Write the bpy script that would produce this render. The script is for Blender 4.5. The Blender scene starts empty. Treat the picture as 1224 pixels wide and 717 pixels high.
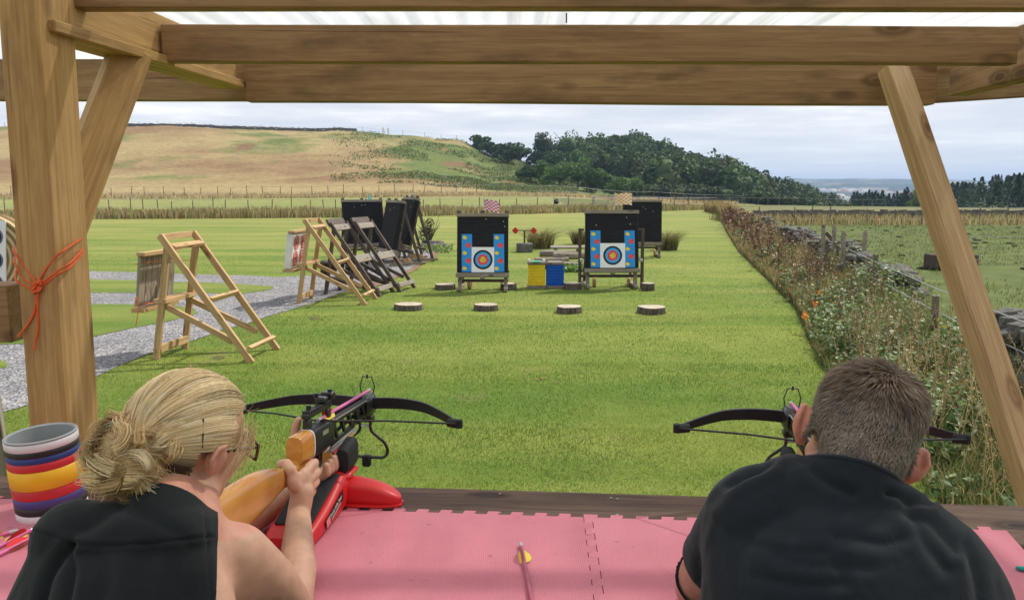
import bpy, bmesh, math, random
import numpy as np
from mathutils import Vector, Matrix, Euler
from mathutils.bvhtree import BVHTree
SC = bpy.context.scene
COL = SC.collection
PI = math.pi
R = math.radians
rng = np.random.default_rng(7)
random.seed(7)

# ------------------------------------------------------------------ camera, sky, sun, exposure
F_PX = 950.0
PITCH = math.atan(132.5 / F_PX)
CAM = Vector((0, 0, 2.0))
cd = bpy.data.cameras.new("camera"); cam = bpy.data.objects.new("camera", cd); COL.objects.link(cam)
cam.location = CAM; cam.rotation_euler = (PI / 2 - PITCH, 0, 0)
cd.sensor_width = 36; cd.lens = F_PX / 1224 * 36; cd.clip_start = 0.02; cd.clip_end = 20000
SC.camera = cam
SUN_EL, SUN_AZ = R(50), R(50)          # azimuth clockwise from the view direction (+Y)
w = bpy.data.worlds.new("World"); SC.world = w; w.use_nodes = True
nt = w.node_tree; nt.nodes.clear()
def N(nt, t, **kw):
    n = nt.nodes.new(t)
    for k, v in kw.items():
        if k in n.inputs: n.inputs[k].default_value = v
        else: setattr(n, k, v)
    return n
out = N(nt, "ShaderNodeOutputWorld"); bg = N(nt, "ShaderNodeBackground"); bg.inputs[1].default_value = 0.1
sky = N(nt, "ShaderNodeTexSky"); sky.sky_type = 'NISHITA'; sky.sun_disc = False
sky.sun_elevation = SUN_EL; sky.sun_rotation = SUN_AZ; sky.altitude = 250; sky.dust_density = 2.0
tc = N(nt, "ShaderNodeTexCoord"); sep = N(nt, "ShaderNodeSeparateXYZ")
nt.links.new(tc.outputs['Generated'], sep.inputs[0])
def mth(nt, op, a, b=None, clamp=False):
    m = nt.nodes.new("ShaderNodeMath"); m.operation = op; m.use_clamp = clamp
    for i, v in enumerate((a, b)):
        if v is None: continue
        if isinstance(v, (int, float)): m.inputs[i].default_value = v
        else: nt.links.new(v, m.inputs[i])
    return m.outputs[0]
zz = mth(nt, 'ADD', mth(nt, 'MAXIMUM', sep.outputs['Z'], 0.0), 0.05)
cx = mth(nt, 'DIVIDE', sep.outputs['X'], zz); cy = mth(nt, 'DIVIDE', sep.outputs['Y'], zz)
cmb = N(nt, "ShaderNodeCombineXYZ"); nt.links.new(cx, cmb.inputs[0]); nt.links.new(cy, cmb.inputs[1])
ns = N(nt, "ShaderNodeTexNoise"); ns.inputs['Scale'].default_value = 0.55; ns.inputs['Detail'].default_value = 9; ns.inputs['Roughness'].default_value = .58
nt.links.new(cmb.outputs[0], ns.inputs['Vector'])
cr = N(nt, "ShaderNodeValToRGB"); e = cr.color_ramp.elements
e[0].position = .38; e[0].color = (6.7, 7.1, 7.9, 1); e[1].position = .66; e[1].color = (10.8, 10.8, 10.8, 1)
x_ = e.new(.53); x_.color = (8.3, 8.4, 8.8, 1)
nt.links.new(ns.outputs[0], cr.inputs[0])
# the cloud sheet thins out to a milky band near the horizon
hz = N(nt, "ShaderNodeMapRange"); hz.inputs['From Min'].default_value = 0.0; hz.inputs['From Max'].default_value = 0.10
nt.links.new(sep.outputs['Z'], hz.inputs[0])
mh = N(nt, "ShaderNodeMix"); mh.data_type = 'RGBA'; nt.links.new(hz.outputs[0], mh.inputs[0])
mh.inputs[6].default_value = (7.2, 7.75, 8.6, 1); nt.links.new(cr.outputs[0], mh.inputs[7])
mx = N(nt, "ShaderNodeMix"); mx.data_type = 'RGBA'; mx.inputs[0].default_value = .93
nt.links.new(sky.outputs[0], mx.inputs[6]); nt.links.new(mh.outputs[2], mx.inputs[7])
nt.links.new(mx.outputs[2], bg.inputs[0]); nt.links.new(bg.outputs[0], out.inputs[0])
sd = bpy.data.lights.new("sun", 'SUN'); sd.energy = 4.6; sd.angle = R(1.5); sd.color = (1, .95, .86)
sun = bpy.data.objects.new("sun", sd); COL.objects.link(sun)
sdir = Vector((math.sin(SUN_AZ) * math.cos(SUN_EL), math.cos(SUN_AZ) * math.cos(SUN_EL), math.sin(SUN_EL)))
sun.rotation_euler = sdir.to_track_quat('Z', 'Y').to_euler(); sun.location = (30, 30, 40)
SC.view_settings.view_transform = 'Standard'; SC.view_settings.look = 'None'
SC.view_settings.exposure = 0.2; SC.view_settings.gamma = 1
SC.cycles.max_bounces = 8; SC.cycles.transparent_max_bounces = 16

def ray(px, py):
    x = (px - 612) / F_PX; z = -(py - 358.5) / F_PX
    return Vector((x, math.cos(PITCH) + z * math.sin(PITCH), -math.sin(PITCH) + z * math.cos(PITCH)))
def at(px, py, Y):
    d = ray(px, py); return CAM + d * (Y / d.y)
def gnd(px, py, z=0.0):
    d = ray(px, py); return CAM + d * ((z - CAM.z) / d.z)

# ------------------------------------------------------------------ object helpers
def reparent(child, par):
    child.matrix_basis = par.matrix_basis.inverted() @ child.matrix_basis; child.parent = par
def tag(o, label=None, cat=None, group=None, kind=None):
    if label: o['label'] = label
    if cat: o['category'] = cat
    if group: o['group'] = group
    if kind: o['kind'] = kind
    return o
def empty(name, loc=(0, 0, 0), rz=0, label=None, cat=None, group=None):
    o = bpy.data.objects.new(name, None); COL.objects.link(o); o.empty_display_size = .1
    o.location = loc; o.rotation_euler = (0, 0, rz)
    return tag(o, label, cat, group)
def link(name, me, mat=None, parent=None, M=None):
    o = bpy.data.objects.new(name, me); COL.objects.link(o)
    if mat is not None:
        for m in (mat if isinstance(mat, (list, tuple)) else [mat]): me.materials.append(m)
    if parent is not None: o.parent = parent
    if M is not None: o.matrix_basis = M
    return o
def copy_tree(o, parent=None):
    c = o.copy(); COL.objects.link(c)
    if parent is not None: c.parent = parent
    for ch in [x for x in COL.objects if x.parent == o]: copy_tree(ch, c)
    return c
def smooth(me, ang=None):
    me.polygons.foreach_set('use_smooth', np.ones(len(me.polygons), bool))
    if ang:
        try: me.set_sharp_from_angle(angle=R(ang))
        except Exception: pass
def np_mesh(name, V, Q=None, T=None, mi=None, col=None, sm=False):
    """mesh from numpy verts, quads, triangles; col = per-vertex rgb"""
    me = bpy.data.meshes.new(name); V = np.asarray(V, np.float32).reshape(-1, 3)
    q = np.zeros((0, 4), int) if Q is None else np.asarray(Q, int).reshape(-1, 4)
    t = np.zeros((0, 3), int) if T is None else np.asarray(T, int).reshape(-1, 3)
    me.vertices.add(len(V)); me.vertices.foreach_set('co', V.ravel())
    li = np.concatenate([q.ravel(), t.ravel()]); me.loops.add(len(li)); me.loops.foreach_set('vertex_index', li.astype(np.int32))
    me.polygons.add(len(q) + len(t))
    st = np.concatenate([np.arange(len(q)) * 4, len(q) * 4 + np.arange(len(t)) * 3]).astype(np.int32)
    me.polygons.foreach_set('loop_start', st)
    if mi is not None: me.polygons.foreach_set('material_index', np.asarray(mi, np.int32))
    if sm: me.polygons.foreach_set('use_smooth', np.ones(len(q) + len(t), bool))
    me.update(calc_edges=True)
    if col is not None:
        a = me.color_attributes.new('col', 'FLOAT_COLOR', 'POINT')
        c = np.ones((len(V), 4), np.float32); c[:, :3] = col; a.data.foreach_set('color', c.ravel())
    return me
def bm_mesh(name, bm, sm=False, ang=None):
    me = bpy.data.meshes.new(name); bm.normal_update(); bm.to_mesh(me); bm.free()
    if sm or ang: smooth(me, ang)
    return me
def box_bm(bm, sx, sy, sz, M=None, bev=0.0):
    b = bmesh.new(); bmesh.ops.create_cube(b, size=1); bmesh.ops.scale(b, vec=(sx, sy, sz), verts=b.verts)
    if bev: bmesh.ops.bevel(b, geom=b.edges[:], offset=bev, segments=1, affect='EDGES')
    if M is not None: bmesh.ops.transform(b, matrix=M, verts=b.verts)
    t = bpy.data.meshes.new('t'); b.to_mesh(t); b.free(); bm.from_mesh(t); bpy.data.meshes.remove(t); return bm
def merge(*parts):
    bm = bmesh.new()
    for p in parts:
        t = bpy.data.meshes.new('t'); p.to_mesh(t); p.free(); bm.from_mesh(t); bpy.data.meshes.remove(t)
    return bm
def box_obj(name, size, loc, mat, parent=None, rot=(0, 0, 0), bev=.003):
    bm = bmesh.new(); box_bm(bm, *size, bev=bev)
    return link(name, bm_mesh(name, bm), mat, parent, Matrix.Translation(loc) @ Euler(rot).to_matrix().to_4x4())
def timber(name, p0, p1, w, h, mat, parent=None, up=(0, 0, 1), bev=.003, ext=0, warp=0):
    """a sawn timber from p0 to p1: w across, h along 'up'; its own x axis is the grain"""
    p0 = Vector(p0); p1 = Vector(p1); x = (p1 - p0).normalized(); L = (p1 - p0).length + 2 * ext
    z = Vector(up); z = (z - x * z.dot(x)).normalized(); y = z.cross(x)
    M = Matrix((x, y, z)).transposed().to_4x4(); M.translation = (p0 + p1) / 2
    bm = bmesh.new(); box_bm(bm, L, w, h, bev=bev)
    if warp:
        bmesh.ops.subdivide_edges(bm, edges=[e for e in bm.edges if abs(e.verts[0].co.x - e.verts[1].co.x) > L * .5], cuts=7)
        ph = random.random() * 6
        for v in bm.verts:
            v.co.y += warp * math.sin(v.co.x / L * 5 + ph) ; v.co.z += warp * math.sin(v.co.x / L * 7 + ph * 2)
    return link(name, bm_mesh(name, bm), mat, parent, M)
def tube_bm(pts, r, n=8, cap=True, rads=None):
    """round tube along points"""
    pts = [Vector(p) for p in pts]; bm = bmesh.new(); rings = []
    t0 = (pts[1] - pts[0]).normalized(); ref = Vector((0, 0, 1)) if abs(t0.z) < .9 else Vector((1, 0, 0))
    a = t0.cross(ref).normalized()
    for i, p in enumerate(pts):
        t = (pts[min(i + 1, len(pts) - 1)] - pts[max(i - 1, 0)]).normalized()
        a = (a - t * a.dot(t)).normalized(); b = t.cross(a); rr = rads[i] if rads else r
        rings.append([bm.verts.new(p + (a * math.cos(k * 2 * PI / n) + b * math.sin(k * 2 * PI / n)) * rr) for k in range(n)])
    for i in range(len(rings) - 1):
        for k in range(n): bm.faces.new((rings[i][k], rings[i][(k + 1) % n], rings[i + 1][(k + 1) % n], rings[i + 1][k]))
    if cap: bm.faces.new(rings[0][::-1]); bm.faces.new(rings[-1])
    bmesh.ops.recalc_face_normals(bm, faces=bm.faces[:])
    return bm
def tube(name, pts, r, mat, parent=None, n=8, rads=None, M=None):
    return link(name, bm_mesh(name, tube_bm(pts, r, n, True, rads), sm=True, ang=50), mat, parent, M)
def spline(pts, k=8):
    """Catmull-Rom through points"""
    P = [Vector(p) for p in pts]; P = [P[0] * 2 - P[1]] + P + [P[-1] * 2 - P[-2]]; o = []
    for i in range(1, len(P) - 2):
        for j in range(k):
            t = j / k; a, b, c, d = P[i - 1:i + 3]
            o.append(.5 * ((2 * b) + (c - a) * t + (2 * a - 5 * b + 4 * c - d) * t * t + (3 * b - a - 3 * c + d) * t ** 3))
    o.append(P[-2]); return o
def disc_bm(r, h, n=24, bev=0.0):
    bm = bmesh.new(); bmesh.ops.create_cone(bm, cap_ends=True, segments=n, radius1=r, radius2=r, depth=h)
    if bev: bmesh.ops.bevel(bm, geom=[e for e in bm.edges if abs(e.verts[0].co.z - e.verts[1].co.z) < 1e-6], offset=bev, segments=1, affect='EDGES')
    return bm
def prism_bm(poly, z0, z1):
    """extrude an xy outline"""
    bm = bmesh.new(); n = len(poly)
    a = [bm.verts.new((x, y, z0)) for x, y in poly]; b = [bm.verts.new((x, y, z1)) for x, y in poly]
    bm.faces.new(a[::-1]); bm.faces.new(b)
    for i in range(n): bm.faces.new((a[i], a[(i + 1) % n], b[(i + 1) % n], b[i]))
    bmesh.ops.recalc_face_normals(bm, faces=bm.faces[:]); return bm

# numpy value noise
_perm = np.random.default_rng(3).random((256, 256))
def vnoise(x, y):
    xi = np.floor(x).astype(int); yi = np.floor(y).astype(int); fx = x - xi; fy = y - yi
    fx = fx * fx * (3 - 2 * fx); fy = fy * fy * (3 - 2 * fy)
    g = lambda a, b: _perm[a & 255, b & 255]
    return (g(xi, yi) * (1 - fx) + g(xi + 1, yi) * fx) * (1 - fy) + (g(xi, yi + 1) * (1 - fx) + g(xi + 1, yi + 1) * fx) * fy
def fbm(x, y, o=4):
    s = 0; a = .5; t = 0
    for i in range(o): s = s + a * vnoise(x + 17 * i, y + 31 * i); t += a; a *= .5; x = x * 2.03; y = y * 2.03
    return s / t

# ------------------------------------------------------------------ materials
def mat_new(name, rough=.7, spec=.4):
    m = bpy.data.materials.new(name); m.use_nodes = True; nt = m.node_tree
    b = nt.nodes['Principled BSDF']; b.inputs['Roughness'].default_value = rough; b.inputs['Specular IOR Level'].default_value = spec
    return m, nt, b
def ramp(nt, stops, src=None):
    r = nt.nodes.new('ShaderNodeValToRGB'); e = r.color_ramp.elements
    e[0].position, e[0].color = stops[0][0], (*stops[0][1], 1); e[1].position, e[1].color = stops[-1][0], (*stops[-1][1], 1)
    for p, c in stops[1:-1]: q = e.new(p); q.color = (*c, 1)
    if src is not None: nt.links.new(src, r.inputs[0])
    return r
def coords(nt, kind='Object', scale=(1, 1, 1), rnd=True):
    t = nt.nodes.new('ShaderNodeTexCoord'); mp = nt.nodes.new('ShaderNodeMapping'); mp.inputs['Scale'].default_value = scale
    nt.links.new(t.outputs[kind], mp.inputs[0])
    if rnd:
        oi = nt.nodes.new('ShaderNodeObjectInfo'); mu = nt.nodes.new('ShaderNodeMath'); mu.operation = 'MULTIPLY'; mu.inputs[1].default_value = 37
        nt.links.new(oi.outputs['Random'], mu.inputs[0]); nt.links.new(mu.outputs[0], mp.inputs['Location'])
    return mp.outputs[0]
def noise(nt, vec, scale=5, detail=4, rough=.55, dist=0):
    n = nt.nodes.new('ShaderNodeTexNoise'); n.inputs['Scale'].default_value = scale; n.inputs['Detail'].default_value = detail
    n.inputs['Roughness'].default_value = rough; n.inputs['Distortion'].default_value = dist; nt.links.new(vec, n.inputs['Vector']); return n
def mixc(nt, fac, a, b, mode='MIX'):
    m = nt.nodes.new('ShaderNodeMix'); m.data_type = 'RGBA'; m.blend_type = mode
    for i, v in ((0, fac), (6, a), (7, b)):
        if isinstance(v, (int, float)): m.inputs[i].default_value = v
        elif isinstance(v, tuple): m.inputs[i].default_value = (*v, 1)
        else: nt.links.new(v, m.inputs[i])
    return m.outputs[2]
def bump(nt, b, h, strength=.3, dist=.01):
    n = nt.nodes.new('ShaderNodeBump'); n.inputs['Strength'].default_value = strength; n.inputs['Distance'].default_value = dist
    nt.links.new(h, n.inputs['Height']); nt.links.new(n.outputs[0], b.inputs['Normal']); return n
def wood_mat(name, light, dark, knot=(.12, .06, .03), grain=1.0, rough=.65, stain=None, bscale=.25):
    m, nt, b = mat_new(name, rough, .25)
    v = coords(nt, 'Object', (1.6, 48 * grain, 48 * grain)); n1 = noise(nt, v, 1.0, 8, .7, .9)
    v2 = coords(nt, 'Object', (.7, 5, 5)); n2 = noise(nt, v2, 1.6, 4, .6, 1.2)
    c1 = ramp(nt, [(.26, tuple(k * .85 for k in dark)), (.42, dark), (.58, light), (.75, tuple(min(1, k * 1.12) for k in light))], n1.outputs[0])
    c2 = mixc(nt, .35, c1.outputs[0], ramp(nt, [(.35, dark), (.65, light)], n2.outputs[0]).outputs[0])
    vo = nt.nodes.new('ShaderNodeTexVoronoi'); nt.links.new(coords(nt, 'Object', (3.4, 8, 8)), vo.inputs['Vector']); vo.inputs['Scale'].default_value = 1.0
    k = ramp(nt, [(.0, (.9, .9, .9)), (.09, (.95, .95, .95)), (.12, (.45, .45, .45)), (.17, (.75, .75, .75)), (.26, (0, 0, 0))], vo.outputs['Distance'])
    c3 = mixc(nt, k.outputs[0], c2, knot)
    if stain:
        n3 = noise(nt, coords(nt, 'Object', (2, 6, 6)), 1.4, 5, .6)
        s = ramp(nt, [(.52, (0, 0, 0)), (.72, (1, 1, 1))], n3.outputs[0]); c3 = mixc(nt, s.outputs[0], c3, stain)
    n4 = noise(nt, coords(nt, 'Object', (1.1, 60, 60)), 1.0, 2, .5); ck = ramp(nt, [(.30, (1, 1, 1)), (.335, (0, 0, 0))], n4.outputs[0]); c3 = mixc(nt, mth(nt, 'MULTIPLY', ck.outputs[0], .7), c3, knot)
    n5 = noise(nt, coords(nt, 'Object', (9, 140, 140)), 1.0, 3, .6); c3 = mixc(nt, 1.0, c3, ramp(nt, [(.3, (.86, .85, .84)), (.7, (1.1, 1.1, 1.1))], n5.outputs[0]).outputs[0], 'MULTIPLY')
    nt.links.new(c3, b.inputs['Base Color']); bump(nt, b, mixc(nt, .5, n1.outputs[0], n5.outputs[0]), bscale, .004)
    return m
def plain(name, c, rough=.6, spec=.4, var=.12, nscale=30, bmp=0, metal=0):
    m, nt, b = mat_new(name, rough, spec); b.inputs['Metallic'].default_value = metal
    n = noise(nt, coords(nt, 'Object'), nscale, 4)
    r = ramp(nt, [(.3, tuple(k * (1 - var) for k in c)), (.7, tuple(min(1, k * (1 + var)) for k in c))], n.outputs[0])
    nt.links.new(r.outputs[0], b.inputs['Base Color'])
    if bmp: bump(nt, b, n.outputs[0], bmp, .003)
    return m
def vcol_mat(name, rough=.8, spec=.2, trans=0.0, nscale=None, var=.25, bmp=0, coat=0):
    """colour carried by the 'col' attribute (each leaf, blade or hair has a colour of its own)"""
    m, nt, b = mat_new(name, rough, spec); a = nt.nodes.new('ShaderNodeAttribute'); a.attribute_name = 'col'; c = a.outputs['Color']
    if nscale:
        n = noise(nt, coords(nt, 'Object', rnd=False), nscale, 6, .6)
        r = ramp(nt, [(.3, (1 - var,) * 3), (.7, (1 + var,) * 3)], n.outputs[0]); c = mixc(nt, 1.0, c, r.outputs[0], 'MULTIPLY')
        if bmp: bump(nt, b, n.outputs[0], bmp, .05)
    nt.links.new(c, b.inputs['Base Color'])
    if trans:
        t = nt.nodes.new('ShaderNodeBsdfTranslucent'); mx = nt.nodes.new('ShaderNodeMixShader'); mx.inputs[0].default_value = trans
        nt.links.new(c, t.inputs[0]); nt.links.new(b.outputs[0], mx.inputs[1]); nt.links.new(t.outputs[0], mx.inputs[2])
        nt.links.new(mx.outputs[0], nt.nodes['Material Output'].inputs[0])
    return m

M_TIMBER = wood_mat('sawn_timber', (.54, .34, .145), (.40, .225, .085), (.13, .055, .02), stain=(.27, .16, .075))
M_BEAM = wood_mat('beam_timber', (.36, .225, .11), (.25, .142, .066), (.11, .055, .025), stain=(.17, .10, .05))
M_PALE = wood_mat('pale_timber', (.50, .34, .17), (.36, .22, .10), (.17, .08, .035))
M_DARKW = wood_mat('weathered_dark_timber', (.115, .085, .070), (.055, .040, .034), (.03, .02, .02), stain=(.16, .13, .11))
M_GREYW = wood_mat('weathered_grey_timber', (.30, .265, .215), (.17, .145, .115), (.07, .05, .04), stain=(.22, .17, .12))
M_PLANK = wood_mat('stained_plank', (.19, .115, .08), (.085, .05, .034), (.02, .01, .008), stain=(.12, .07, .05), grain=.5, bscale=.5)
M_BARK = wood_mat('bark', (.14, .115, .09), (.05, .04, .03), (.03, .02, .02), grain=1.0, bscale=1.0)
# ------------------------------------------------------------------ ground, hills and far plain (one sheet)
PROF = {  # column (bearing, as tan*950+612) -> (depth m, height m) through (depth, pixel row) seen from the stand
 -300: [(62,257),(118,238),(130,229),(175,202),(255,153),(330,175)],
 200: [(62,257),(118,238),(130,229),(175,200),(255,151),(330,172)],
 400: [(62,257),(118,237),(132,228),(185,198),(262,157),(330,180)],
 480: [(63,256.5),(120,236),(135,227),(190,200),(262,162),(330,185)],
 540: [(66,255),(125,234.5),(142,228),(200,203),(262,168),(330,190)],
 600: [(68,254),(128,234),(150,229),(205,212),(262,186),(330,203)],
 650: [(70,253),(130,234.5),(155,231),(210,217),(262,200),(330,198)],
 760: [(74,251.8),(135,240),(165,238),(215,234),(262,220),(340,189),(420,200)],
 850: [(78,250.4),(140,243),(170,242),(215,240),(262,236),(340,219),(420,232)],
 940: [(82,249.3),(120,244.5),(150,245),(200,250),(262,256),(340,253),(420,270)],
 1040:[(82,249.3),(110,246.0),(140,250),(200,261),(300,270),(340,272),(420,280)],
 1224:[(82,249.3),(110,248),(140,252),(200,250),(260,241),(340,232),(420,240)],
 1500:[(82,249.3),(110,248),(140,252),(200,246),(260,232),(340,222),(420,235)]}
YS = np.array([0, 45, 62, 75, 90, 105, 120, 130, 140, 155, 170, 185, 200, 215, 235, 250, 262, 275, 300, 340, 380, 420, 560, 900, 1500, 2100, 2800, 3500, 4200, 5200, 7000], float)
PXC = sorted(PROF); TAB = []
for p in PXC:
    L = PROF[p]; ys = [0, 45] + [a for a, _ in L] + [900, 1500, 2100, 2800, 3500, 4200, 5200, 7000]
    zs = [-.02, -.02] + [2 - (b - 226) / F_PX * a for a, b in L] + [-30, -26, -16, 2, 27, 50, 30, -60]
    TAB.append(np.interp(YS, ys, zs))
TAB = np.array(TAB)
def terr(X, Y):
    X = np.asarray(X, float); Y = np.asarray(Y, float)
    r = np.hypot(X, Y); px = 612 + F_PX * X / np.maximum(Y, 1e-3); px = np.where(Y <= 0, np.where(X > 0, 1500, -300), px)
    pc = np.clip(px, -300, 1500); th = np.arctan((pc - 612) / F_PX); D = r * np.cos(th)
    ci = np.interp(pc, PXC, np.arange(len(PXC))); i0 = np.minimum(ci.astype(int), len(PXC) - 2); f = ci - i0; f = f * f * (3 - 2 * f)
    di = np.interp(D, YS, np.arange(len(YS))); j0 = np.minimum(di.astype(int), len(YS) - 2); g = di - j0
    z = (TAB[i0, j0] * (1 - g) + TAB[i0, j0 + 1] * g) * (1 - f) + (TAB[i0 + 1, j0] * (1 - g) + TAB[i0 + 1, j0 + 1] * g) * f
    amp = np.clip((D - 60) / 400, 0, 1) * 3.0
    amp2 = np.clip((D - 125) / 60, 0, 1) * .9 * (D < 700)
    far = np.clip((D - 1200) / 1500, 0, 1) * 30
    return z + amp * (fbm(X / 70, Y / 70, 4) - .5) + amp2 * (fbm(X / 9, Y / 9, 3) - .5) + far * (fbm(X / 420 + 5, Y / 300, 3) - .5)
th = np.radians(np.concatenate([np.arange(-85, -36, 1.2), np.arange(-36, 36, .14), np.arange(36, 85.1, 1.2)]))
rr = np.concatenate([[0.5, 6, 20, 40], np.arange(50, 120, 2.5), np.arange(120, 280, 1.6), np.arange(280, 440, 5), np.geomspace(440, 6900, 70)])
TH, RR = np.meshgrid(th, rr, indexing='ij'); GX = RR * np.sin(TH); GY = RR * np.cos(TH); GZ = terr(GX, GY)
PXg = 612 + F_PX * np.tan(TH); Dg = RR * np.cos(np.arctan((np.clip(PXg, -300, 1500) - 612) / F_PX))
ROW = 226 - (GZ - 2) / Dg * F_PX
def lerp(a, b, t): return a + (b - a) * np.clip(t, 0, 1)[..., None]
nb = fbm(GX / 22, GY / 22, 5); ns_ = fbm(GX / 5 + 9, GY / 5, 4); nl = fbm(GX / 60 + 3, GY / 40 + 4, 4)
straw = np.array([.30, .235, .115]); brown = np.array([.205, .13, .068]); green = np.array([.115, .145, .045]); fgreen = np.array([.20, .215, .075])
straw2 = np.array([.34, .26, .12]); bare = np.array([.33, .20, .11])
C = np.zeros(GX.shape + (3,)) + fgreen
C = lerp(C, np.array([.26, .24, .095]), (nb - .4) * 2.5)
rf_ = (PXg > 860) | (GX > 6); C = np.where(rf_[..., None], lerp(np.zeros_like(C) + np.array([.095, .12, .040]), np.array([.16, .155, .068]), (nb - .42) * 3 + (Dg > 44) * .6), C)
hill = (Dg > 118) & (Dg < 440) & (PXg < 900)
hc = lerp(np.zeros_like(C) + straw, brown, (nl - .45) * 4 + np.clip((ROW - 178) / 25, 0, 1) * np.clip((228 - ROW) / 10, 0, 1) * .75 + (ns_ - .5) * .9)
gm = np.clip((PXg - 400) / 120, 0, 1) * 1.1 + (nb - .56) * 5 + (ns_ - .5) * 1.2 + np.clip((PXg - 560) / 60, 0, 1) * 1.5 - np.clip((ROW - 212) / 12, 0, 1) * np.clip((600 - PXg) / 50, 0, 1) * 1.2
hc = lerp(hc, green, gm); hc = lerp(hc, straw, np.clip((1.15 - np.abs(Dg - 134) / 14), 0, 1) * (PXg < 900))
hc = lerp(hc, brown * .9, (fbm(GX / 14 + 40, GY / 14, 3) - .68) * 14 * (gm > .6))
C = np.where(hill[..., None], hc, C)
wood = (Dg > 150) & (Dg < 700) & (PXg > 620); C = lerp(C, np.array([.07, .085, .035]), np.where(wood & ((PXg - 620) / 60 + (Dg - 200) / 30 > 1), 1, 0))
# far plain: fields, hedges, wooded belts
cell = lambda s, o: _perm[(np.floor(GX / s + fbm(GX / 300, GY / 300, 2) * 2).astype(int) + o) & 255, (np.floor(GY / (s * 1.5)).astype(int) + o) & 255]
cf = cell(95, 0); fc = lerp(np.zeros_like(C) + np.array([.10, .14, .06]), np.array([.36, .28, .17]), np.where(cf > .80, 1, 0)); fc = lerp(fc, np.array([.19, .21, .09]), np.where((cf > .45) & (cf < .6), 1, 0))
fc = lerp(fc, np.array([.035, .055, .03]), np.where(fbm(GX / 160, GY / 110 + 50, 4) > .47, 1, 0))
C = np.where((Dg > 700)[..., None], fc * .62, C)
na, nr = GX.shape; idx = np.arange(na * nr).reshape(na, nr)
Q = np.stack([idx[:-1, :-1], idx[1:, :-1], idx[1:, 1:], idx[:-1, 1:]], -1).reshape(-1, 4)
M_GROUND = vcol_mat('rough_grassland', .95, .05, nscale=1.1, var=.28, bmp=.6)
g = link('hillside_ground', np_mesh('hillside_ground', np.stack([GX, GY, GZ], -1), Q[:, ::-1] if False else Q, col=C.reshape(-1, 3), sm=True), M_GROUND); tag(g, kind='structure')
bm = bmesh.new(); vs = [bm.verts.new(p) for p in ((-7000, -60, -.03), (7000, -60, -.03), (7000, .6, -.03), (-7000, .6, -.03))]; bm.faces.new(vs)
M_FIELD = plain('rear_grass', (.14, .20, .04), .9, .1, .3, 3)
tag(link('rear_ground', bm_mesh('rear_ground', bm), M_FIELD), kind='structure')

# ------------------------------------------------------------------ lawn
XE = lambda Y: np.interp(Y, [-20, 0, 5.2, 5.7, 8.9, 13.2, 18, 25.7, 38, 52, 78], [1.0, 2.1, 2.75, 2.9, 3.5, 4.75, 5.75, 7.3, 10.2, 13.6, 20.2])
XW = lambda Y: np.interp(Y, [-20, 0, 4, 6.6, 10, 15, 20, 29, 40, 50, 60], [2.2, 3.3, 3.9, 4.3, 5.1, 6.4, 7.5, 9.5, 11.6, 14, 16.4])
far_edge = [(-300, 263), (0, 262), (200, 261.5), (400, 260), (520, 258), (640, 255.5), (760, 252.8), (840, 251), (868, 250.6)]
fe = [gnd(a, b) for a, b in far_edge]
ring = [(-70, -20), (-70, fe[0].y)] + [(p.x, p.y) for p in fe] + [(float(XE(y)), y) for y in (70, 52, 44, 38, 32, 25.7, 22, 18, 15, 13.2, 11, 8.9, 7, 5.7, 3, 0, -20)]
bm = bmesh.new(); bm.faces.new([bm.verts.new((x, y, .004)) for x, y in ring][::-1]); bmesh.ops.triangulate(bm, faces=bm.faces[:])
m, nt, b = mat_new('mown_lawn', .9, .12)
v = coords(nt, 'Object', rnd=False)
n_big = noise(nt, v, .22, 5, .6, .4); n_mid = noise(nt, v, 1.6, 5, .65); n_fine = noise(nt, v, 55, 5, .7)
sp = nt.nodes.new('ShaderNodeSeparateXYZ'); nt.links.new(v, sp.inputs[0])
dist = nt.nodes.new('ShaderNodeMapRange'); dist.inputs['From Min'].default_value = 8; dist.inputs['From Max'].default_value = 48; nt.links.new(sp.outputs['Y'], dist.inputs[0])
ca = mixc(nt, n_mid.outputs[0], (.12, .19, .033), (.22, .27, .06))
cb = mixc(nt, n_mid.outputs[0], (.20, .225, .062), (.275, .28, .10))
f1 = mth(nt, 'ADD', mth(nt, 'MULTIPLY', dist.outputs[0], .95), mth(nt, 'MULTIPLY', mth(nt, 'SUBTRACT', n_big.outputs[0], .47), 2.0), True)
c = mixc(nt, f1, ca, cb)
v3 = coords(nt, 'Object', (.10, .75, 1), rnd=False); n_st = noise(nt, v3, 1.0, 4, .6, .6)     # faint mowing bands across the range
c = mixc(nt, 1.0, c, ramp(nt, [(.36, (.70, .84, .66)), (.64, (1.25, 1.12, 1.12))], n_st.outputs[0]).outputs[0], 'MULTIPLY')
c = mixc(nt, 1.0, c, ramp(nt, [(.25, (.55, .60, .5)), (.75, (1.3, 1.26, 1.25))], n_fine.outputs[0]).outputs[0], 'MULTIPLY')
worn = ramp(nt, [(.61, (0, 0, 0)), (.72, (.75, .75, .75))], noise(nt, coords(nt, 'Object', (1.2, .9, 1), rnd=False), 1.0, 6, .62).outputs[0])
c = mixc(nt, worn.outputs[0], c, (.26, .22, .10)); nt.links.new(c, b.inputs['Base Color']); bump(nt, b, n_fine.outputs[0], .8, .03)
M_LAWN = m
tag(link('lawn', bm_mesh('lawn', bm), M_LAWN), kind='structure')

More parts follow.
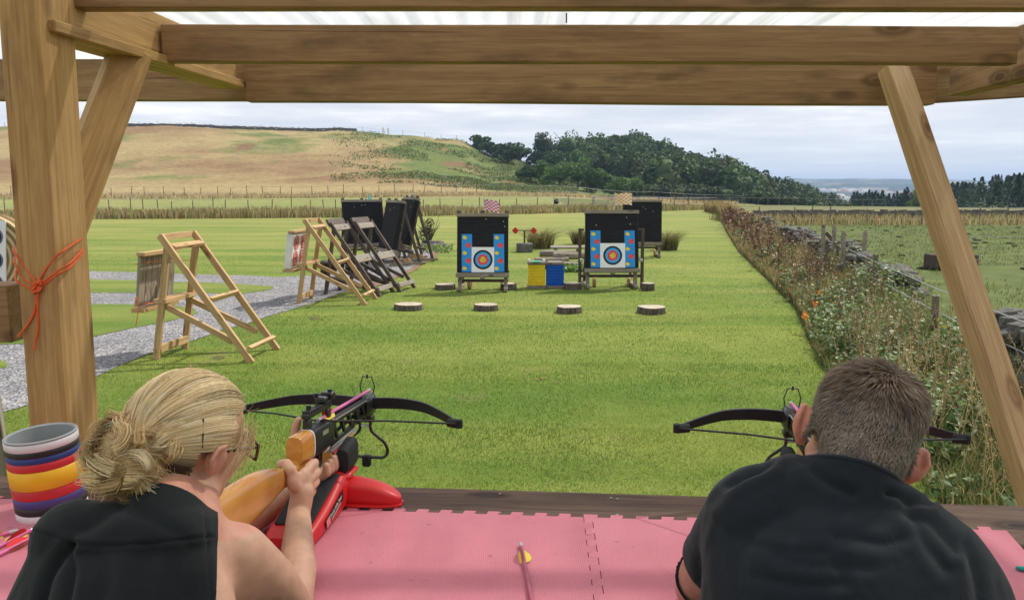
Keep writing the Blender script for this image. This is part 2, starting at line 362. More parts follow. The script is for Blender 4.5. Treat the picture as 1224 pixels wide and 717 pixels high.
# ------------------------------------------------------------------ gravel path round grass islands
def inpoly(x, y, P):
    x = np.asarray(x); y = np.asarray(y); c = np.zeros(x.shape, bool); n = len(P)
    for i in range(n):
        x1, y1 = P[i]; x2, y2 = P[(i + 1) % n]
        c ^= ((y1 > y) != (y2 > y)) & (x < (x2 - x1) * (y - y1) / ((y2 - y1) + 1e-12) + x1)
    return c
def rough_ring(pix, step=.35, amp=.05):
    P = [gnd(a, b) for a, b in pix]; o = []
    for i, p in enumerate(P):
        q = P[(i + 1) % len(P)]; n = max(1, int((q - p).length / step))
        for k in range(n):
            s = p.lerp(q, k / n); a = float(fbm(np.array(s.x * 1.7), np.array(s.y * 1.7), 3)) - .5; o.append((s.x + a * amp * 4, s.y + a * amp * 5))
    return o
PATH = rough_ring([(-160, 325), (100, 324.5), (250, 329), (330, 331.5), (375, 330), (405, 318), (440, 302), (480, 297.5), (522, 300), (512, 309), (497, 318), (478, 328),
    (440, 340), (400, 353), (362, 367), (325, 378), (255, 400), (215, 414), (180, 424), (150, 436), (115, 451), (60, 475), (30, 487), (-10, 497), (-200, 520)])
ISL1 = rough_ring([(-160, 334), (100, 334), (200, 337.5), (290, 340), (327, 343), (322, 347), (290, 352), (230, 351), (100, 350.5), (-160, 350)])
ISL2 = rough_ring([(-160, 365), (100, 364.5), (200, 366), (238, 370), (236, 376), (205, 384), (150, 395), (110, 404), (60, 413), (-160, 414)])
ISL3 = rough_ring([(-120, 430), (-20, 428), (8, 434), (0, 442), (-60, 446), (-120, 450)])
def sheet(name, outer, z, mat, kind='structure'):
    bm = bmesh.new(); bm.faces.new([bm.verts.new((x, y, z)) for x, y in outer]); bm.normal_update()
    if bm.faces[:][0].normal.z < 0: bmesh.ops.reverse_faces(bm, faces=bm.faces[:])
    bmesh.ops.triangulate(bm, faces=bm.faces[:]); return tag(link(name, bm_mesh(name, bm), mat), kind=kind)
m, nt, b = mat_new('grey_gravel', .9, .2); v = coords(nt, 'Object', rnd=False)
vo = nt.nodes.new('ShaderNodeTexVoronoi'); vo.inputs['Scale'].default_value = 34; nt.links.new(v, vo.inputs['Vector'])
vb = nt.nodes.new('ShaderNodeTexVoronoi'); vb.inputs['Scale'].default_value = 19; nt.links.new(v, vb.inputs['Vector'])
sepc = nt.nodes.new('ShaderNodeSeparateColor'); nt.links.new(vo.outputs['Color'], sepc.inputs[0])
c = ramp(nt, [(0, (.18, .175, .18)), (.5, (.36, .352, .36)), (1, (.54, .53, .53))], sepc.outputs[0])
c2 = mixc(nt, 1.0, c.outputs[0], ramp(nt, [(.3, (.8, .8, .84)), (.7, (1.15, 1.13, 1.1))], noise(nt, v, 1.3, 4).outputs[0]).outputs[0], 'MULTIPLY')
c3 = mixc(nt, 1.0, c2, ramp(nt, [(.0, (1.1, 1.1, 1.1)), (.7, (.45, .45, .45))], vo.outputs['Distance']).outputs[0], 'MULTIPLY')
nt.links.new(c3, b.inputs['Base Color']); bump(nt, b, vo.outputs['Distance'], 1.0, .02); M_GRAVEL = m
sheet('gravel_path', PATH, .012, M_GRAVEL)
for P in (ISL1, ISL2, ISL3): sheet('grass_island', P, .018, M_LAWN)
M_SOIL = plain('bare_soil', (.20, .13, .085), .95, .1, .35, 9, .5)
sheet('soil_edge', rough_ring([(522, 300), (526, 303), (512, 314), (490, 326), (455, 341), (430, 348), (440, 339), (478, 328), (497, 318), (512, 309)], .2, .06), .016, M_SOIL)
for cx_, cy_, rx_, ry_ in ((376, 381, 7, 2), (262, 428, 8, 2.2)):
    if rx_: sheet('worn_patch', rough_ring([(cx_ + rx_ * math.cos(a) * random.uniform(.8, 1.15), cy_ + ry_ * math.sin(a) * random.uniform(.8, 1.1)) for a in np.linspace(0, 2 * PI, 12)[:-1]], .1, .01), .009, plain('worn_turf', (.105, .105, .042), .95, .1, .6, 40, .5))

# ------------------------------------------------------------------ short grass blades over the near lawn
def in_lawn(x, y):
    onp = inpoly(x, y, PATH) & ~inpoly(x, y, ISL1) & ~inpoly(x, y, ISL2) & ~inpoly(x, y, ISL3)
    return (x < XE(y) + .05) & ~onp
def blades(name, X, Y, Z, H, W, lean, col, segs=1, kind='stuff', trans=.35, mat=None, **kw):
    n = len(X); a = rng.random(n) * 2 * PI; dx = np.cos(a) * W / 2; dy = np.sin(a) * W / 2
    b = rng.random(n) * 2 * PI; lx = np.cos(b) * lean * H; ly = np.sin(b) * lean * H
    base = np.stack([X, Y, Z], -1)
    if segs == 1:
        V = np.stack([base + np.stack([dx, dy, 0 * X], -1), base - np.stack([dx, dy, 0 * X], -1), base + np.stack([lx, ly, H], -1)], 1)
        T = np.arange(n * 3).reshape(n, 3); cc = np.repeat(col, 3, 0); me = np_mesh(name, V, None, T, col=cc)
    else:
        mid = base + np.stack([lx * .35, ly * .35, H * .6], -1); o = np.stack([dx, dy, 0 * X], -1)
        V = np.stack([base + o, base - o, mid - o * .7, mid + o * .7, base + np.stack([lx, ly, H * np.sqrt(np.maximum(.1, 1 - .4 * lean ** 2))], -1)], 1)
        k = np.arange(n)[:, None] * 5; Qd = k + np.array([[0, 1, 2, 3]]); T = k + np.array([[3, 2, 4]])
        me = np_mesh(name, V, Qd, T, col=np.repeat(col, 5, 0))
    o = link(name, me, mat or M_BLADE); return tag(o, kind=kind, **kw)
M_BLADE = vcol_mat('grass_blade', .75, .2, .35)
GBX, GBY = [], []
for y0, y1, den in ((4.3, 6.5, 5200), (6.5, 9, 3000), (9, 12.5, 1500), (12.5, 17, 700), (17, 24, 260), (24, 34, 60)):
    xl, xr = -y1 * .72, min(y1 * .72, 9.0); n = int((y1 - y0) * (xr - xl) * den); x = rng.uniform(xl, xr, n); y = rng.uniform(y0, y1, n)
    k = in_lawn(x, y) & (np.abs(x) < y * .72) & (rng.random(n) < np.interp(y, [9, 16, 34], [1, .7, .1])) & (rng.random(n) < .35 + 1.1 * fbm(x * 2.2, y * 2.2, 3)); GBX.append(x[k]); GBY.append(y[k])
x = np.concatenate(GBX); y = np.concatenate(GBY); n = len(x)
t = np.clip((fbm(x * .6, y * .6, 4) - .35) * 1.8 + (fbm(x * 2.5 + 7, y * 3.5, 3) - .5) * 1.6 + rng.normal(0, .22, n), 0, 1)[:, None]
col = (np.array([.135, .23, .036]) * (1 - t) + np.array([.33, .375, .09]) * t) * rng.uniform(.7, 1.3, n)[:, None]
dry = rng.random(n) < .05; col[dry] = np.array([.42, .35, .16])
blades('lawn_grass', x, y, np.zeros(n) + .003, rng.uniform(.012, .028, n) * np.interp(y, [9, 30], [1.1, .75]), rng.uniform(.003, .0065, n) * np.interp(y, [5, 17, 34], [1, 2.2, 4.5]), rng.uniform(.1, .9, n), col, label='short mown green grass of the shooting range', cat='grass')
print('blades', n)
# ------------------------------------------------------------------ rough strips, verge plants, tussocks
def pal(n, cols, wts, j=.25):
    i = rng.choice(len(cols), n, p=np.array(wts) / sum(wts)); return np.array(cols)[i] * rng.uniform(1 - j, 1 + j, n)[:, None]
STRAW = (.42, .34, .17); TAN = (.33, .25, .12); OLIVE = (.17, .19, .06); GRN = (.09, .15, .03); RUST = (.20, .085, .045); PALEG = (.24, .27, .11); SAGE = (.22, .27, .13)
# long dry grass in front of the far fence, all the way round to the wall
n = 26000; px = rng.uniform(-60, 868, n); fy = np.interp(px, [a for a, _ in far_edge], [b for _, b in far_edge]); d0 = 2 * F_PX / (fy - 226)
d = d0 + rng.random(n) ** .8 * np.interp(px, [0, 400, 640, 868], [6, 5.5, 7, 9]); X = (px - 612) / F_PX * d
H = (.25 + .75 * fbm(X * .35, d * .6, 3)) * rng.uniform(.5, 1.15, n) * 1.0
blades('long_dry_grass', X, d, np.zeros(n) - .02, H, rng.uniform(.04, .11, n), rng.uniform(.05, .45, n), pal(n, [STRAW, TAN, OLIVE, RUST, PALEG], [3, 3, 2, .5, 1]), 2, label='strip of long dry grass below the far post and wire fence', cat='long grass')
n = 9000; px = rng.uniform(-60, 880, n); d = np.interp(px, [0, 400, 640, 860], [117, 118, 129, 139]) + rng.uniform(-3, 6, n); X = (px - 612) / F_PX * d
blades('bleached_grass', X, d, terr(X, d), rng.uniform(.2, .7, n), rng.uniform(.1, .25, n), rng.uniform(.1, .5, n), pal(n, [STRAW, (.5, .42, .24), TAN], [3, 3, 1]), 2, label='bleached grass under the fence at the foot of the hill', cat='long grass')

def leafcloud(C, size, col, flat=.5, aspect=1.6):
    """leaf quads (folded diamonds) at centres C"""
    n = len(C); a = rng.random(n) * 2 * PI; t = rng.normal(0, flat, n)
    u = np.stack([np.cos(a), np.sin(a), t], -1); u /= np.linalg.norm(u, axis=1)[:, None]
    nn = np.stack([rng.normal(0, flat, n), rng.normal(0, flat, n), np.ones(n)], -1); v = np.cross(nn, u); v /= np.linalg.norm(v, axis=1)[:, None] + 1e-9
    s = (size * np.ones(n))[:, None] / 2; V = np.stack([C - u * s * aspect, C + v * s, C + u * s * aspect, C - v * s], 1)
    return V, col
def leaf_obj(name, C, size, col, mat, flat=.5, aspect=1.6, **kw):
    V, c = leafcloud(C, size, col, flat, aspect); n = len(C); return tag(link(name, np_mesh(name, V, np.arange(n * 4).reshape(n, 4), None, col=np.repeat(c, 4, 0)), mat), **kw)
M_LEAF = vcol_mat('leaf', .55, .35, .25)
# verge: tall grasses, docks, brambles and nettles between lawn and stone wall
def verge(n, y0, y1, pw=1.0, a=0.0, b=1.0):
    y = y0 + (y1 - y0) * rng.random(n) ** pw; s = rng.uniform(a, b, n); return XE(y) + .05 + (XW(y) - XE(y) - .1) * s, y, s
def vz(s): return 0 * s
X, Y, s = verge(26000, 2.5, 11, .9); H = (.16 + .60 * s ** 1.2) * rng.uniform(.6, 1.2, len(X)) * (.5 + .95 * fbm(X * 1.3, Y * 1.3, 3))
blades('verge_grass', X, Y, vz(s), H, rng.uniform(.005, .012, len(X)), rng.uniform(.15, .8, len(X)), pal(len(X), [STRAW, TAN, OLIVE, GRN, PALEG], [2.2, 1.2, 2, 3, 1.6]), 2, label='tall green and straw grasses of the near verge', cat='long grass')
X, Y, s = verge(42000, 10.5, 50, 1.35); H = (.22 + .60 * s) * rng.uniform(.6, 1.2, len(X)) * (.45 + 1.0 * fbm(X * .8, Y * .8, 3))
blades('far_verge_grass', X, Y, vz(s), H, rng.uniform(.012, .03, len(X)) * np.interp(Y, [10, 50], [.8, 2.4]), rng.uniform(.1, .6, len(X)), pal(len(X), [STRAW, TAN, OLIVE, RUST, PALEG], [4, 3, 2, .7, 1.2]), 2, label='dry pale grasses lining the far part of the wall', cat='long grass')
X, Y, s = verge(9000, 50, 72, 1.0, 0, .6); blades('corner_grass', X, Y, vz(s), rng.uniform(.3, 1.1, len(X)), rng.uniform(.05, .1, len(X)), rng.uniform(.1, .5, len(X)), pal(len(X), [STRAW, TAN, OLIVE, RUST], [3, 3, 1.5, 1.5]), 2, label='brown grass in the far corner where the wall meets the fence', cat='long grass')
# brambles / nettles
def clumps(nc, nl, y0, y1, a, b, hgt, rad, pw=1.0):
    cx, cyy, s = verge(nc, y0, y1, pw, a, b); k = np.repeat(np.arange(nc), nl); n = nc * nl
    r = rng.normal(0, 1, (n, 3)); r /= np.linalg.norm(r, axis=1)[:, None]; r *= rng.random(n)[:, None] ** .4
    hh = (hgt * (.30 + .85 * s) * rng.uniform(.5, 1.2, nc) * (.6 + .8 * fbm(cx * 1.2, cyy * .7, 2)))[k]; P = np.stack([cx[k] + r[:, 0] * rad, cyy[k] + r[:, 1] * rad, hh * (.5 + .5 * r[:, 2])], -1); return P
P = clumps(260, 200, 6.0, 15.5, .22, 1.0, .80, .34); n = len(P)
leaf_obj('bramble_thicket', P, rng.uniform(.025, .055, n), pal(n, [(.09, .16, .04), (.14, .22, .06), SAGE, (.27, .32, .19), (.30, .28, .06), (.36, .2, .05)], [4, 3, 1.7, .9, .4, .12][:6]), M_LEAF, .55, 1.3, label='green bramble and nettle thicket against the near wall', cat='bramble', kind='stuff')
P = clumps(210, 90, 14, 38, .25, .95, .68, .35, 1.2); n = len(P)
leaf_obj('hedge_weeds', P, rng.uniform(.05, .10, n), pal(n, [(.09, .13, .04), (.14, .18, .06), SAGE, TAN], [3, 3, 1.5, 2]), M_LEAF, .6, 1.4, label='leafy weeds in the middle of the verge', cat='weeds', kind='stuff')
P = clumps(60, 150, 3.5, 8, .0, .8, .42, .25); n = len(P)
leaf_obj('low_weeds', P, rng.uniform(.02, .05, n), pal(n, [(.06, .12, .025), (.11, .18, .045), PALEG], [4, 3, 1]), M_LEAF, .6, 2.2, label='low green weeds at the near edge of the lawn', cat='weeds', kind='stuff')
# dock stems with rusty seed heads
def docks(name, nc, y0, y1, hh, pw, label, a=.1, b=1.0, seedn=34, ssz=.014, colr=None):
    cx, cyy, s = verge(nc, y0, y1, pw, a, b); ok = fbm(cx * .8 + 3, cyy * .5, 3) > .40; cx, cyy, s = cx[ok], cyy[ok], s[ok]; nc = len(cx)
    H = hh * rng.uniform(.7, 1.25, nc); tw = np.clip(cyy / 9, 1, 5)
    lean = rng.normal(0, .20, (nc, 2)); V = []; cc = []
    k = np.repeat(np.arange(nc), seedn); n = len(k); t = rng.uniform(.45, 1, n)
    P = np.stack([cx[k] + lean[k, 0] * t * H[k] + rng.normal(0, .018, n) * tw[k] ** .5, cyy[k] + lean[k, 1] * t * H[k] + rng.normal(0, .018, n), t * H[k]], -1)
    c0 = pal(nc, colr or [(.16, .085, .05), (.22, .125, .07), (.13, .08, .05), (.32, .23, .12)], [3, 3, 2, 1][:len(colr or 'abcd')]); V1, c1 = leafcloud(P, ssz * tw[k] * rng.uniform(.7, 1.4, n), c0[k] * rng.uniform(.7, 1.3, n)[:, None], 1.0, 1.3)
    q = np.arange(nc); w = .004 * tw; B = np.stack([cx, cyy, 0 * cx], -1); Tp = B + np.stack([lean[:, 0] * H, lean[:, 1] * H, H], -1); o = np.stack([w, 0 * w, 0 * w], -1)
    V2 = np.stack([B - o, B + o, Tp + o * .6, Tp - o * .6], 1); V = np.concatenate([V1.reshape(-1, 3), V2.reshape(-1, 3)]); cc = np.concatenate([np.repeat(c1, 4, 0), np.repeat(c0 * .9, 4, 0)])
    nf = len(V) // 4; return tag(link(name, np_mesh(name, V, np.arange(nf * 4).reshape(nf, 4), None, col=cc), M_LEAF), label, 'dock plants', kind='stuff')
docks('dock_stems', 85, 7, 15, .82, 1.0, 'rust brown dock seed heads among the brambles')
docks('far_dock_stems', 240, 14, 46, .88, 1.3, 'rust brown dock seed heads along the far wall', .0, 1.0, 20, .02)
docks('verge_seed_heads', 260, 3.8, 9, .75, 1.0, 'pale straw seed heads of the near verge', .05, 1.0, 26, .011, [(.45, .36, .2), (.38, .28, .13), (.30, .2, .1)])
docks('fence_dock_stems', 0, 1, 2, 1, 1, '') if False else None
# orange leaves and flowers
P = np.array([list(at(a, b, Y)) for a, b, Y in ((978, 349, 12.0), (962, 374, 11.0), (962, 380, 10.9), (975, 363, 11.6), (998, 357, 11.2), (1010, 372, 10.4), (1016, 385, 9.8), (1002, 378, 10.2), (926, 313, 19), (1040, 404, 9.0), (1090, 452, 7.0), (1148, 470, 6.4), (1122, 402, 8.6), (1160, 455, 6.5), (1176, 430, 6.6))])
P = np.repeat(P, 9, 0) + rng.normal(0, .022, (len(P) * 9, 3)); n = len(P)
leaf_obj('orange_leaves', P, rng.uniform(.025, .05, n), pal(n, [(.75, .20, .02), (.85, .33, .03), (.7, .45, .05)], [3, 2, 1]), M_LEAF, .9, 1.1, label='bright orange leaves scattered in the verge', cat='leaves', kind='stuff')
# rushes: tussocks on the far lawn
def tussock(px, py, w, h, label):
    g0 = gnd(px, py); n = 420; a = rng.random(n) * 2 * PI; r = rng.random(n) ** .5 * w * .28; X = r * np.cos(a); Y = r * np.sin(a)
    o = blades('grass_tussock', X, Y, 0 * X, h * rng.uniform(.6, 1.1, n), np.zeros(n) + .022, rng.uniform(0.1, .75, n), pal(n, [(.19, .17, .07), (.27, .22, .10), (.12, .12, .045)], [3, 2, 2]), 2, kind=None)
    # splay outward
    me = o.data; co = np.zeros(len(me.vertices) * 3, np.float32); me.vertices.foreach_get('co', co); co = co.reshape(-1, 5, 3); co[:, 4, 0] += np.cos(a) * h * .5; co[:, 4, 1] += np.sin(a) * h * .5; me.vertices.foreach_set('co', co.ravel()); me.update()
    o.location = g0; return tag(o, label, 'grass tussock', 'grass tussocks on the range')
tussock(646, 297, 1.5, .75, 'brown grass tussock beside the red diamond post'); tussock(692, 292, .9, .6, 'grass tussock half hidden by the right front target')
tussock(797, 299, 1.25, .7, 'brown grass tussock right of the rear black target')
# ------------------------------------------------------------------ trees
def crown_pts(W, H, nb, nl, seed):
    r = np.random.default_rng(seed); c = r.normal(0, 1, (nb, 3)); c /= np.linalg.norm(c, axis=1)[:, None]; c *= (r.random(nb)[:, None] ** .45) * .72
    k = r.integers(0, nb, nl); d = r.normal(0, 1, (nl, 3)); d /= np.linalg.norm(d, axis=1)[:, None]; rad = r.uniform(.25, .42, nb)[k]
    P = c[k] + d * (rad * r.uniform(.75, 1.08, nl))[:, None]; P[:, 2] = np.maximum(P[:, 2], -.85); return P * np.array([W / 2, W / 2, H / 2]), k
M_CROWN = vcol_mat('tree_leaf', .7, .2, .2)
_ico = bmesh.new(); bmesh.ops.create_icosphere(_ico, subdivisions=2, radius=1); ICV = np.array([v.co[:] for v in _ico.verts]); ICT = np.array([[v.index for v in f.verts] for f in _ico.faces]); _ico.free()
def crown_core(W, H, seed):
    r = np.random.default_rng(seed); n = fbm(ICV[:, 0] * 2 + seed, ICV[:, 1] * 2 + ICV[:, 2] * 2, 3)[:, None]; return ICV * (.45 + .75 * n) * np.array([W / 2, W / 2, H / 2]) * .56
def crown_quads(P, size, base, k, seed):
    r = np.random.default_rng(seed); cl = r.uniform(.75, 1.25, k.max() + 1)[k]; c = np.array(base) * cl[:, None] * r.uniform(.65, 1.35, len(P))[:, None]
    return leafcloud(P, size * r.uniform(.7, 1.3, len(P)), c, .8, 1.1)
def tree(name, px, Y, W, H, base, label, cat='tree', group=None, nl=2300, leaf=.5, lift=.12, seed=0):
    X = (px - 612) / F_PX * Y; z = float(terr(X, Y)); t = empty(name, (X, Y, z), 0, label, cat, group)
    W *= 1.22; P, k = crown_pts(W, H * 1.02, 14, nl, seed + int(px)); P[:, 2] += H * .45
    V, c = crown_quads(P, leaf, base, k, seed + 5); n = len(P)
    core = crown_core(W, H, seed + int(px) % 50); core[:, 2] += H * .45
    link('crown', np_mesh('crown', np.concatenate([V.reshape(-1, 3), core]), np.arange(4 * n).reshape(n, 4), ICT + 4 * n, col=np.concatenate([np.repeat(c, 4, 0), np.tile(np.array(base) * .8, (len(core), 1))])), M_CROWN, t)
    parts = [tube_bm([(0, 0, -.3), (.05 * W * .2, 0, H * .3), (0, .03 * W, H * .75)], .1, 7, True, [H * .026, H * .02, H * .01])]
    for j in range(5):
        a = j * 1.3 + px; parts.append(tube_bm([(0, 0, H * (.28 + .06 * j)), (math.cos(a) * W * .18, math.sin(a) * W * .18, H * (.45 + .05 * j)), (math.cos(a) * W * .33, math.sin(a) * W * .33, H * (.6 + .05 * j))], .1, 5, True, [H * .015, H * .01, H * .004]))
    link('trunk', bm_mesh('trunk', merge(*parts), sm=True), M_BARK, t); return t
G1 = (.070, .125, .034); G2 = (.095, .165, .042); G3 = (.048, .082, .030)
for a in [  # px, depth, width m, height m, colour, label
 (574, 262, 8, 5, G1, 'small low tree at the left end of the scrub on the hill shoulder'), (589, 255, 8, 5.5, G3, 'dark thorn bush on the hill slope, second from the left'),
 (608, 240, 10, 6.0, G3, 'broad dark thorn bush in the middle of the hill slope'), (622, 262, 7.5, 6.5, G1, 'upright round tree on the hill slope right of the thorn bushes'), (640, 258, 6, 5.5, G3, 'dark round bush just below the skyline tree'),
 (652, 268, 7.5, 13.5, G3, 'tall dark skyline tree standing at the left end of the wood'), (676, 272, 12, 15, G1, 'broad tree on the skyline beside the tall dark tree'), (664, 250, 8, 8, G1, 'mid green tree below the skyline trees'), (694, 256, 9, 9, G2, 'light green tree in the upper wood edge'),
 (632, 190, 6.5, 4.5, G1, 'low bushy tree at the left of the group below the wood'), (650, 186, 5.5, 6.0, G2, 'young bright tree second in the group below the wood'), (668, 180, 8.5, 7.2, G2, 'large bright green tree in the group below the wood'),
 (690, 184, 7.5, 8.0, G2, 'tallest bright tree of the group below the wood'), (706, 176, 5.0, 6.0, G1, 'darker round tree of the group behind the yellow flag'), (722, 186, 5.5, 6.2, G2, 'slim light tree right of the darker round tree'),
 (741, 172, 7.5, 6.2, G2, 'wide bright tree at the right of the group below the wood'), (757, 176, 4.5, 5.0, G1, 'last small tree of the group, against the dark wood'), (1098, 170, 7, 6.0, (.12, .17, .04), 'yellow green broadleaf tree in front of the right conifers')]:
    tree('broadleaf_tree', a[0], a[1], a[2], a[3], a[4], a[5], group='trees on the hill below the wood', leaf=a[1] / 480)
# the far wood on the hill, a mass of broadleaf crowns; conifers to the right
def forest(name, pts, W, H, base, nl, leaf, label, conifer=False, cat='wood'):
    VV, CC = [], []; KV, KC = [], []
    for i, (X, Y) in enumerate(pts):
        r = np.random.default_rng(900 + i); z = float(terr(X, Y)); w = W * r.uniform(.75, 1.3); h = H * r.uniform(.8, 1.2)
        b_ = np.array(base) * r.uniform(.75, 1.35) * np.array([r.uniform(.85, 1.2), 1, 1])
        if conifer:
            t = r.random(nl) ** .8; a = r.random(nl) * 2 * PI; rad = (1 - t) ** .8 * w / 2 * r.uniform(.55, 1.1, nl); P = np.stack([rad * np.cos(a), rad * np.sin(a), h * (.06 + .97 * t)], -1); k = (t * 8).astype(int)
        else: P, k = crown_pts(w, h, 8, nl, 900 + i); P[:, 2] += h * .5
        V, c = crown_quads(P + np.array([X, Y, z]), leaf, b_, k, i); VV.append(V); CC.append(c)
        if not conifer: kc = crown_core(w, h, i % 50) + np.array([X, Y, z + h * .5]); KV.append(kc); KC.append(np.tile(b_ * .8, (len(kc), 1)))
    V = np.concatenate(VV); n = len(V); c = np.concatenate(CC)
    V = V.reshape(-1, 3); c = np.repeat(c, 4, 0); T = None
    if KV: T = np.concatenate([ICT + len(V) + len(ICV) * i for i in range(len(KV))]); V = np.concatenate([V] + KV); c = np.concatenate([c] + KC)
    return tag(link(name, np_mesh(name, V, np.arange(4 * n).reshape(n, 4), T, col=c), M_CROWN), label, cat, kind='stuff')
r_ = np.random.default_rng(5); pts = []
while len(pts) < 700:
    d = r_.uniform(205, 400); px = r_.uniform(690, 1010); 
    lo = np.interp(px, [690, 740, 775, 860, 930, 1010], [268, 250, 210, 190, 262, 330]); hi = 392
    if lo < d < hi or (px > 770 and r_.random() < .0): pts.append(((px - 612) / F_PX * d, d))
forest('wooded_hill', pts, 10.0, 11.0, (.062, .10, .030), 480, .85, 'dark broadleaf wood covering the hill beyond the range')
pts = []
while len(pts) < 90:
    px = r_.uniform(770, 1052); d = np.interp(px, [770, 860, 940, 1050], [196, 185, 190, 212]) + r_.uniform(-3, 8); pts.append(((px - 612) / F_PX * d, d))
forest('wood_margin', pts, 5.0, 3.7, (.058, .092, .030), 300, .5, 'line of bushy trees at the foot of the wood')
pts = []
while len(pts) < 560:
    px = r_.uniform(1030, 1560); d = r_.uniform(150, 330)
    if d > np.interp(px, [1030, 1080, 1130, 1224, 1560], [300, 235, 190, 165, 150]): pts.append(((px - 612) / F_PX * d, d))
while len(pts) < 980:
    px = r_.uniform(1015, 1140); d = r_.uniform(235, 300); pts.append(((px - 612) / F_PX * d, d))
forest('conifer_wood', pts, 4.2, 7.4, (.034, .064, .028), 150, .62, 'dark conifer wood at the right edge of the view', True)
# bracken and small bushes on the green part of the hill
n = 42000; px = rng.uniform(395, 690, n); d = rng.uniform(146, 262, n); X = (px - 612) / F_PX * d; kk = (fbm(X / 9, d / 9, 3) > .50 - np.clip((px - 520) / 900, 0, .12)) & (px - 395 > (rng.random(n) ** 2) * 160); X, d = X[kk], d[kk]; n = len(X)
P = np.stack([X, d, terr(X, d) + rng.random(n) * .45 * (fbm(X / 4, d / 4, 2) * 2)], -1); leaf_obj('bracken', P, rng.uniform(.18, .40, n), pal(n, [(.09, .13, .035), (.13, .17, .05), (.18, .15, .07)], [4, 3, 1]), M_CROWN, .8, 1.2, label='green bracken patches on the hill slope', cat='bracken', kind='stuff')
# far town: pale specks of houses on the plain
V = []; CC = []; r = np.random.default_rng(8); qs = []
for i in range(900):
    d = r.uniform(1500, 2700); px = r.uniform(930, 1180) if r.random() < .8 else r.uniform(860, 1400); X = (px - 612) / F_PX * d
    if fbm(np.array(X / 200), np.array(d / 260), 2) < .46: continue
    z = float(terr(X, d)); s = r.uniform(4, 11); h = r.uniform(4, 8); j = len(V)
    for dz in (0, h):
        for ax, ay in ((-1, -1), (1, -1), (1, 1), (-1, 1)): V.append((X + ax * s, d + ay * s, z + dz))
    rf = len(V); V += [(X - s, d, z + h + 3), (X + s, d, z + h + 3)]
    qs += [(j, j + 1, j + 5, j + 4), (j + 1, j + 2, j + 6, j + 5), (j + 2, j + 3, j + 7, j + 6), (j + 3, j, j + 4, j + 7), (j + 4, j + 5, rf + 1, rf), (j + 6, j + 7, rf, rf + 1)]
    wc = np.array([(.6, .57, .52), (.5, .35, .28), (.7, .68, .65)][r.integers(3)]); CC += [wc] * 8 + [np.array((.2, .15, .14))] * 2
tag(link('distant_town', np_mesh('distant_town', V, qs, col=np.array(CC)), vcol_mat('town_wall', .8)), 'pale houses of a distant town on the plain', 'town', kind='stuff')
# dark shrub by the stone border
t = empty('shrub', gnd(513, 291), 0, 'twiggy dark shrub in the stone-edged bed by the gravel', 'shrub')
P, k = crown_pts(1.0, 1.0, 9, 900, 77); P[:, 2] += .55; V, c = crown_quads(P, .05, (.085, .08, .05), k, 3); n = len(P)
link('foliage', np_mesh('foliage', V, np.arange(4 * n).reshape(n, 4), None, col=np.repeat(c, 4, 0)), M_CROWN, t)
parts = [tube_bm([(0, 0, 0), (math.cos(a) * .2, math.sin(a) * .2, .4), (math.cos(a) * .42, math.sin(a) * .42, .8 + .2 * math.sin(a * 3))], .02, 5, True, [.025, .015, .006]) for a in np.arange(0, 6.2, .55)]
link('stem', bm_mesh('stem', merge(*parts)), M_BARK, t)
# ------------------------------------------------------------------ fences
M_POST = wood_mat('fence_post_wood', (.20, .17, .13), (.11, .09, .07), bscale=.4)
M_WIRE = plain('galvanised_wire', (.30, .30, .29), .5, .5, .1)
def fence(name, base, hts, pw, label, wires=(.35, .7, 1.0), wr=.006, group=None, lean=.03, rail=None):
    """base: list of ground points; a post per point, a wire per height"""
    t = empty(name, base[0], 0, label, 'fence', group); o = Vector(base[0]); mes = []
    for k in range(3):
        bm = bmesh.new(); bmesh.ops.create_cone(bm, cap_ends=True, segments=7, radius1=pw / 2, radius2=pw * .42, depth=1); bmesh.ops.translate(bm, verts=bm.verts, vec=(0, 0, .5))
        for v in bm.verts: v.co.x *= random.uniform(.9, 1.1); v.co.z += v.co.x * random.uniform(-.2, .4) if v.co.z > .5 else 0
        mes.append(bm_mesh('post', bm))
    for i, p in enumerate(base):
        h = hts * random.uniform(.86, 1.12); M = Matrix.Translation(Vector(p) - o - Vector((0, 0, .1))) @ Euler((random.gauss(0, lean), random.gauss(0, lean), random.random() * 3)).to_matrix().to_4x4() @ Matrix.Diagonal((1, 1, h + .1, 1))
        link('post', mes[i % 3], M_POST, t, M)
    for wz in wires:
        tube('wire', [Vector(p) - o + Vector((0, 0, wz * hts)) for p in base], wr, M_WIRE, t, 4)
    if rail: timber('rail', Vector(base[0]) - o + Vector((0, 0, rail)), Vector(base[-1]) - o + Vector((0, 0, rail)), .04, .1, M_GREYW, t)
    return t
random.seed(11)
def line_pts(pxs, dfun, j=.3):
    o = []
    for px in pxs:
        d = dfun(px) + random.uniform(-j, j); X = (px - 612) / F_PX * d; o.append(Vector((X, d, float(terr(X, d)))))
    return o
def jit_range(a, b, s, j):
    o = []; x = a
    while x < b: o.append(x); x += s * random.uniform(1 - j, 1 + j)
    return o
fence('post_and_wire_fence', line_pts(jit_range(-60, 862, 21, .35), lambda p: float(np.interp(p, [0, 400, 640, 862], [61.5, 62.5, 69, 79]))), 1.25, .085, 'post and wire fence behind the long grass at the end of the lawn', (.5, .95), .012)
fence('post_and_wire_fence', line_pts(jit_range(-60, 900, 19, .3), lambda p: float(np.interp(p, [0, 400, 640, 760, 862], [121, 121, 131, 139, 144])), .3), 1.6, .11, 'paler post and wire fence at the foot of the hill', (.45, .95), .015)
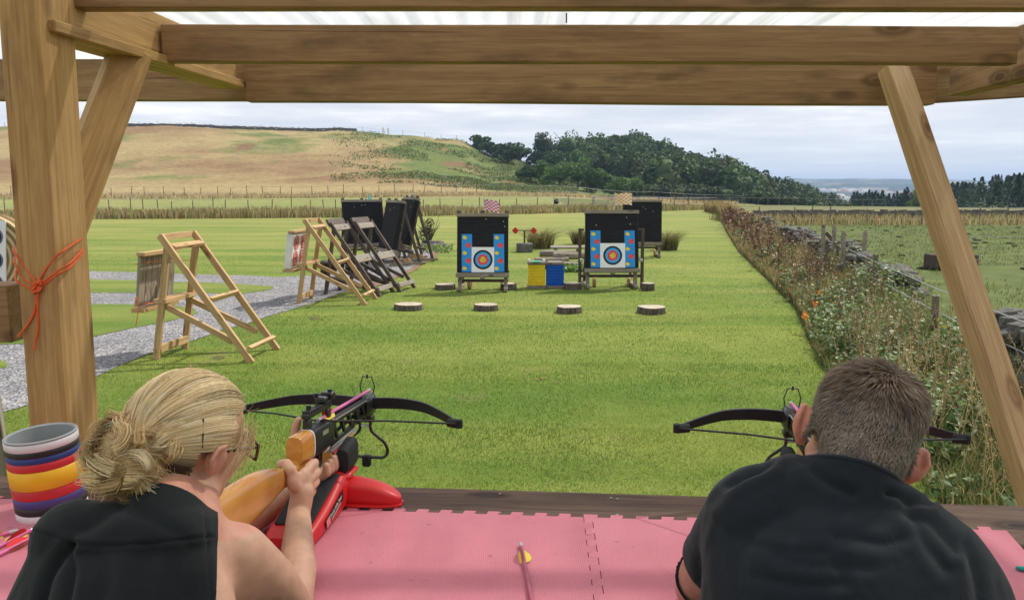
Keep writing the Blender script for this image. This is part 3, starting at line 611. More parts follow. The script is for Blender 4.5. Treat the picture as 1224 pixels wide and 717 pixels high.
fence('post_and_wire_fence', line_pts(jit_range(-40, 560, 21, .4), lambda p: float(np.interp(p, [0, 400, 560], [253, 260, 262])), .3), 1.5, .13, 'tiny fence along the skyline of the hill', (.9,), .02)
fence('field_fence', line_pts([905, 948, 968, 990, 1035, 1068, 1100, 1136, 1168, 1201, 1240, 1290], lambda p: 46.0, .2), 1.0, .08, 'wire fence crossing the field in front of the long dark wall', (.3, .95), .010)
fence('wood_edge_fence', line_pts(jit_range(800, 1060, 13, .3), lambda p: float(np.interp(p, [800, 1060], [128, 112])), .3), 1.2, .09, 'thin fence in front of the trees beyond the field', (.9,), .015)
# fence running beside the wall on the verge, mostly sunk in plants
vb_ = [Vector((float(XW(y)) - .25, y, 0)) for y in (5.6, 8.2, 11.4, 14.4, 17, 19.5, 23, 27, 31, 36, 42)]
fence('verge_fence', vb_, .98, .085, 'post and wire fence sunk in the verge plants beside the wall', (.75, .99), .006, lean=.07)
# old gate posts with a strut at the gap in the wall
def pnt(px, py, Y): return at(px, py, Y)
for pts, lab in (([(984, 290, 274, 15.5)], 'leftmost of the old fence posts at the gap in the wall, carrying the strut'), ([(997, 292, 275, 15.2)], 'middle post of the old gateway by the wall gap'), ([(1008, 301, 283, 14.0)], 'shorter post right of the old gateway strut'), ([(1032, 300, 282, 14.6)], 'leaning grey post at the right end of the wall gap')):
    px, yb, yt, Y = pts[0]; b_ = at(px, yb, Y); tp = at(px + (2 if px == 1032 else 0), yt, Y); h = tp.z + .05
    t = empty('gate_post', (b_.x, b_.y, 0), 0, lab, 'post', 'old posts at the wall gap')
    bm = tube_bm([(0, 0, -.1), (.01, 0, h * .5), ((tp.x - b_.x), 0, h), ((tp.x - b_.x), 0, h + .05)], .04, 8, True, [.048, .045, .04, .02]); link('post', bm_mesh('post', bm, ang=40), M_GREYW, t)
    if px == 984: timber('strut', (0.05, 0, h - .12), (.62, -.4, .45), .07, .07, M_DARKW, t)
    for q in (.2, .4): tube('staple', [(.06, -.05, h - q), (.085, -.05, h - q - .02), (.06, -.05, h - q - .04)], .004, M_WIRE, t, 5)
t = empty('field_post', (gnd(1119, 318).x, gnd(1119, 318).y, 0), 0, 'lone grey post in the field beside the low dark trough', 'post')
link('post', bm_mesh('post', tube_bm([(0, 0, -.1), (.02, 0, .7), (.03, 0, 1.28), (.03, 0, 1.32)], .05, 8, True, [.055, .05, .045, .02]), ang=40), M_GREYW, t); tube('wire', [(0.03, 0, .8), (4, -.1, .72)], .008, M_WIRE, t, 5)
t = empty('water_trough', (gnd(1137, 321).x, gnd(1137, 321).y, 0), R(6), 'low dark trough partly behind the slanting brace', 'trough')
for nm, s, l in (('side', (1.0, .06, .24), (0, -.3, .13)), ('side', (1.1, .07, .34), (0, .3, .19)), ('end', (.07, .53, .34), (-.515, 0, .19)), ('end', (.07, .53, .34), (.515, 0, .19)), ('base', (.96, .53, .05), (0, 0, .06))): box_obj(nm, s, l, M_DARKW, t, bev=.015)
# fence at the far right, white electric tape posts
M_STONE = None
m, nt, b = mat_new('gritstone', .92, .15); v = coords(nt, 'Object'); n1 = noise(nt, v, 6, 6, .65); n2 = noise(nt, v, 30, 4)
c = ramp(nt, [(.3, (.045, .042, .038)), (.5, (.12, .112, .10)), (.72, (.24, .23, .21))], n1.outputs[0]); nt.links.new(mixc(nt, .35, c.outputs[0], ramp(nt, [(.4, (.05, .05, .045)), (.6, (.20, .20, .18))], n2.outputs[0]).outputs[0]), b.inputs['Base Color']); bump(nt, b, n1.outputs[0], .8, .03); M_STONE = m
def stone_mesh(seed, flat=.6):
    r = random.Random(seed); bm = bmesh.new(); bmesh.ops.create_icosphere(bm, subdivisions=1, radius=.62)
    for v in bm.verts: v.co = Vector([max(-.5, min(.5, c * r.uniform(.8, 1.2))) for c in v.co])
    return bm_mesh('stone', bm)
STM = [stone_mesh(i) for i in range(9)]
for me in STM: me.materials.append(M_STONE)
wall = empty('dry_stone_wall', (float(XW(6)), 6, 0), 0, 'tumbledown dry stone wall running along the right of the verge', 'stone wall'); WO = Vector((float(XW(6)), 6, 0)); cnt = 0
def put_stone(x, y, z, L, Wd, H, yaw, tilt=.1):
    global cnt
    o = bpy.data.objects.new('stone', STM[cnt % 9]); COL.objects.link(o); o.parent = wall; cnt += 1
    o.matrix_basis = Matrix.Translation(Vector((x, y, z)) - WO) @ Euler((random.gauss(0, tilt), random.gauss(0, tilt), yaw)).to_matrix().to_4x4() @ Matrix.Diagonal((Wd, L, H, 1))
random.seed(21)
y = 15.4
while y < 46:      # top courses of the standing part, stone by stone
    sc = np.interp(y, [15, 46], [.58, 1.6]); yaw = -math.atan(float(XW(y + 1) - XW(y))); hh = .86 + .10 * math.sin(y * .9) + random.uniform(-.05, .05)
    for lv, zz_ in enumerate((hh - .07, hh - .22, hh - .37)):
        for q in ((-.2, .2) if y < 26 else (-.1,)):
            if cnt < 255: put_stone(float(XW(y)) + q + random.uniform(-.05, .05), y + random.uniform(-.06, .06), zz_, .38 * sc, random.uniform(.20, .32), random.uniform(.09, .16), yaw, .09)
    y += .40 * sc
for px, py, Y, s in ((1018, 308, 13.7, .30), (1026, 309, 13.5, .26), (1034, 307, 13.4, .33), (1022, 303, 13.8, .2), (1053, 322, 12.1, .42), (1062, 323, 11.8, .40), (1073, 325, 11.5, .45), (1082, 329, 11.2, .42), (1090, 334, 10.9, .34), (1070, 331, 11.3, .3),
    (1078, 321, 11.7, .28), (1203, 378, 6.9, .34), (1216, 388, 6.65, .36), (1233, 395, 6.4, .4), (1226, 380, 6.8, .3), (1247, 402, 6.1, .4), (1212, 402, 6.5, .34), (1196, 392, 7.0, .3)):
    p = at(px, py, Y); put_stone(p.x, p.y, p.z, s * .85, s * .8, s * .5, random.uniform(-.6, .2), .2)
    for k in range(2): put_stone(p.x + random.uniform(-.15, .2), p.y + random.uniform(-.15, .15), p.z - .17 * (k + 1), .3, .32, .17, random.random())
# core of the wall below the courses (joined: hidden in the plants)
bm = bmesh.new(); rnd = random.Random(4); y = 4.0
while y < 60:
    sc = 1 + max(0, y - 12) * .03
    for z in (.08, .25, .42, .56):
        if (y < 15.2 and z > .1 + .0) : continue
        box_bm(bm, rnd.uniform(.3, .42), .36 * sc, .15, Matrix.Translation((float(XW(y)) + .05 + rnd.uniform(-.06, .06) - WO.x, y - WO.y, z)) @ Euler((rnd.gauss(0, .06), rnd.gauss(0, .06), rnd.gauss(0, .1))).to_matrix().to_4x4(), .03)
    y += .42 * sc
tag(link('lower_stones', bm_mesh('lower_stones', bm), M_STONE, wall), kind='stuff')
# long dark field wall across the field, rows of rough stones
def rubble_wall(name, P0, P1, h, label, n=150):
    t = empty(name, P0, 0, label, 'stone wall'); bm = bmesh.new(); P0 = Vector(P0); P1 = Vector(P1); L = (P1 - P0).length; yaw = math.atan2((P1 - P0).y, (P1 - P0).x)
    for i in range(n):
        s = (i + .5) / n; p = (P1 - P0) * s; gz = float(terr(P0.x + p.x, P0.y + p.y)) - P0.z
        for k in range(2): box_bm(bm, L / n * 1.06, .45, h * .55, Matrix.Translation((p.x, p.y, gz + h * (.25 + .48 * k) + rnd.uniform(-.12, .16) * h)) @ Euler((0, rnd.gauss(0, .05), yaw)).to_matrix().to_4x4())
    tag(link('stones', bm_mesh('stones', bm), M_STONE, t), kind='stuff')
rubble_wall('field_wall', (16.4, 54, 0), (52, 55.5, 0), .55, 'long low dark wall across the field behind the wire fence', 110)
def crest(px, d): X = (px - 612) / F_PX * d; return (X, d, float(terr(X, d)))
a = crest(40, 254); b2 = crest(430, 262); rubble_wall('hilltop_wall', a, b2, .9, 'dark wall along the skyline of the hill', 160)
# white skyline post pair
for px, lab in ((461, 'left of the two white posts on the skyline'), (467, 'right of the two white posts on the skyline')):
    p = crest(px, 260); box_obj('skyline_post', (.5, .4, 2.4), (p[0], p[1], p[2] + 1.0), plain('white_post', (.7, .7, .68)), None, bev=.05); tag(COL.objects[-1], lab, 'post')
# metal field gate behind the yellow flag
gp = gnd(725, 252.5); t = empty('field_gate', (gp.x, gp.y - 1.0, 0), 0, 'grey metal field gate in the far fence near the yellow flag', 'gate'); M_GATE = plain('galvanised_gate', (.22, .25, .24), .45, .5, .1, 20)
for z in (.25, .5, .75, 1.0, 1.25): tube('bar', [(-1.4, 0, z), (1.4, 0, z)], .035, M_GATE, t, 6)
for x in (-1.4, 0, 1.4): tube('upright', [(x, -.02, .2), (x, -.02, 1.28)], .04, M_GATE, t, 6)
for x in (-1.65, 1.65): timber('gate_stump', (x, 0, -.1), (x, 0, 1.5), .2, .2, M_GREYW, t)
# molehills, dung and dark tufts in the field
r = np.random.default_rng(31); V = []; n = 0; cc = []
mh = bmesh.new()
for i in range(46):
    px = r.uniform(1000, 1240); py = r.choice([r.uniform(270, 300), r.uniform(262, 330)]); p = gnd(px, py); s = r.uniform(.05, .17)
    if p.x < XW(p.y) + .6: continue
    b_ = bmesh.new(); bmesh.ops.create_icosphere(b_, subdivisions=1, radius=1)
    for v in b_.verts: v.co = Vector((p.x + v.co.x * s * r.uniform(.7, 1.2), p.y + v.co.y * s * r.uniform(.7, 1.2), max(-.02, v.co.z * s * .35)))
    tm = bpy.data.meshes.new('t'); b_.to_mesh(tm); b_.free(); mh.from_mesh(tm)
tag(link('molehills', bm_mesh('molehills', mh), plain('dark_earth', (.05, .045, .03), .95, .1, .4, 8)), 'scattered dark molehills in the right hand field', 'molehills', kind='stuff')
n = 30000; y = 4 + 52 * r.random(n) ** 1.2; x = XW(y) + .3 + r.random(n) * (y * .62); kk = fbm(x * .5, y * .5, 3) > .42; x, y = x[kk], y[kk]; n = len(x)
blades('field_grass', x, y, 0 * x, r.uniform(.03, .10, n), .012 * np.interp(y, [4, 50], [1, 4]), r.uniform(.2, .9, n), pal(n, [(.11, .14, .045), (.17, .18, .07), TAN], [4, 3, .6]), label='grazed tufty grass of the right hand field', cat='grass')
n = 7000; y = r.uniform(44, 52.5, n); x = r.uniform(13, 50, n); blades('field_dry_grass', x, y, 0 * x, r.uniform(.15, .6, n), np.zeros(n) + .06, r.uniform(.1, .6, n), pal(n, [STRAW, TAN, OLIVE, RUST], [3, 3, 2, .6]), 2, label='dry strip of grass behind the field fence', cat='long grass')
# dark birds / bag on the fence
p = at(665, 241, 69); o = link('black_bag', bm_mesh('black_bag', tube_bm([(-.05, 0, -.22), (0, 0, 0), (.06, 0, .25)], .2, 8, True, [.12, .25, .06])), plain('black_plastic', (.02, .02, .03))); o.location = p; tag(o, 'small dark bag caught on the far fence', 'bag')

# ------------------------------------------------------------------ timber shelter
SB = Vector((-1.1, 1.9, 0.5))
sh = empty('timber_shelter', SB, 0, 'timber shooting shelter with translucent sheet roof framing the view', 'shelter')
def S(p): return Vector(p) - SB
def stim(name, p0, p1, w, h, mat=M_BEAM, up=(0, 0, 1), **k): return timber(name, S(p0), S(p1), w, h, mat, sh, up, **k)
MATZ = 1.26
# left post: broad face to the camera, side face to the range
pt = at(21, 0, 1.86); pb = at(63, 590, 1.86); pt.y += .075; pb.y += .075
pt = pt + (pt - pb) * .08; pb2 = pb + (pb - pt) * .62
stim('post', pb2, pt, .090, .15, M_TIMBER, (0, 1, 0), warp=.002)
# cross rail running left from the post, with its end grain block
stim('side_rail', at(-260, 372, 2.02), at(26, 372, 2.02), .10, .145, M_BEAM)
# left wall plate and rafter (front to back), right wall plate
A0 = at(62, 14, 1.70); A1 = at(308, 104, 3.10)
zt = 2.39; xL = -.985
stim('wall_plate', (-1.105, 1.90, 2.372), (-1.047, 3.06, 2.385), .11, .028, M_TIMBER)
stim('rafter', (-1.112, 1.90, 2.452), (-1.052, 3.02, 2.450), .07, .125, M_TIMBER)

XR = 1.615
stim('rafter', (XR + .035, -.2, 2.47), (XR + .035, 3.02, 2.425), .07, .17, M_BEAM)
# cross beams
def cross(pxl, pxr, yl, yr, hl, Y, th, mat=M_BEAM, **k):
    a = at(pxl, yl, Y); b = at(pxr, yr, Y); return stim('cross_beam', a, b, th, hl, mat, **k)
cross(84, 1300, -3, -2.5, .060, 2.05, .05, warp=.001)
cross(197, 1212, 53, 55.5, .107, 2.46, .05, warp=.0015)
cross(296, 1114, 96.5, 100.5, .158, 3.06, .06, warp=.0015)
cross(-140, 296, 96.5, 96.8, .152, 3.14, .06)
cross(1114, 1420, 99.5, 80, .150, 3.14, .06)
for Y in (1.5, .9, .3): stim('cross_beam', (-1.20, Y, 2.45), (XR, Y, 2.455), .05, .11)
# braces
stim('brace', at(66, 300, 2.06), at(157, 60, 2.30), .100, .058, M_TIMBER, (.72, -.70, 0), ext=.0)
b0 = at(1068, 84, 2.96); b1 = at(1222, 545, 2.28)
stim('brace', b1 + (b1 - b0) * .35, b0 + (b0 - b1) * .0, .098, .058, M_PALE, (.30, -1, 0), warp=.001)
# other posts out of view hold the roof up
stim('post', (2.0, 1.9, 0), (2.0, 1.9, 2.4), .12, .12, M_TIMBER, (0, 1, 0))
stim('post', (-1.5, -1.1, 0), (-1.5, -1.1, 2.4), .12, .12, M_TIMBER, (0, 1, 0)); stim('post', (2.0, -1.1, 0), (2.0, -1.1, 2.4), .12, .12, M_TIMBER, (0, 1, 0))
# unseen rear boarding, added to keep light from behind off the post's near face
for i in range(13): stim('unseen_wall_board', (-1.6, -1.18, .6 + i * .145), (2.1, -1.18, .6 + i * .145), .022, .142, M_DARKW)
# corrugated translucent roof
m, nt, b = mat_new('translucent_sheet', .35, .4); v = coords(nt, 'Object', (14, .30, 1), rnd=False); n1 = noise(nt, v, 1.0, 6, .65, .3); n2 = noise(nt, coords(nt, 'Object', rnd=False), 3, 5)
c = ramp(nt, [(.3, (.42, .45, .43)), (.5, (.74, .77, .77)), (.7, (.92, .94, .96))], n1.outputs[0]); c = mixc(nt, .3, c.outputs[0], ramp(nt, [(.35, (.62, .60, .5)), (.65, (.95, .95, .95))], n2.outputs[0]).outputs[0])
t_ = nt.nodes.new('ShaderNodeBsdfTranslucent'); tp = nt.nodes.new('ShaderNodeBsdfTransparent'); m1 = nt.nodes.new('ShaderNodeMixShader'); m2 = nt.nodes.new('ShaderNodeMixShader')
nt.links.new(c, b.inputs['Base Color']); nt.links.new(c, t_.inputs[0]); nt.links.new(c, tp.inputs[0]); m1.inputs[0].default_value = .72; m2.inputs[0].default_value = .36
nt.links.new(b.outputs[0], m1.inputs[1]); nt.links.new(t_.outputs[0], m1.inputs[2]); nt.links.new(m1.outputs[0], m2.inputs[1]); nt.links.new(tp.outputs[0], m2.inputs[2]); nt.links.new(m2.outputs[0], nt.nodes['Material Output'].inputs[0]); M_SHEET = m
xs = np.arange(-1.75, 2.35, .0095); ys = np.array([-1.4, .5, 2.0, 3.0, 3.30]); XX, YY = np.meshgrid(xs, ys, indexing='ij'); ZZ = 2.532 - .006 * (YY - 1) + .0065 * np.sin(XX / .076 * 2 * PI)
idx = np.arange(XX.size).reshape(XX.shape); Qd = np.stack([idx[:-1, :-1], idx[1:, :-1], idx[1:, 1:], idx[:-1, 1:]], -1).reshape(-1, 4)
link('roof_sheet', np_mesh('roof_sheet', np.stack([XX - SB.x, YY - SB.y, ZZ - SB.z], -1), Qd, sm=True), M_SHEET, sh)
p = at(677, 25, 2.3); tube('roof_nail', [S((p.x, p.y, p.z + .02)), S((p.x, p.y, p.z - .006))], .0022, plain('nail', (.05, .05, .05)), sh, 6)
# floor deck
for i in range(22): stim('deck_board', (-1.9, -1.1 + i * .14, .47), (2.4, -1.1 + i * .14, .47), .135, .03, M_GREYW)

# ------------------------------------------------------------------ shooting bench with stained front plank
zt_ = MATZ
fl = gnd(560, 578, zt_); fr = gnd(1224, 600, zt_); nl_ = gnd(560, 616, zt_); nr_ = gnd(1224, 637, zt_)
dirx = (nr_ - nl_).normalized(); dy = Vector((-dirx.y, dirx.x, 0)); EDGE0 = nl_        # near edge of the plank
def E(u, v, z=0): return EDGE0 + dirx * u + dy * v + Vector((0, 0, z))
bench = empty('shooting_bench', (0, 1.2, .5), 0, 'long shooting bench under the pink mats', 'bench'); BO = Vector((0, 1.2, .5))
PW = .165
timber('front_plank', E(-1.3, PW / 2 - .03, -.016) - BO, E(1.5, PW / 2 - .03, -.016) - BO, PW + .06, .03, M_PLANK, bench, bev=.004, warp=.0012)
for i in range(3): timber('table_board', E(-1.3, -.075 - .125 * i, -.03) - BO, E(1.5, -.075 - .125 * i, -.03) - BO, .12, .024, M_GREYW, bench)
for u in (-1.2, -.1, 1.35):
    for v in (.04, -.33): timber('leg', E(u, v, -.05) - BO, E(u, v, -.76) - BO, .07, .07, M_TIMBER, bench, (0, 1, 0))
timber('front_apron', E(-1.3, PW - .02, -.10) - BO, E(1.5, PW - .02, -.10) - BO, .03, .13, M_PLANK, bench)
M_SCREW = plain('screw_head', (.35, .34, .30), .4, .5, .1, metal=.6)
for u, v in ((.06, .135), (.07, .02), (.33, .13), (.345, .125), (.34, .03), (.62, .12), (-.16, .03), (.9, .12), (1.0, .03), (-.3, .13)):
    bm = disc_bm(.0035, .002, 10); link('screw_head', bm_mesh('screw_head', bm), M_SCREW, bench, Matrix.Translation(E(u, v, .0005) - BO))
# foam mats with dovetail edges
m, nt, b = mat_new('pink_foam', .75, .25); v = coords(nt, 'Object', rnd=False)
wv = nt.nodes.new('ShaderNodeTexWave'); wv.inputs['Scale'].default_value = 75; wv.inputs['Distortion'].default_value = .0; nt.links.new(v, wv.inputs['Vector'])
wv2 = nt.nodes.new('ShaderNodeTexWave'); wv2.bands_direction = 'Y'; wv2.inputs['Scale'].default_value = 75; nt.links.new(v, wv2.inputs['Vector'])
hh = mth(nt, 'MULTIPLY', wv.outputs['Fac'], wv2.outputs['Fac']); n1 = noise(nt, v, 5, 5); n2 = noise(nt, v, 90, 3)
c = ramp(nt, [(.3, (.58, .18, .235)), (.7, (.70, .24, .30))], n1.outputs[0]); c = mixc(nt, mth(nt, 'MULTIPLY', hh, .35), c.outputs[0], (.80, .33, .40))
sp_ = ramp(nt, [(.69, (0, 0, 0)), (.74, (1, 1, 1))], noise(nt, v, 38, 3, .5).outputs[0]); c = mixc(nt, mth(nt, 'MULTIPLY', sp_.outputs[0], .35), c, (.25, .06, .07))
nt.links.new(c, b.inputs['Base Color']); bump(nt, b, hh, .35, .002); M_FOAM = m
PIT = .0535
def dove(u0, u1, v, out, phase=0.0, d=.018):
    """outline of a dovetailed edge from u0 to u1 at v; tabs stick out by d"""
    o = []; n = int(abs(u1 - u0) / PIT); s = 1 if u1 > u0 else -1
    for i in range(n):
        a = u0 + s * (i * PIT + phase); o += [(a, v - d * out), (a + s * .024, v - d * out), (a + s * .019, v), (a + s * .0515, v)] if True else []
    return o
us = E(0, 0)
seam_far = gnd(697, 622, zt_); seam_u = (seam_far - EDGE0).dot(dirx)
sk = -.03                                             # the seam runs a little askew
def mat_outline(ua, ub, left):
    far = []; n = int((ub - ua) / PIT); st = (ub - ua) / n
    for i in range(n):
        a = ua + i * st; far += [(a, -.001), (a + st * .30, -.001), (a + st * .25, -.017), (a + st * .77, -.017), (a + st * .72, -.001)][0:0] or [(a + st * .02, .0), (a + st * .50, .0), (a + st * .45, -.017), (a + st * .97, -.017)]
    return far
def seam_pts(u, v0, v1, off):
    n = int((v0 - v1) / PIT); o = []; st = (v0 - v1) / n
    for i in range(n):
        v = v0 - i * st; o += [(u + off, v - .002), (u + off, v - st * .45), (u + off + .019, v - st * .40), (u + off + .019, v - st * .96)]
    return o
def foam(name, outline, lab):
    P = [E(u, v) for u, v in outline]; o0 = P[0]; bm = prism_bm([(p.x - o0.x, p.y - o0.y) for p in P], 0.0008, .0125)
    o = link(name, bm_mesh(name, bm), M_FOAM); o.location = o0; tag(o, lab, 'foam mat', 'pink interlocking foam mats on the bench'); return o
SL = [(u + v * .0 - v * .04, v) for u, v in seam_pts(seam_u, -.02, -.47, 0)]
lft = [(-1.22, -.47), (-1.22, 0)] + mat_outline(-1.2, seam_u, True) + [(u - .0008, v) for u, v in SL] + [(SL[-1][0], -.47)]
rgt = [(seam_u + .0007, 0)] + mat_outline(seam_u + .005, seam_u + .0005 + PIT * 17, False) + [(1.1, -.47), (SL[-1][0] + .0008, -.47)] + [(u + .0008, v) for u, v in SL[::-1]]
foam('foam_mat', lft, 'pink foam mat on the left half of the bench, under the red rest')
foam('foam_mat', rgt, 'pink foam mat on the right half of the bench, in front of the man')

# ------------------------------------------------------------------ orange twine round the post
M_TWINE = plain('orange_twine', (.72, .13, .035), .6, .3, .15, 60, .3)
tw = empty('orange_twine', at(42, 342, 1.85), 0, 'orange twine knotted round the left post', 'twine'); TO = at(42, 342, 1.85)
def tp_(px, py, Y): return at(px, py, Y) - TO
YF, YB = 1.862, 1.99
loops = [[(44, 338, YF - .006), (62, 312, YF), (78, 298, 1.872), (98, 285, YB), (97, 283, YB + .03)], [(44, 343, YF - .006), (66, 326, YF), (84, 314, 1.875), (99, 297, YB), (98, 293, YB + .03)], [(44, 346, YF - .006), (66, 330, YF), (84, 319, 1.875), (99, 301, YB), (98, 298, YB + .03)],
    [(43, 338, YF - .006), (32, 322, YF), (18, 303, YF), (16, 295, YF + .05)], [(43, 343, YF - .006), (28, 332, YF), (18, 315, YF), (17, 308, YF + .05)], [(42, 347, YF - .006), (28, 341, YF), (19, 334, YF), (19, 324, YF + .05)],
    [(44, 350, YF - .006), (43, 362, YF - .004), (38, 380, YF - .005), (22, 402, YF - .01)], [(45, 350, YF - .006), (45, 370, YF - .004), (45, 392, YF - .006), (40, 419, YF - .012)]]
for i, L in enumerate(loops): tube('strand', spline([tp_(*q) for q in L], 6), .0027, M_TWINE, tw, 7)
kn = []
for k in range(3):
    kn.append(tube_bm([tp_(44 + 5 * math.cos(a + k), 343 + (6 + k) * math.sin(a) * .9, YF - .008 - .005 * math.sin(a * 2 + k * 2)) for a in np.linspace(0, 6.0, 16)], .0032, 7))
link('knot', bm_mesh('knot', merge(*kn), sm=True), M_TWINE, tw)
# ------------------------------------------------------------------ straw target at the far left with a three spot face
M_STRAW = None
m, nt, b = mat_new('coiled_straw', .9, .1); v = coords(nt, 'Object', rnd=False); wv = nt.nodes.new('ShaderNodeTexWave'); wv.wave_type = 'RINGS'; wv.rings_direction = 'Z'; wv.inputs['Scale'].default_value = 14; wv.inputs['Distortion'].default_value = .6; wv.inputs['Detail'].default_value = 3; nt.links.new(v, wv.inputs['Vector'])
nt.links.new(ramp(nt, [(0, (.20, .13, .06)), (.5, (.45, .33, .18)), (1, (.60, .47, .28))], wv.outputs['Fac']).outputs[0], b.inputs['Base Color']); bump(nt, b, wv.outputs['Fac'], .8, .01); M_STRAW = m
c0 = at(-14, 312, 3.0); t = empty('round_straw_target', c0, 0, 'round coiled straw target at the left edge with a three spot face', 'target'); MX = Euler((R(82), 0, R(4))).to_matrix().to_4x4()
link('boss', bm_mesh('boss', disc_bm(.182, .07, 40, .012), ang=40), M_STRAW, t, MX)
M_WPAPER = plain('white_paper', (.78, .78, .80), .7, .2, .03); M_NAVY = plain('navy_ink', (.02, .03, .09), .6, .2, .1); M_YELL = plain('yellow_ink', (.80, .60, .05), .6, .2, .06)
box_obj('paper_face', (.115, .30, .002), (0, 0, 0), M_WPAPER, t).matrix_basis = MX @ Matrix.Translation((.028, 0, .0368)); 
for k, py in enumerate((-1, 0, 1)):
    for r_0, mt, zz2 in ((.0365, M_NAVY, .0390), (.034, plain('pale_ring', (.5, .5, .6)), .0396), (.0330, M_NAVY, .0402), (.019, plain('grey_ring', (.12, .14, .25)), .0408), (.0175, M_NAVY, .0412), (.0085, M_YELL, .0418)):
        link('ring', bm_mesh('ring', disc_bm(r_0, .001, 28)), mt, t, MX @ Matrix.Translation((.038, py * .088 + .0, zz2)))
timber('stand_leg', (-.12, .08, -.05), (-.2, .35, -1.70), .05, .05, M_GREYW, t); timber('stand_leg', (.12, .08, -.05), (.14, .35, -1.65), .04, .04, M_GREYW, t)
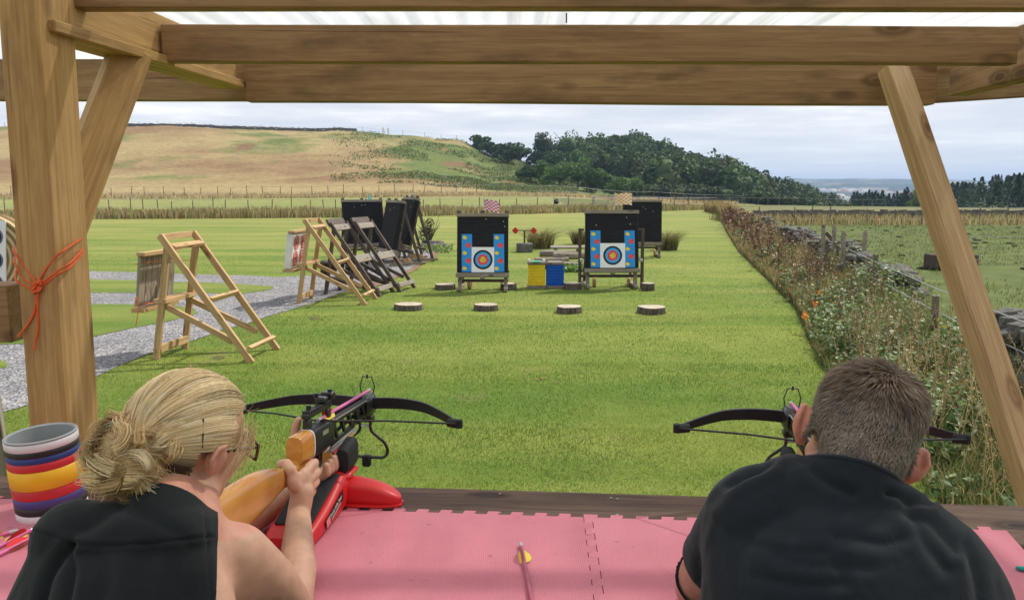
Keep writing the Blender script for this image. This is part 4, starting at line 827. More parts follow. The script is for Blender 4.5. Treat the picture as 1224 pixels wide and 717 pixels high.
# ------------------------------------------------------------------ trestles (A-frames seen from the side)
M_BOSSW = wood_mat('weathered_boards', (.34, .29, .22), (.20, .16, .115), stain=(.15, .11, .08))
M_RED = plain('red_print', (.55, .05, .04), .7, .2, .25, 25)
def trestle(px, py, rz, s, frame, label, kind):
    g0 = gnd(px, py); t = empty('target_trestle', g0, rz, label, 'trestle', 'target trestles left of the range')
    W = .76; vt = .30 * 1; H = 1.47; VF = 1.20
    def P(v, w, z): return Vector((v, w, z)) * s
    th = .045 * s; wd = .075 * s
    for w_ in (0, W):
        ins = .05 if w_ == 0 else -.05
        timber('upright', P(0, w_ + ins, 0), P(.23, w_ + ins, H - .10), th, wd, frame, t, (1, 0, 0))
        timber('long_leg', P(VF, w_, 0), P(.17, w_, H), th, wd, frame, t, (1, 0, .6))
        timber('diagonal', P(.09, w_ + ins * 1.9, .66), P(VF - .24, w_ + ins * .95, .24), th, wd * .9, frame, t, (0, 0, 1))
    if kind != 'dark':
        timber('rung', P(.16, .02, H - .02), P(.16, W - .02, H - .02), .04 * s, .07 * s, frame, t, (0, 0, 1)); timber('rung', P(.29, .03, H - .13), P(.29, W - .03, H - .13), .09 * s, .04 * s, M_PALE if kind != 'x' else frame, t, (.4, 0, 1))
        timber('rung', P(.72, .02, .73), P(.72, W - .02, .73), .04 * s, .06 * s, frame, t, (.5, 0, 1)); timber('rung', P(1.17, .02, .17), P(1.17, W - .02, .17), .05 * s, .035 * s, frame, t, (.5, 0, 1))
        timber('rung', P(.045, .06, .13), P(.045, W - .06, .13), .04 * s, .09 * s, frame, t, (0, 0, 1)); timber('shelf', P(.10, .02, .70), P(.10, W - .02, .70), .16 * s, .05 * s, M_PALE, t, (0, 0, 1))
    else:
        for v_, z_, a, b_ in ((.13, H, .16, .05), (.24, H - .10, .13, .05), (.70, .74, .16, .05), (1.17, .15, .10, .05)):
            timber('rung', P(v_, -.01, z_), P(v_, W + .01, z_), a * s, b_ * s, M_GREYW if z_ < 1.4 else frame, t, (.85, 0, .5))
        timber('rung', P(.05, .06, .30), P(.05, W - .06, .30), .05 * s, .09 * s, frame, t); timber('shelf', P(.02, 0, .66), P(.02, W, .66), .2 * s, .05 * s, frame, t)
        timber('diagonal', P(.02, .1, .36), P(VF - .12, .06, .12), th, wd, frame, t)
    # boss of boards hung behind the uprights, leaning back
    B = Matrix.Rotation(R(7), 4, 'Y')
    def BP(x, y, z): return B @ Vector((x * s, y * s, z * s))
    if kind == 'boards':
        o = P(-.17, 0, .64)
        for i in range(6): timber('board', o + BP(0, .06 + i * .13, 0), o + BP(0, .06 + i * .13, .60), .124 * s, .035 * s, M_BOSSW, t, (1, 0, 0))
        timber('batten', o + BP(.03, -.03, .62), o + BP(.03, .76, .62), .10 * s, .045 * s, M_PALE, t); timber('batten', o + BP(.03, -.03, -.04), o + BP(.03, .76, -.04), .16 * s, .05 * s, M_PALE, t)
        tube('red_cord', spline([o + BP(.1, -.05, .05), o + BP(.18, .2, .06), o + BP(.23, .72, .09)], 5), .006, M_TWINE, t, 5); tube('red_cord', spline([o + BP(.0, -.045, .0), o + BP(.02, -.05, .12), o + BP(.05, -.05, .0), o + BP(.03, -.05, -.22)], 5), .005, M_TWINE, t, 5)
        tube('red_cord', spline([o + BP(-.02, -.05, .5), o + BP(.12, .3, .53), o + BP(.3, .76, .52)], 5), .004, M_TWINE, t, 5)
    elif kind == 'paper':
        o = P(-.17, 0, .62); link('boss', bm_mesh('boss', box_bm(bmesh.new(), .12 * s, .72 * s, .62 * s, B @ Matrix.Translation((0, 0, .31 * s)), .01)), plain('paper_boss', (.62, .60, .56), .8, .2, .12, 6), t, Matrix.Translation(o + Vector((0, .38 * s, 0))))
        for yy in (.2, .56):
            for zz3 in (.18, .46):
                for ra, rb in ((.13, .105), (.085, .06), (.04, 0)):
                    bm = bmesh.new(); n = 28; v0 = [bm.verts.new((0, ra * math.cos(a) * s, ra * math.sin(a) * s)) for a in np.linspace(0, 2 * PI, n, endpoint=False)]
                    if rb: v1 = [bm.verts.new((0, rb * math.cos(a) * s, rb * math.sin(a) * s)) for a in np.linspace(0, 2 * PI, n, endpoint=False)]; [bm.faces.new((v0[i], v0[(i + 1) % n], v1[(i + 1) % n], v1[i])) for i in range(n)]
                    else: bm.faces.new(v0)
                    link('printed_ring', bm_mesh('printed_ring', bm), M_RED, t, Matrix.Translation(o + BP(.064, yy, zz3)) @ B)
        timber('batten', o + BP(.02, 0, .65), o + BP(.02, .74, .65), .12 * s, .04 * s, M_PALE, t); timber('batten', o + BP(.02, 0, -.03), o + BP(.02, .74, -.03), .2 * s, .05 * s, M_PALE, t)
        tube('red_cord', [o + BP(.1, -.03, .1), o + BP(.2, .4, .12), o + BP(.24, .76, .15)], .006, M_TWINE, t, 5)
    else:
        o = P(-.12, 0, .62)
        for yy in (.12, .6): bm = disc_bm(.07 * s, .3 * s, 14, .01); link('counterweight', bm_mesh('counterweight', bm, ang=40), M_DARKW, t, Matrix.Translation(P(-.05, yy, .55)) @ Matrix.Rotation(R(8), 4, 'Y'))
    return t
trestle(184, 431, R(-6), 1.0, M_PALE, 'nearest pale timber trestle, grey boards slung on its left, standing on the gravel edge', 'boards')
trestle(356, 364, R(-4), 1.0, M_PALE, 'second pale timber trestle with white paper printed with red rings', 'paper')
trestle(388, 353, R(-12), .93, M_DARKW, 'dark weathered trestle right behind the pale one with red rings', 'dark')
trestle(417, 347, R(-16), .93, M_DARKW, 'farther dark weathered trestle, nearest to the black target boards', 'dark')
# ------------------------------------------------------------------ big black target boards on wheeled stands
m, nt, b = mat_new('black_foam_layers', .85, .15); v = coords(nt, 'Object', (1, 1, 28), rnd=True); n1 = noise(nt, coords(nt, 'Object', (3, 3, 60)), 1, 4)
c = ramp(nt, [(.3, (.010, .010, .012)), (.7, (.026, .026, .030))], n1.outputs[0]); nt.links.new(c.outputs[0], b.inputs['Base Color']); bump(nt, b, n1.outputs[0], .7, .01); M_FOAMB = m
M_WHEEL = wood_mat('round_wheel_wood', (.52, .36, .17), (.36, .23, .10)); M_PIN = plain('pale_pin', (.5, .5, .48))
M_BLUEP = plain('blue_paper', (.03, .27, .66), .65, .25, .05, 12); M_REDA = plain('red_apple_print', (.70, .08, .09), .65, .25, .15, 40); M_YELA = plain('yellow_apple_print', (.80, .58, .03), .65, .25, .15, 40)
M_INKK = plain('black_ink', (.02, .022, .03), .65, .25, .2); M_INKB = plain('blue_ink', (.04, .36, .72), .65, .25, .05); M_INKR = plain('red_ink', (.72, .06, .10), .65, .25, .05)
def blob(rx, rz, seed, n=18):
    r = random.Random(seed); bm = bmesh.new(); bm.faces.new([bm.verts.new((rx * math.cos(a) * r.uniform(.88, 1.06), 0, rz * math.sin(a) * r.uniform(.88, 1.06))) for a in np.linspace(0, 2 * PI, n, endpoint=False)])
    return bm
def ring_me(ra, rb, n=36):
    bm = bmesh.new(); A = np.linspace(0, 2 * PI, n, endpoint=False); v0 = [bm.verts.new((ra * math.cos(a), 0, ra * math.sin(a))) for a in A]
    if rb <= 0: bm.faces.new(v0)
    else:
        v1 = [bm.verts.new((rb * math.cos(a), 0, rb * math.sin(a))) for a in A]; [bm.faces.new((v0[i], v0[(i + 1) % n], v1[(i + 1) % n], v1[i])) for i in range(n)]
    return bm_mesh('ring', bm)
def stand(loc, rz, W, H, z0, label, cat='target', tilt=9, wheels=True, faces=True, outer=False, wood=M_DARKW, group='black target boards on wheeled stands', skew=0, foot_l=False, pegs=True, legw=.07):
    t = empty('target_stand', loc, rz, label, cat, group)
    # board plane: bottom at y=0, leaning back (+y) at the top; local -y is the shooting side
    B = Matrix.Translation((0, 0, z0)) @ Matrix.Rotation(R(-tilt), 4, 'X')
    def bp(x, y, z): return B @ Vector((x, y, z))
    link('black_board', bm_mesh('black_board', box_bm(bmesh.new(), W, .13, H - .1, None, .012)), M_FOAMB, t, B @ Matrix.Translation((0, 0, H / 2)))
    timber('top_rail', bp(-W / 2 - .01, 0, H - .02), bp(W / 2 + .01, 0, H - .02), .17, .065, M_GREYW, t, bp(0, 0, 1) - bp(0, 0, 0)); timber('bottom_rail', bp(-W / 2 - .02, -.01, .0), bp(W / 2 + .02, -.01, .0), .18, .085, M_GREYW, t, bp(0, 0, 1) - bp(0, 0, 0))
    if pegs:
        for x in (-W / 2 + .03, 0, W / 2 - .03): timber('peg', bp(x, 0, H), bp(x, 0, H + .075), .075, .075, wood, t, (0, 1, 0), bev=.006)
    for x in (-W / 2 + .05, W / 2 - .05):
        timber('front_leg', (x, .02, 0), bp(x, .10, .02), legw, legw, M_GREYW, t, (0, 1, 0)); timber('rear_leg', (x * 1.0, .75, 0), bp(x * .98, .10, H * .82), .05, .07, wood, t, (0, 1, .3)); timber('spine', bp(x, .095, .02), bp(x, .095, H - .06), .05, .06, wood, t, (0, 1, 0))
        timber('foot_beam', (x, -.12, .06), (x, .88, .06), .07, .06, M_GREYW, t)
        if wheels: link('wheel', bm_mesh('wheel', disc_bm(.105, .07, 22, .012), ang=40), M_WHEEL, t, Matrix.Translation((x * .86 if x > 0 else x * .62, .40, .105)) @ Matrix.Rotation(R(90), 4, 'Y') @ Matrix.Rotation(R(12), 4, 'X'))
    timber('crossbar', (-W / 2 - (.1 if outer else 0), .14, z0 - .12), (W / 2 + (.1 if outer else 0), .14, z0 - .12), .05, .06, wood, t); timber('crossbar', (-W / 2, .5, .35), (W / 2, .5, .35), .05, .06, wood, t)
    bm = bmesh.new(); box_bm(bm, .09, .06, .06, None, .01); link('bracket', bm_mesh('bracket', bm), M_GREYW, t, Matrix.Translation(bp(0, -.09, -.05)))
    if outer:
        for x in (-W / 2 - .10, W / 2 + .10): timber('outer_post', (x, .12, 0), (x + (.01 if x > 0 else .0), .2, z0 + H * .70), .06, .06, wood, t, (0, 1, 0))
        for x in (-W / 2 - .07, W / 2 + .07): timber('outer_tie', (x - .05, .2, z0 + H * .68), (x + .05, .2, z0 + H * .68), .05, .04, wood, t); link('hinge', bm_mesh('hinge', disc_bm(.035, .06, 12)), M_PIN, t, Matrix.Translation((x, .12, .58)) @ Matrix.Rotation(R(90), 4, 'Y'))
    rp = random.Random(int(W * 1000 + loc.x * 10))
    for k in range(3):
        p = bp(rp.uniform(-.42, .45) * W, -.068, rp.uniform(.72, .93) * H); link('pin', bm_mesh('pin', disc_bm(.010, .006, 8)), M_PIN, t, Matrix.Translation(p) @ Matrix.Rotation(R(90), 4, 'X'))
    if faces:
        sw = .205; xs_ = W * .5 - .08 - sw / 2 + skew * 0
        for sx in (-1, 1):
            cxp = sx * (W / 2 - .085 - sw / 2) + .008; bm = bmesh.new(); box_bm(bm, sw, .003, .735)
            pins_ = []; f = link('blue_face', bm_mesh('blue_face', bm), M_BLUEP, t, B @ Matrix.Translation((cxp, -.0675, .43)) @ Matrix.Rotation(R(-.6), 4, 'Y'))
            for k in range(5):
                z = .30 - k * .150; yel = k % 2 == 0; x = -.042 if yel else .030
                ap = link('apple', bm_mesh('apple', blob(.043, .036, k + 3) if yel else blob(.060, .050, k)), M_YELA if yel else M_REDA, t, B @ Matrix.Translation((cxp + x, -.0705, .43 + z)))
                reparent(ap, f); lf = link('apple_leaf', bm_mesh('apple_leaf', blob(.016, .006, k)), M_INKK, t, B @ Matrix.Translation((cxp + x + .03, -.0712, .43 + z + .035)) @ Matrix.Rotation(R(-35), 4, 'Y')); reparent(lf, f)
        bm = bmesh.new(); box_bm(bm, W - .17 - 2 * sw + .02, .003, .49); cw = .008
        wf = link('white_face', bm_mesh('white_face', bm), M_WPAPER, t, B @ Matrix.Translation((cw, -.0655 - .003, .30)))
        for i, (ra, rb, mt) in enumerate(((.190, .150, M_INKK), (.150, .105, M_INKB), (.105, .058, M_INKR), (.058, 0, M_YELL), (.040, .036, M_INKK))):
            rg_ = link('ring', ring_me(ra, rb), mt, t, B @ Matrix.Translation((cw, -.0705 - .0008 * (i == 4), .30))); reparent(rg_, wf)
        for k in range(9):
            rr_ = rp.uniform(0, .15); a = rp.uniform(0, 6.3); ah = link('arrow_hole', ring_me(.008, 0, 8), M_INKK, t, B @ Matrix.Translation((cw + rr_ * math.cos(a), -.0722, .30 + rr_ * math.sin(a)))); reparent(ah, wf)
    return t
gL = gnd(577, 349); stand(gL, R(-1.5), 1.0, 1.19, .33, 'left front black target board with blue apple strips and ringed white face', foot_l=True)
gR = gnd(731, 346); stand(gR, R(1.0), 1.06, 1.19, .38, 'right front black target board with blue apple strips, held between two outer posts', outer=True, pegs=False)
gB = gnd(767, 308.5); stand(gB, R(-2), 1.12, 1.26, .42, 'rear black target board partly behind the right front one', faces=False, tilt=6, pegs=False)
gA = gnd(437, 311); stand(gA, R(24), 1.15, 1.28, .42, 'black target board facing the range at the left end of the rear group', faces=False, tilt=12, wheels=False)
gA = gnd(463, 317); stand(gA, R(-60), 1.05, 1.33, .38, 'middle black target board of the rear left group, turned almost edge on', faces=False, tilt=12)
gA = gnd(481, 312); stand(gA, R(-66), 1.05, 1.36, .42, 'rightmost black target board of the rear left group, turned almost edge on', faces=False, tilt=13)
# ------------------------------------------------------------------ flags
def flag(px, py, Y, w, h, c1, c2, n, label, droop=.1, ang=0, ztop=None):
    p = at(px, py, Y); t = empty('checkered_flag', (p.x, p.y, 0), 0, label, 'flag'); z = p.z
    tube('flagpole', [(0, 0, .6), (0, 0, z + h * .55)], .009, M_PIN, t, 6)
    nx = 4 * n; nz = 4 * n; u, v_ = np.meshgrid(np.linspace(0, 1, nx + 1), np.linspace(0, 1, nz + 1), indexing='ij')
    X = u * w * math.cos(ang); Yv = u * w * math.sin(ang) + .05 * w * np.sin(u * 7 + v_ * 2) ; Z = z - h * .5 + v_ * h - droop * u * w - .04 * w * np.sin(u * 5 + 1) ; idx = np.arange(X.size).reshape(X.shape)
    Qd = np.stack([idx[:-1, :-1], idx[1:, :-1], idx[1:, 1:], idx[:-1, 1:]], -1).reshape(-1, 4); ii, jj = np.meshgrid(np.arange(nx), np.arange(nz), indexing='ij')
    mi = (((ii // 4) + (jj // 4)) % 2).ravel(); me = np_mesh('cloth', np.stack([X, Yv, Z], -1), Qd, mi=mi, sm=True); link('cloth', me, [c1, c2], t); return t
M_FW = vm = plain('flag_white', (.75, .74, .74), .8, .1, .04); M_FR = plain('flag_red', (.62, .05, .12), .8, .1, .08); M_FY = plain('flag_yellow', (.85, .42, .03), .8, .1, .08); M_FT = plain('flag_teal', (.05, .50, .50), .8, .1, .08); M_FP = plain('flag_pale_teal', (.45, .70, .70), .8, .1, .06)
flag(578.5, 243.5, 16.9, .32, .24, M_FW, M_FR, 7, 'red and white checkered flag above the left front target', .30)
flag(735, 237.5, 17.2, .37, .25, M_FW, M_FY, 7, 'yellow and white checkered flag above the right front target', .06)
flag(440, 239, 24.3, .10, .40, M_FT, M_FP, 3, 'small furled teal flag on the left rear black board', 1.2); flag(491, 239.5, 24.0, .12, .42, M_FT, M_FP, 4, 'teal checkered flag on the rightmost rear black board', 1.0)
# ------------------------------------------------------------------ tree stumps
M_CUT = None
m, nt, b = mat_new('cut_wood_face', .85, .15); v = coords(nt, 'Object'); wv = nt.nodes.new('ShaderNodeTexWave'); wv.wave_type = 'RINGS'; wv.rings_direction = 'Z'; wv.inputs['Scale'].default_value = 9; wv.inputs['Distortion'].default_value = 3; nt.links.new(coords(nt, 'Object', rnd=False), wv.inputs['Vector'])
n1 = noise(nt, v, 9, 5); nt.links.new(mixc(nt, .5, ramp(nt, [(.3, (.28, .24, .18)), (.7, (.66, .58, .47))], n1.outputs[0]).outputs[0], ramp(nt, [(0, (.26, .21, .15)), (1, (.46, .39, .29))], wv.outputs['Fac']).outputs[0]), b.inputs['Base Color']); bump(nt, b, n1.outputs[0], .5, .01); M_CUT = m
m, nt, b = mat_new('rough_bark', .95, .1); v = coords(nt, 'Object', (9, 9, 1.6)); n1 = noise(nt, v, 3, 6, .7); nt.links.new(ramp(nt, [(.30, (.03, .025, .02)), (.55, (.13, .108, .085)), (.8, (.27, .23, .19))], n1.outputs[0]).outputs[0], b.inputs['Base Color']); bump(nt, b, n1.outputs[0], 1.0, .03); M_RBARK = m
def stump(px, py, wpx, hh, label, seed, name='tree_stump', tilt=0):
    hh *= .82; g0 = gnd(px, py); Rr = wpx / 2 / F_PX * g0.y; g0.y += Rr * .8; t = empty(name, g0, seed, label, 'stump', 'stumps on the lawn'); r = random.Random(seed); n = 30; bm = bmesh.new(); rings = []
    prof = [r.uniform(.86, 1.1) for _ in range(7)]
    def rad(a): s_ = (a / (2 * PI)) * 7; i = int(s_) % 7; f = s_ - int(s_); f = f * f * (3 - 2 * f); return prof[i] * (1 - f) + prof[(i + 1) % 7] * f
    for z, k in ((-.03, 1.06), (.02, 1.03), (hh * .5, .99), (hh - .015, .98), (hh, .95)):
        rings.append([bm.verts.new((Rr * rad(a) * k * (1 + r.uniform(-.018, .018)) * math.cos(a), Rr * rad(a) * k * math.sin(a), z + tilt * math.cos(a) * Rr + r.uniform(-.004, .004))) for a in np.linspace(0, 2 * PI, n, endpoint=False)])
    for i in range(4):
        for k in range(n): bm.faces.new((rings[i][k], rings[i][(k + 1) % n], rings[i + 1][(k + 1) % n], rings[i + 1][k]))
    bm.faces.new(rings[0][::-1]); link('bark', bm_mesh('bark', bm, sm=True), M_RBARK, t)
    bm = bmesh.new(); c_ = bm.verts.new((0, 0, hh + .004)); top = [bm.verts.new(v_) for v_ in [(Rr * rad(a) * .965 * math.cos(a), Rr * rad(a) * .965 * math.sin(a), hh + .0015 + tilt * math.cos(a) * Rr) for a in np.linspace(0, 2 * PI, n, endpoint=False)]]
    for k in range(n): bm.faces.new((c_, top[k], top[(k + 1) % n]))
    link('cut_face', bm_mesh('cut_face', bm), M_CUT, t); return t
stump(486.5, 372, 34, .115, 'leftmost stump of the front row, below the dark trestles', 2); stump(581.5, 372.5, 30, .12, 'second stump of the front row, below the left target', 4)
stump(680, 375.5, 32, .13, 'third stump of the front row, below the blue block', 6); stump(782, 376.5, 35, .13, 'rightmost stump of the front row, cut white on top', 8)
stump(532, 347, 26, .13, 'low stump at the left foot of the left front target', 10); stump(607, 347.5, 21, .16, 'stump at the right foot of the left front target', 12)
stump(685.5, 347, 22, .16, 'stump between the blue block and the right front target', 14); stump(775.5, 348, 17, .18, 'narrow stump right of the right front target', 16)
# ------------------------------------------------------------------ yellow and blue target blocks
def block(px0, px1, py, col, label, top):
    a = gnd(px0, py); b_ = gnd(px1, py); W = (b_ - a).length; c_ = (a + b_) / 2; H = .545; t = empty('target_block', (c_.x, c_.y + .12, 0), 0, label, 'target block')
    lay = 7
    for i in range(lay): box_obj('layer', (W - .02, .26, (H - .12) / lay - .003), (random.uniform(-.003, .003), random.uniform(-.003, .003), .06 + (i + .5) * (H - .12) / lay), col, t, bev=.006)
    box_obj('base_board', (W, .30, .055), (0, 0, .03), M_GREYW, t, bev=.006); box_obj('top_board', (W, .30, .055), (0, 0, H - .03), M_GREYW, t, bev=.006)
    for x in (-W / 2 + .03, W / 2 - .03): box_obj('corner_peg', (.05, .05, .06), (x, 0, H + .02), top, t, bev=.012)
    return t
block(630.5, 652, 345, plain('yellow_foam', (.78, .56, .03), .75, .2, .1, 12), 'yellow layered target block on the lawn left of the blue one', M_WPAPER); block(652.6, 674.5, 345, plain('blue_foam', (.012, .085, .42), .75, .2, .12, 12), 'blue layered target block touching the yellow one', M_GREYW)
t0_ = at(641, 310.5, 15.9); box_obj('green_foam_pad', (.17, .12, .022), (t0_.x, t0_.y + .03, .557), plain('mint_foam', (.12, .55, .38), .8, .2)); tag(COL.objects[-1], 'mint green pad lying on top of the yellow block', 'foam pad')
# ------------------------------------------------------------------ red diamonds on a T post in a stone block
g0 = gnd(627, 302); t = empty('diamond_post', g0, 0, 'T shaped post with two red diamonds set in a dark stone block', 'marker post'); Yd = g0.y
box_obj('stone_block', (.52, .42, .30), (0, .2, .14), M_STONE, t, bev=.03); timber('post', (0, .2, .28), (0, .2, .68), .055, .055, M_DARKW, t, (0, 1, 0)); timber('arm', (-.30, .2, .69), (.30, .2, .69), .045, .03, M_DARKW, t)
for x in (-.29, .29): box_obj('red_diamond', (.165, .03, .165), (x, .16, .69), plain('red_paint', (.48, .03, .035), .6, .3), t, rot=(0, PI / 4, 0), bev=.004)
# log pile and low timber deck
M_LOG = wood_mat('pale_log_bark', (.33, .28, .22), (.12, .10, .08), grain=.5, bscale=.8)
for i, (px, py, L, a, rr_) in enumerate(((660, 312, .9, 3, .075), (672, 316, .8, -4, .065), (682, 311, .9, 6, .075), (667, 307.5, 1.0, -2, .07), (690, 317, .7, 2, .06))):
    g0 = gnd(px, py + 6); g0.y += .3; rr_ *= 1.35; bm = tube_bm([(-L / 2, 0, 0), (-L * .2, .01, .005), (L * .2, -.01, 0), (L / 2, 0, .01)], rr_, 12, True, [rr_ * 1.05, rr_, rr_ * .95, rr_ * .98]); o = link('log', bm_mesh('log', bm, ang=50), M_LOG); o.location = (g0.x, g0.y, rr_ + (.12 if i in (3, 2) else 0)); o.rotation_euler = (0, 0, R(a))
    tag(o, ['leftmost log of the low pile behind the blue block', 'front log of the low pile behind the blue block', 'log of the pile leaning at its right', 'log lying on top of the low pile', 'thin log at the right end of the pile'][i], 'log', 'logs of the low pile')
ft = empty('folded_tyres', gnd(672, 322), 0, 'dark ribbed strip of tyre pieces in front of the logs', 'tyre strip')
for i in range(7): o = link('tyre_piece', bm_mesh('tyre_piece', disc_bm(.075, .09, 14, .01), ang=40), M_INKK, ft, Matrix.Translation((-.4 + i * .135, .05, .075)) @ Matrix.Rotation(R(90), 4, 'X'))
g0 = gnd(690, 309); t = empty('low_deck', (g0.x + .1, g0.y + .6, 0), R(-3), 'low weathered timber platform behind the logs', 'platform')
for i in range(5): timber('plank', (-.85, i * .16, .26), (.75, i * .16, .26), .15, .05, M_GREYW, t)
for x in (-.7, 0, .6): timber('bearer', (x, -.05, .12), (x, .75, .12), .12, .22, M_DARKW, t)
# stone border and plants near the shrub
for i, (px, py, s) in enumerate(((512, 297, .3), (520, 296, .34), (528, 295.5, .36), (534, 297, .28), (505, 295, .26), (524, 292, .3), (516, 291.5, .28), (508, 290.5, .25))):
    lab_ = ['front left', 'front middle', 'front right', 'rightmost', 'leftmost', 'back right', 'back middle', 'back left'][i]; g0 = gnd(px, py); o = link('border_stone', STM[i % 9].copy()); o.location = (g0.x, g0.y, s * .2); o.scale = (s * 1.3, s, s * .6); o.rotation_euler = (0, 0, i * .7); tag(o, lab_ + ' rough grey stone of the border round the dark shrub', 'stone', 'stones bordering the shrub bed')
P = np.array([list(gnd(rng.uniform(505, 541), rng.uniform(297, 303), .0)) for _ in range(500)]); P[:, 2] = rng.uniform(.02, .16, 500); leaf_obj('border_plants', P, .06, pal(500, [(.12, .20, .04), (.2, .25, .06)], [1, 1]), M_LEAF, .6, 1.3, label='low green plants along the stone border', cat='plants', kind='stuff')
P = np.array([list(gnd(rng.uniform(669, 698), rng.uniform(319, 326), .0)) for _ in range(700)]); P[:, 2] = rng.uniform(.02, .14, 700); leaf_obj('deck_grass', P, .05, pal(700, [(.11, .21, .035), (.16, .25, .05)], [1, 1]), M_LEAF, .9, 2.2, label='tuft of longer green grass beside the logs', cat='grass', kind='stuff')
g0 = gnd(648, 455); tube('wood_chip', [(-.03, 0, .015), (.04, .01, .03)], .008, M_PALE, None, 5); o = COL.objects[-1]; o.location = g0; tag(o, 'small pale wood chip lying alone on the lawn', 'wood chip')
# ------------------------------------------------------------------ crossbows
m, nt, b = mat_new('lacquered_stock_wood', .22, .5); v = coords(nt, 'Object', (9, 1.3, 9)); n1 = noise(nt, v, 2.5, 6, .6, 1.5); n2 = noise(nt, coords(nt, 'Object', (3, 1, 3)), 3, 3)
c = ramp(nt, [(.3, (.50, .20, .035)), (.5, (.66, .30, .06)), (.75, (.78, .41, .11))], n1.outputs[0]); nt.links.new(mixc(nt, .4, c.outputs[0], ramp(nt, [(.4, (.5, .19, .03)), (.6, (.74, .38, .10))], n2.outputs[0]).outputs[0]), b.inputs['Base Color']); b.inputs['Coat Weight'].default_value = .4; b.inputs['Coat Roughness'].default_value = .12; M_STOCK = m
M_BLK = plain('black_polymer', (.018, .018, .020), .42, .4, .2, 60, .05); M_BLKM = plain('black_metal', (.020, .020, .023), .30, .6, .2, 40); M_RUB = plain('black_rubber', (.022, .023, .026), .7, .3, .2, 90, .25)
M_SILV = plain('brushed_aluminium', (.55, .53, .55), .35, .5, .08, 60, 0, .7); M_PINK = plain('pink_shaft', (.72, .16, .38), .4, .4, .05); M_VY = plain('yellow_vane', (.80, .62, .05), .5, .3, .05); M_VR = plain('red_vane', (.70, .03, .03), .5, .3, .05); M_WHT = plain('white_trim', (.78, .76, .74), .5, .3, .03)
def loft_bm(secs, n=24, p=2.6):
    """secs: (y, xc, zc, half width, half height)"""
    bm = bmesh.new(); rings = []
    for y, xc, zc, hw, hh in secs:
        rr_ = []
        for k in range(n):
            a = 2 * PI * k / n; c_, s_ = math.cos(a), math.sin(a); rr_.append(bm.verts.new((xc + hw * math.copysign(abs(c_) ** (2 / p), c_), y, zc + hh * math.copysign(abs(s_) ** (2 / p), s_))))
        rings.append(rr_)
    for i in range(len(rings) - 1):
        for k in range(n): bm.faces.new((rings[i][k], rings[i][(k + 1) % n], rings[i + 1][(k + 1) % n], rings[i + 1][k]))
    bm.faces.new(rings[0][::-1]); bm.faces.new(rings[-1]); bmesh.ops.recalc_face_normals(bm, faces=bm.faces[:]); return bm
def resample(secs, k=6):
    a = np.array(secs); t = np.arange(len(a)); tt = np.linspace(0, len(a) - 1, (len(a) - 1) * k + 1); o = []
    P = np.vstack([2 * a[0] - a[1], a, 2 * a[-1] - a[-2]])
    for x in tt:
        i = min(int(x), len(a) - 2); f = x - i; p0, p1, p2, p3 = P[i:i + 4]; o.append(.5 * ((2 * p1) + (p2 - p0) * f + (2 * p0 - 5 * p1 + 4 * p2 - p3) * f * f + (3 * p1 - p0 - 3 * p2 + p3) * f ** 3))
    return o
def bolt_parts(t, M, y0, L, vane=True, colr=None):
    link('shaft', bm_mesh('shaft', tube_bm([(0, y0, 0), (0, y0 + L, 0)], .0042, 10), ang=40), colr or M_PINK, t, M); link('nock', bm_mesh('nock', tube_bm([(0, y0 - .014, 0), (0, y0 - .004, 0), (0, y0 + .002, 0)], .0045, 10, True, [.0042, .0050, .0044]), ang=40), M_SILV, t, M)
    link('point', bm_mesh('point', tube_bm([(0, y0 + L, 0), (0, y0 + L + .010, 0), (0, y0 + L + .022, 0)], .004, 10, True, [.0044, .0044, .001]), ang=40), M_SILV, t, M)
    if vane:
        for k, mt in ((0, M_VR), (1, M_VY), (2, M_VY)):
            a = PI / 2 + k * 2 * PI / 3; bm = bmesh.new(); pr = [(.012, .0042), (.022, .015), (.034, .0185), (.048, .0165), (.060, .010), (.068, .0042)]
            for sgn in (1, -1): bm.faces.new([bm.verts.new((r_ * math.cos(a) + sgn * .0005 * math.sin(a), y0 + y, r_ * math.sin(a) - sgn * .0005 * math.cos(a))) for y, r_ in pr][::sgn])
            link('vane', bm_mesh('vane', bm), mt, t, M)
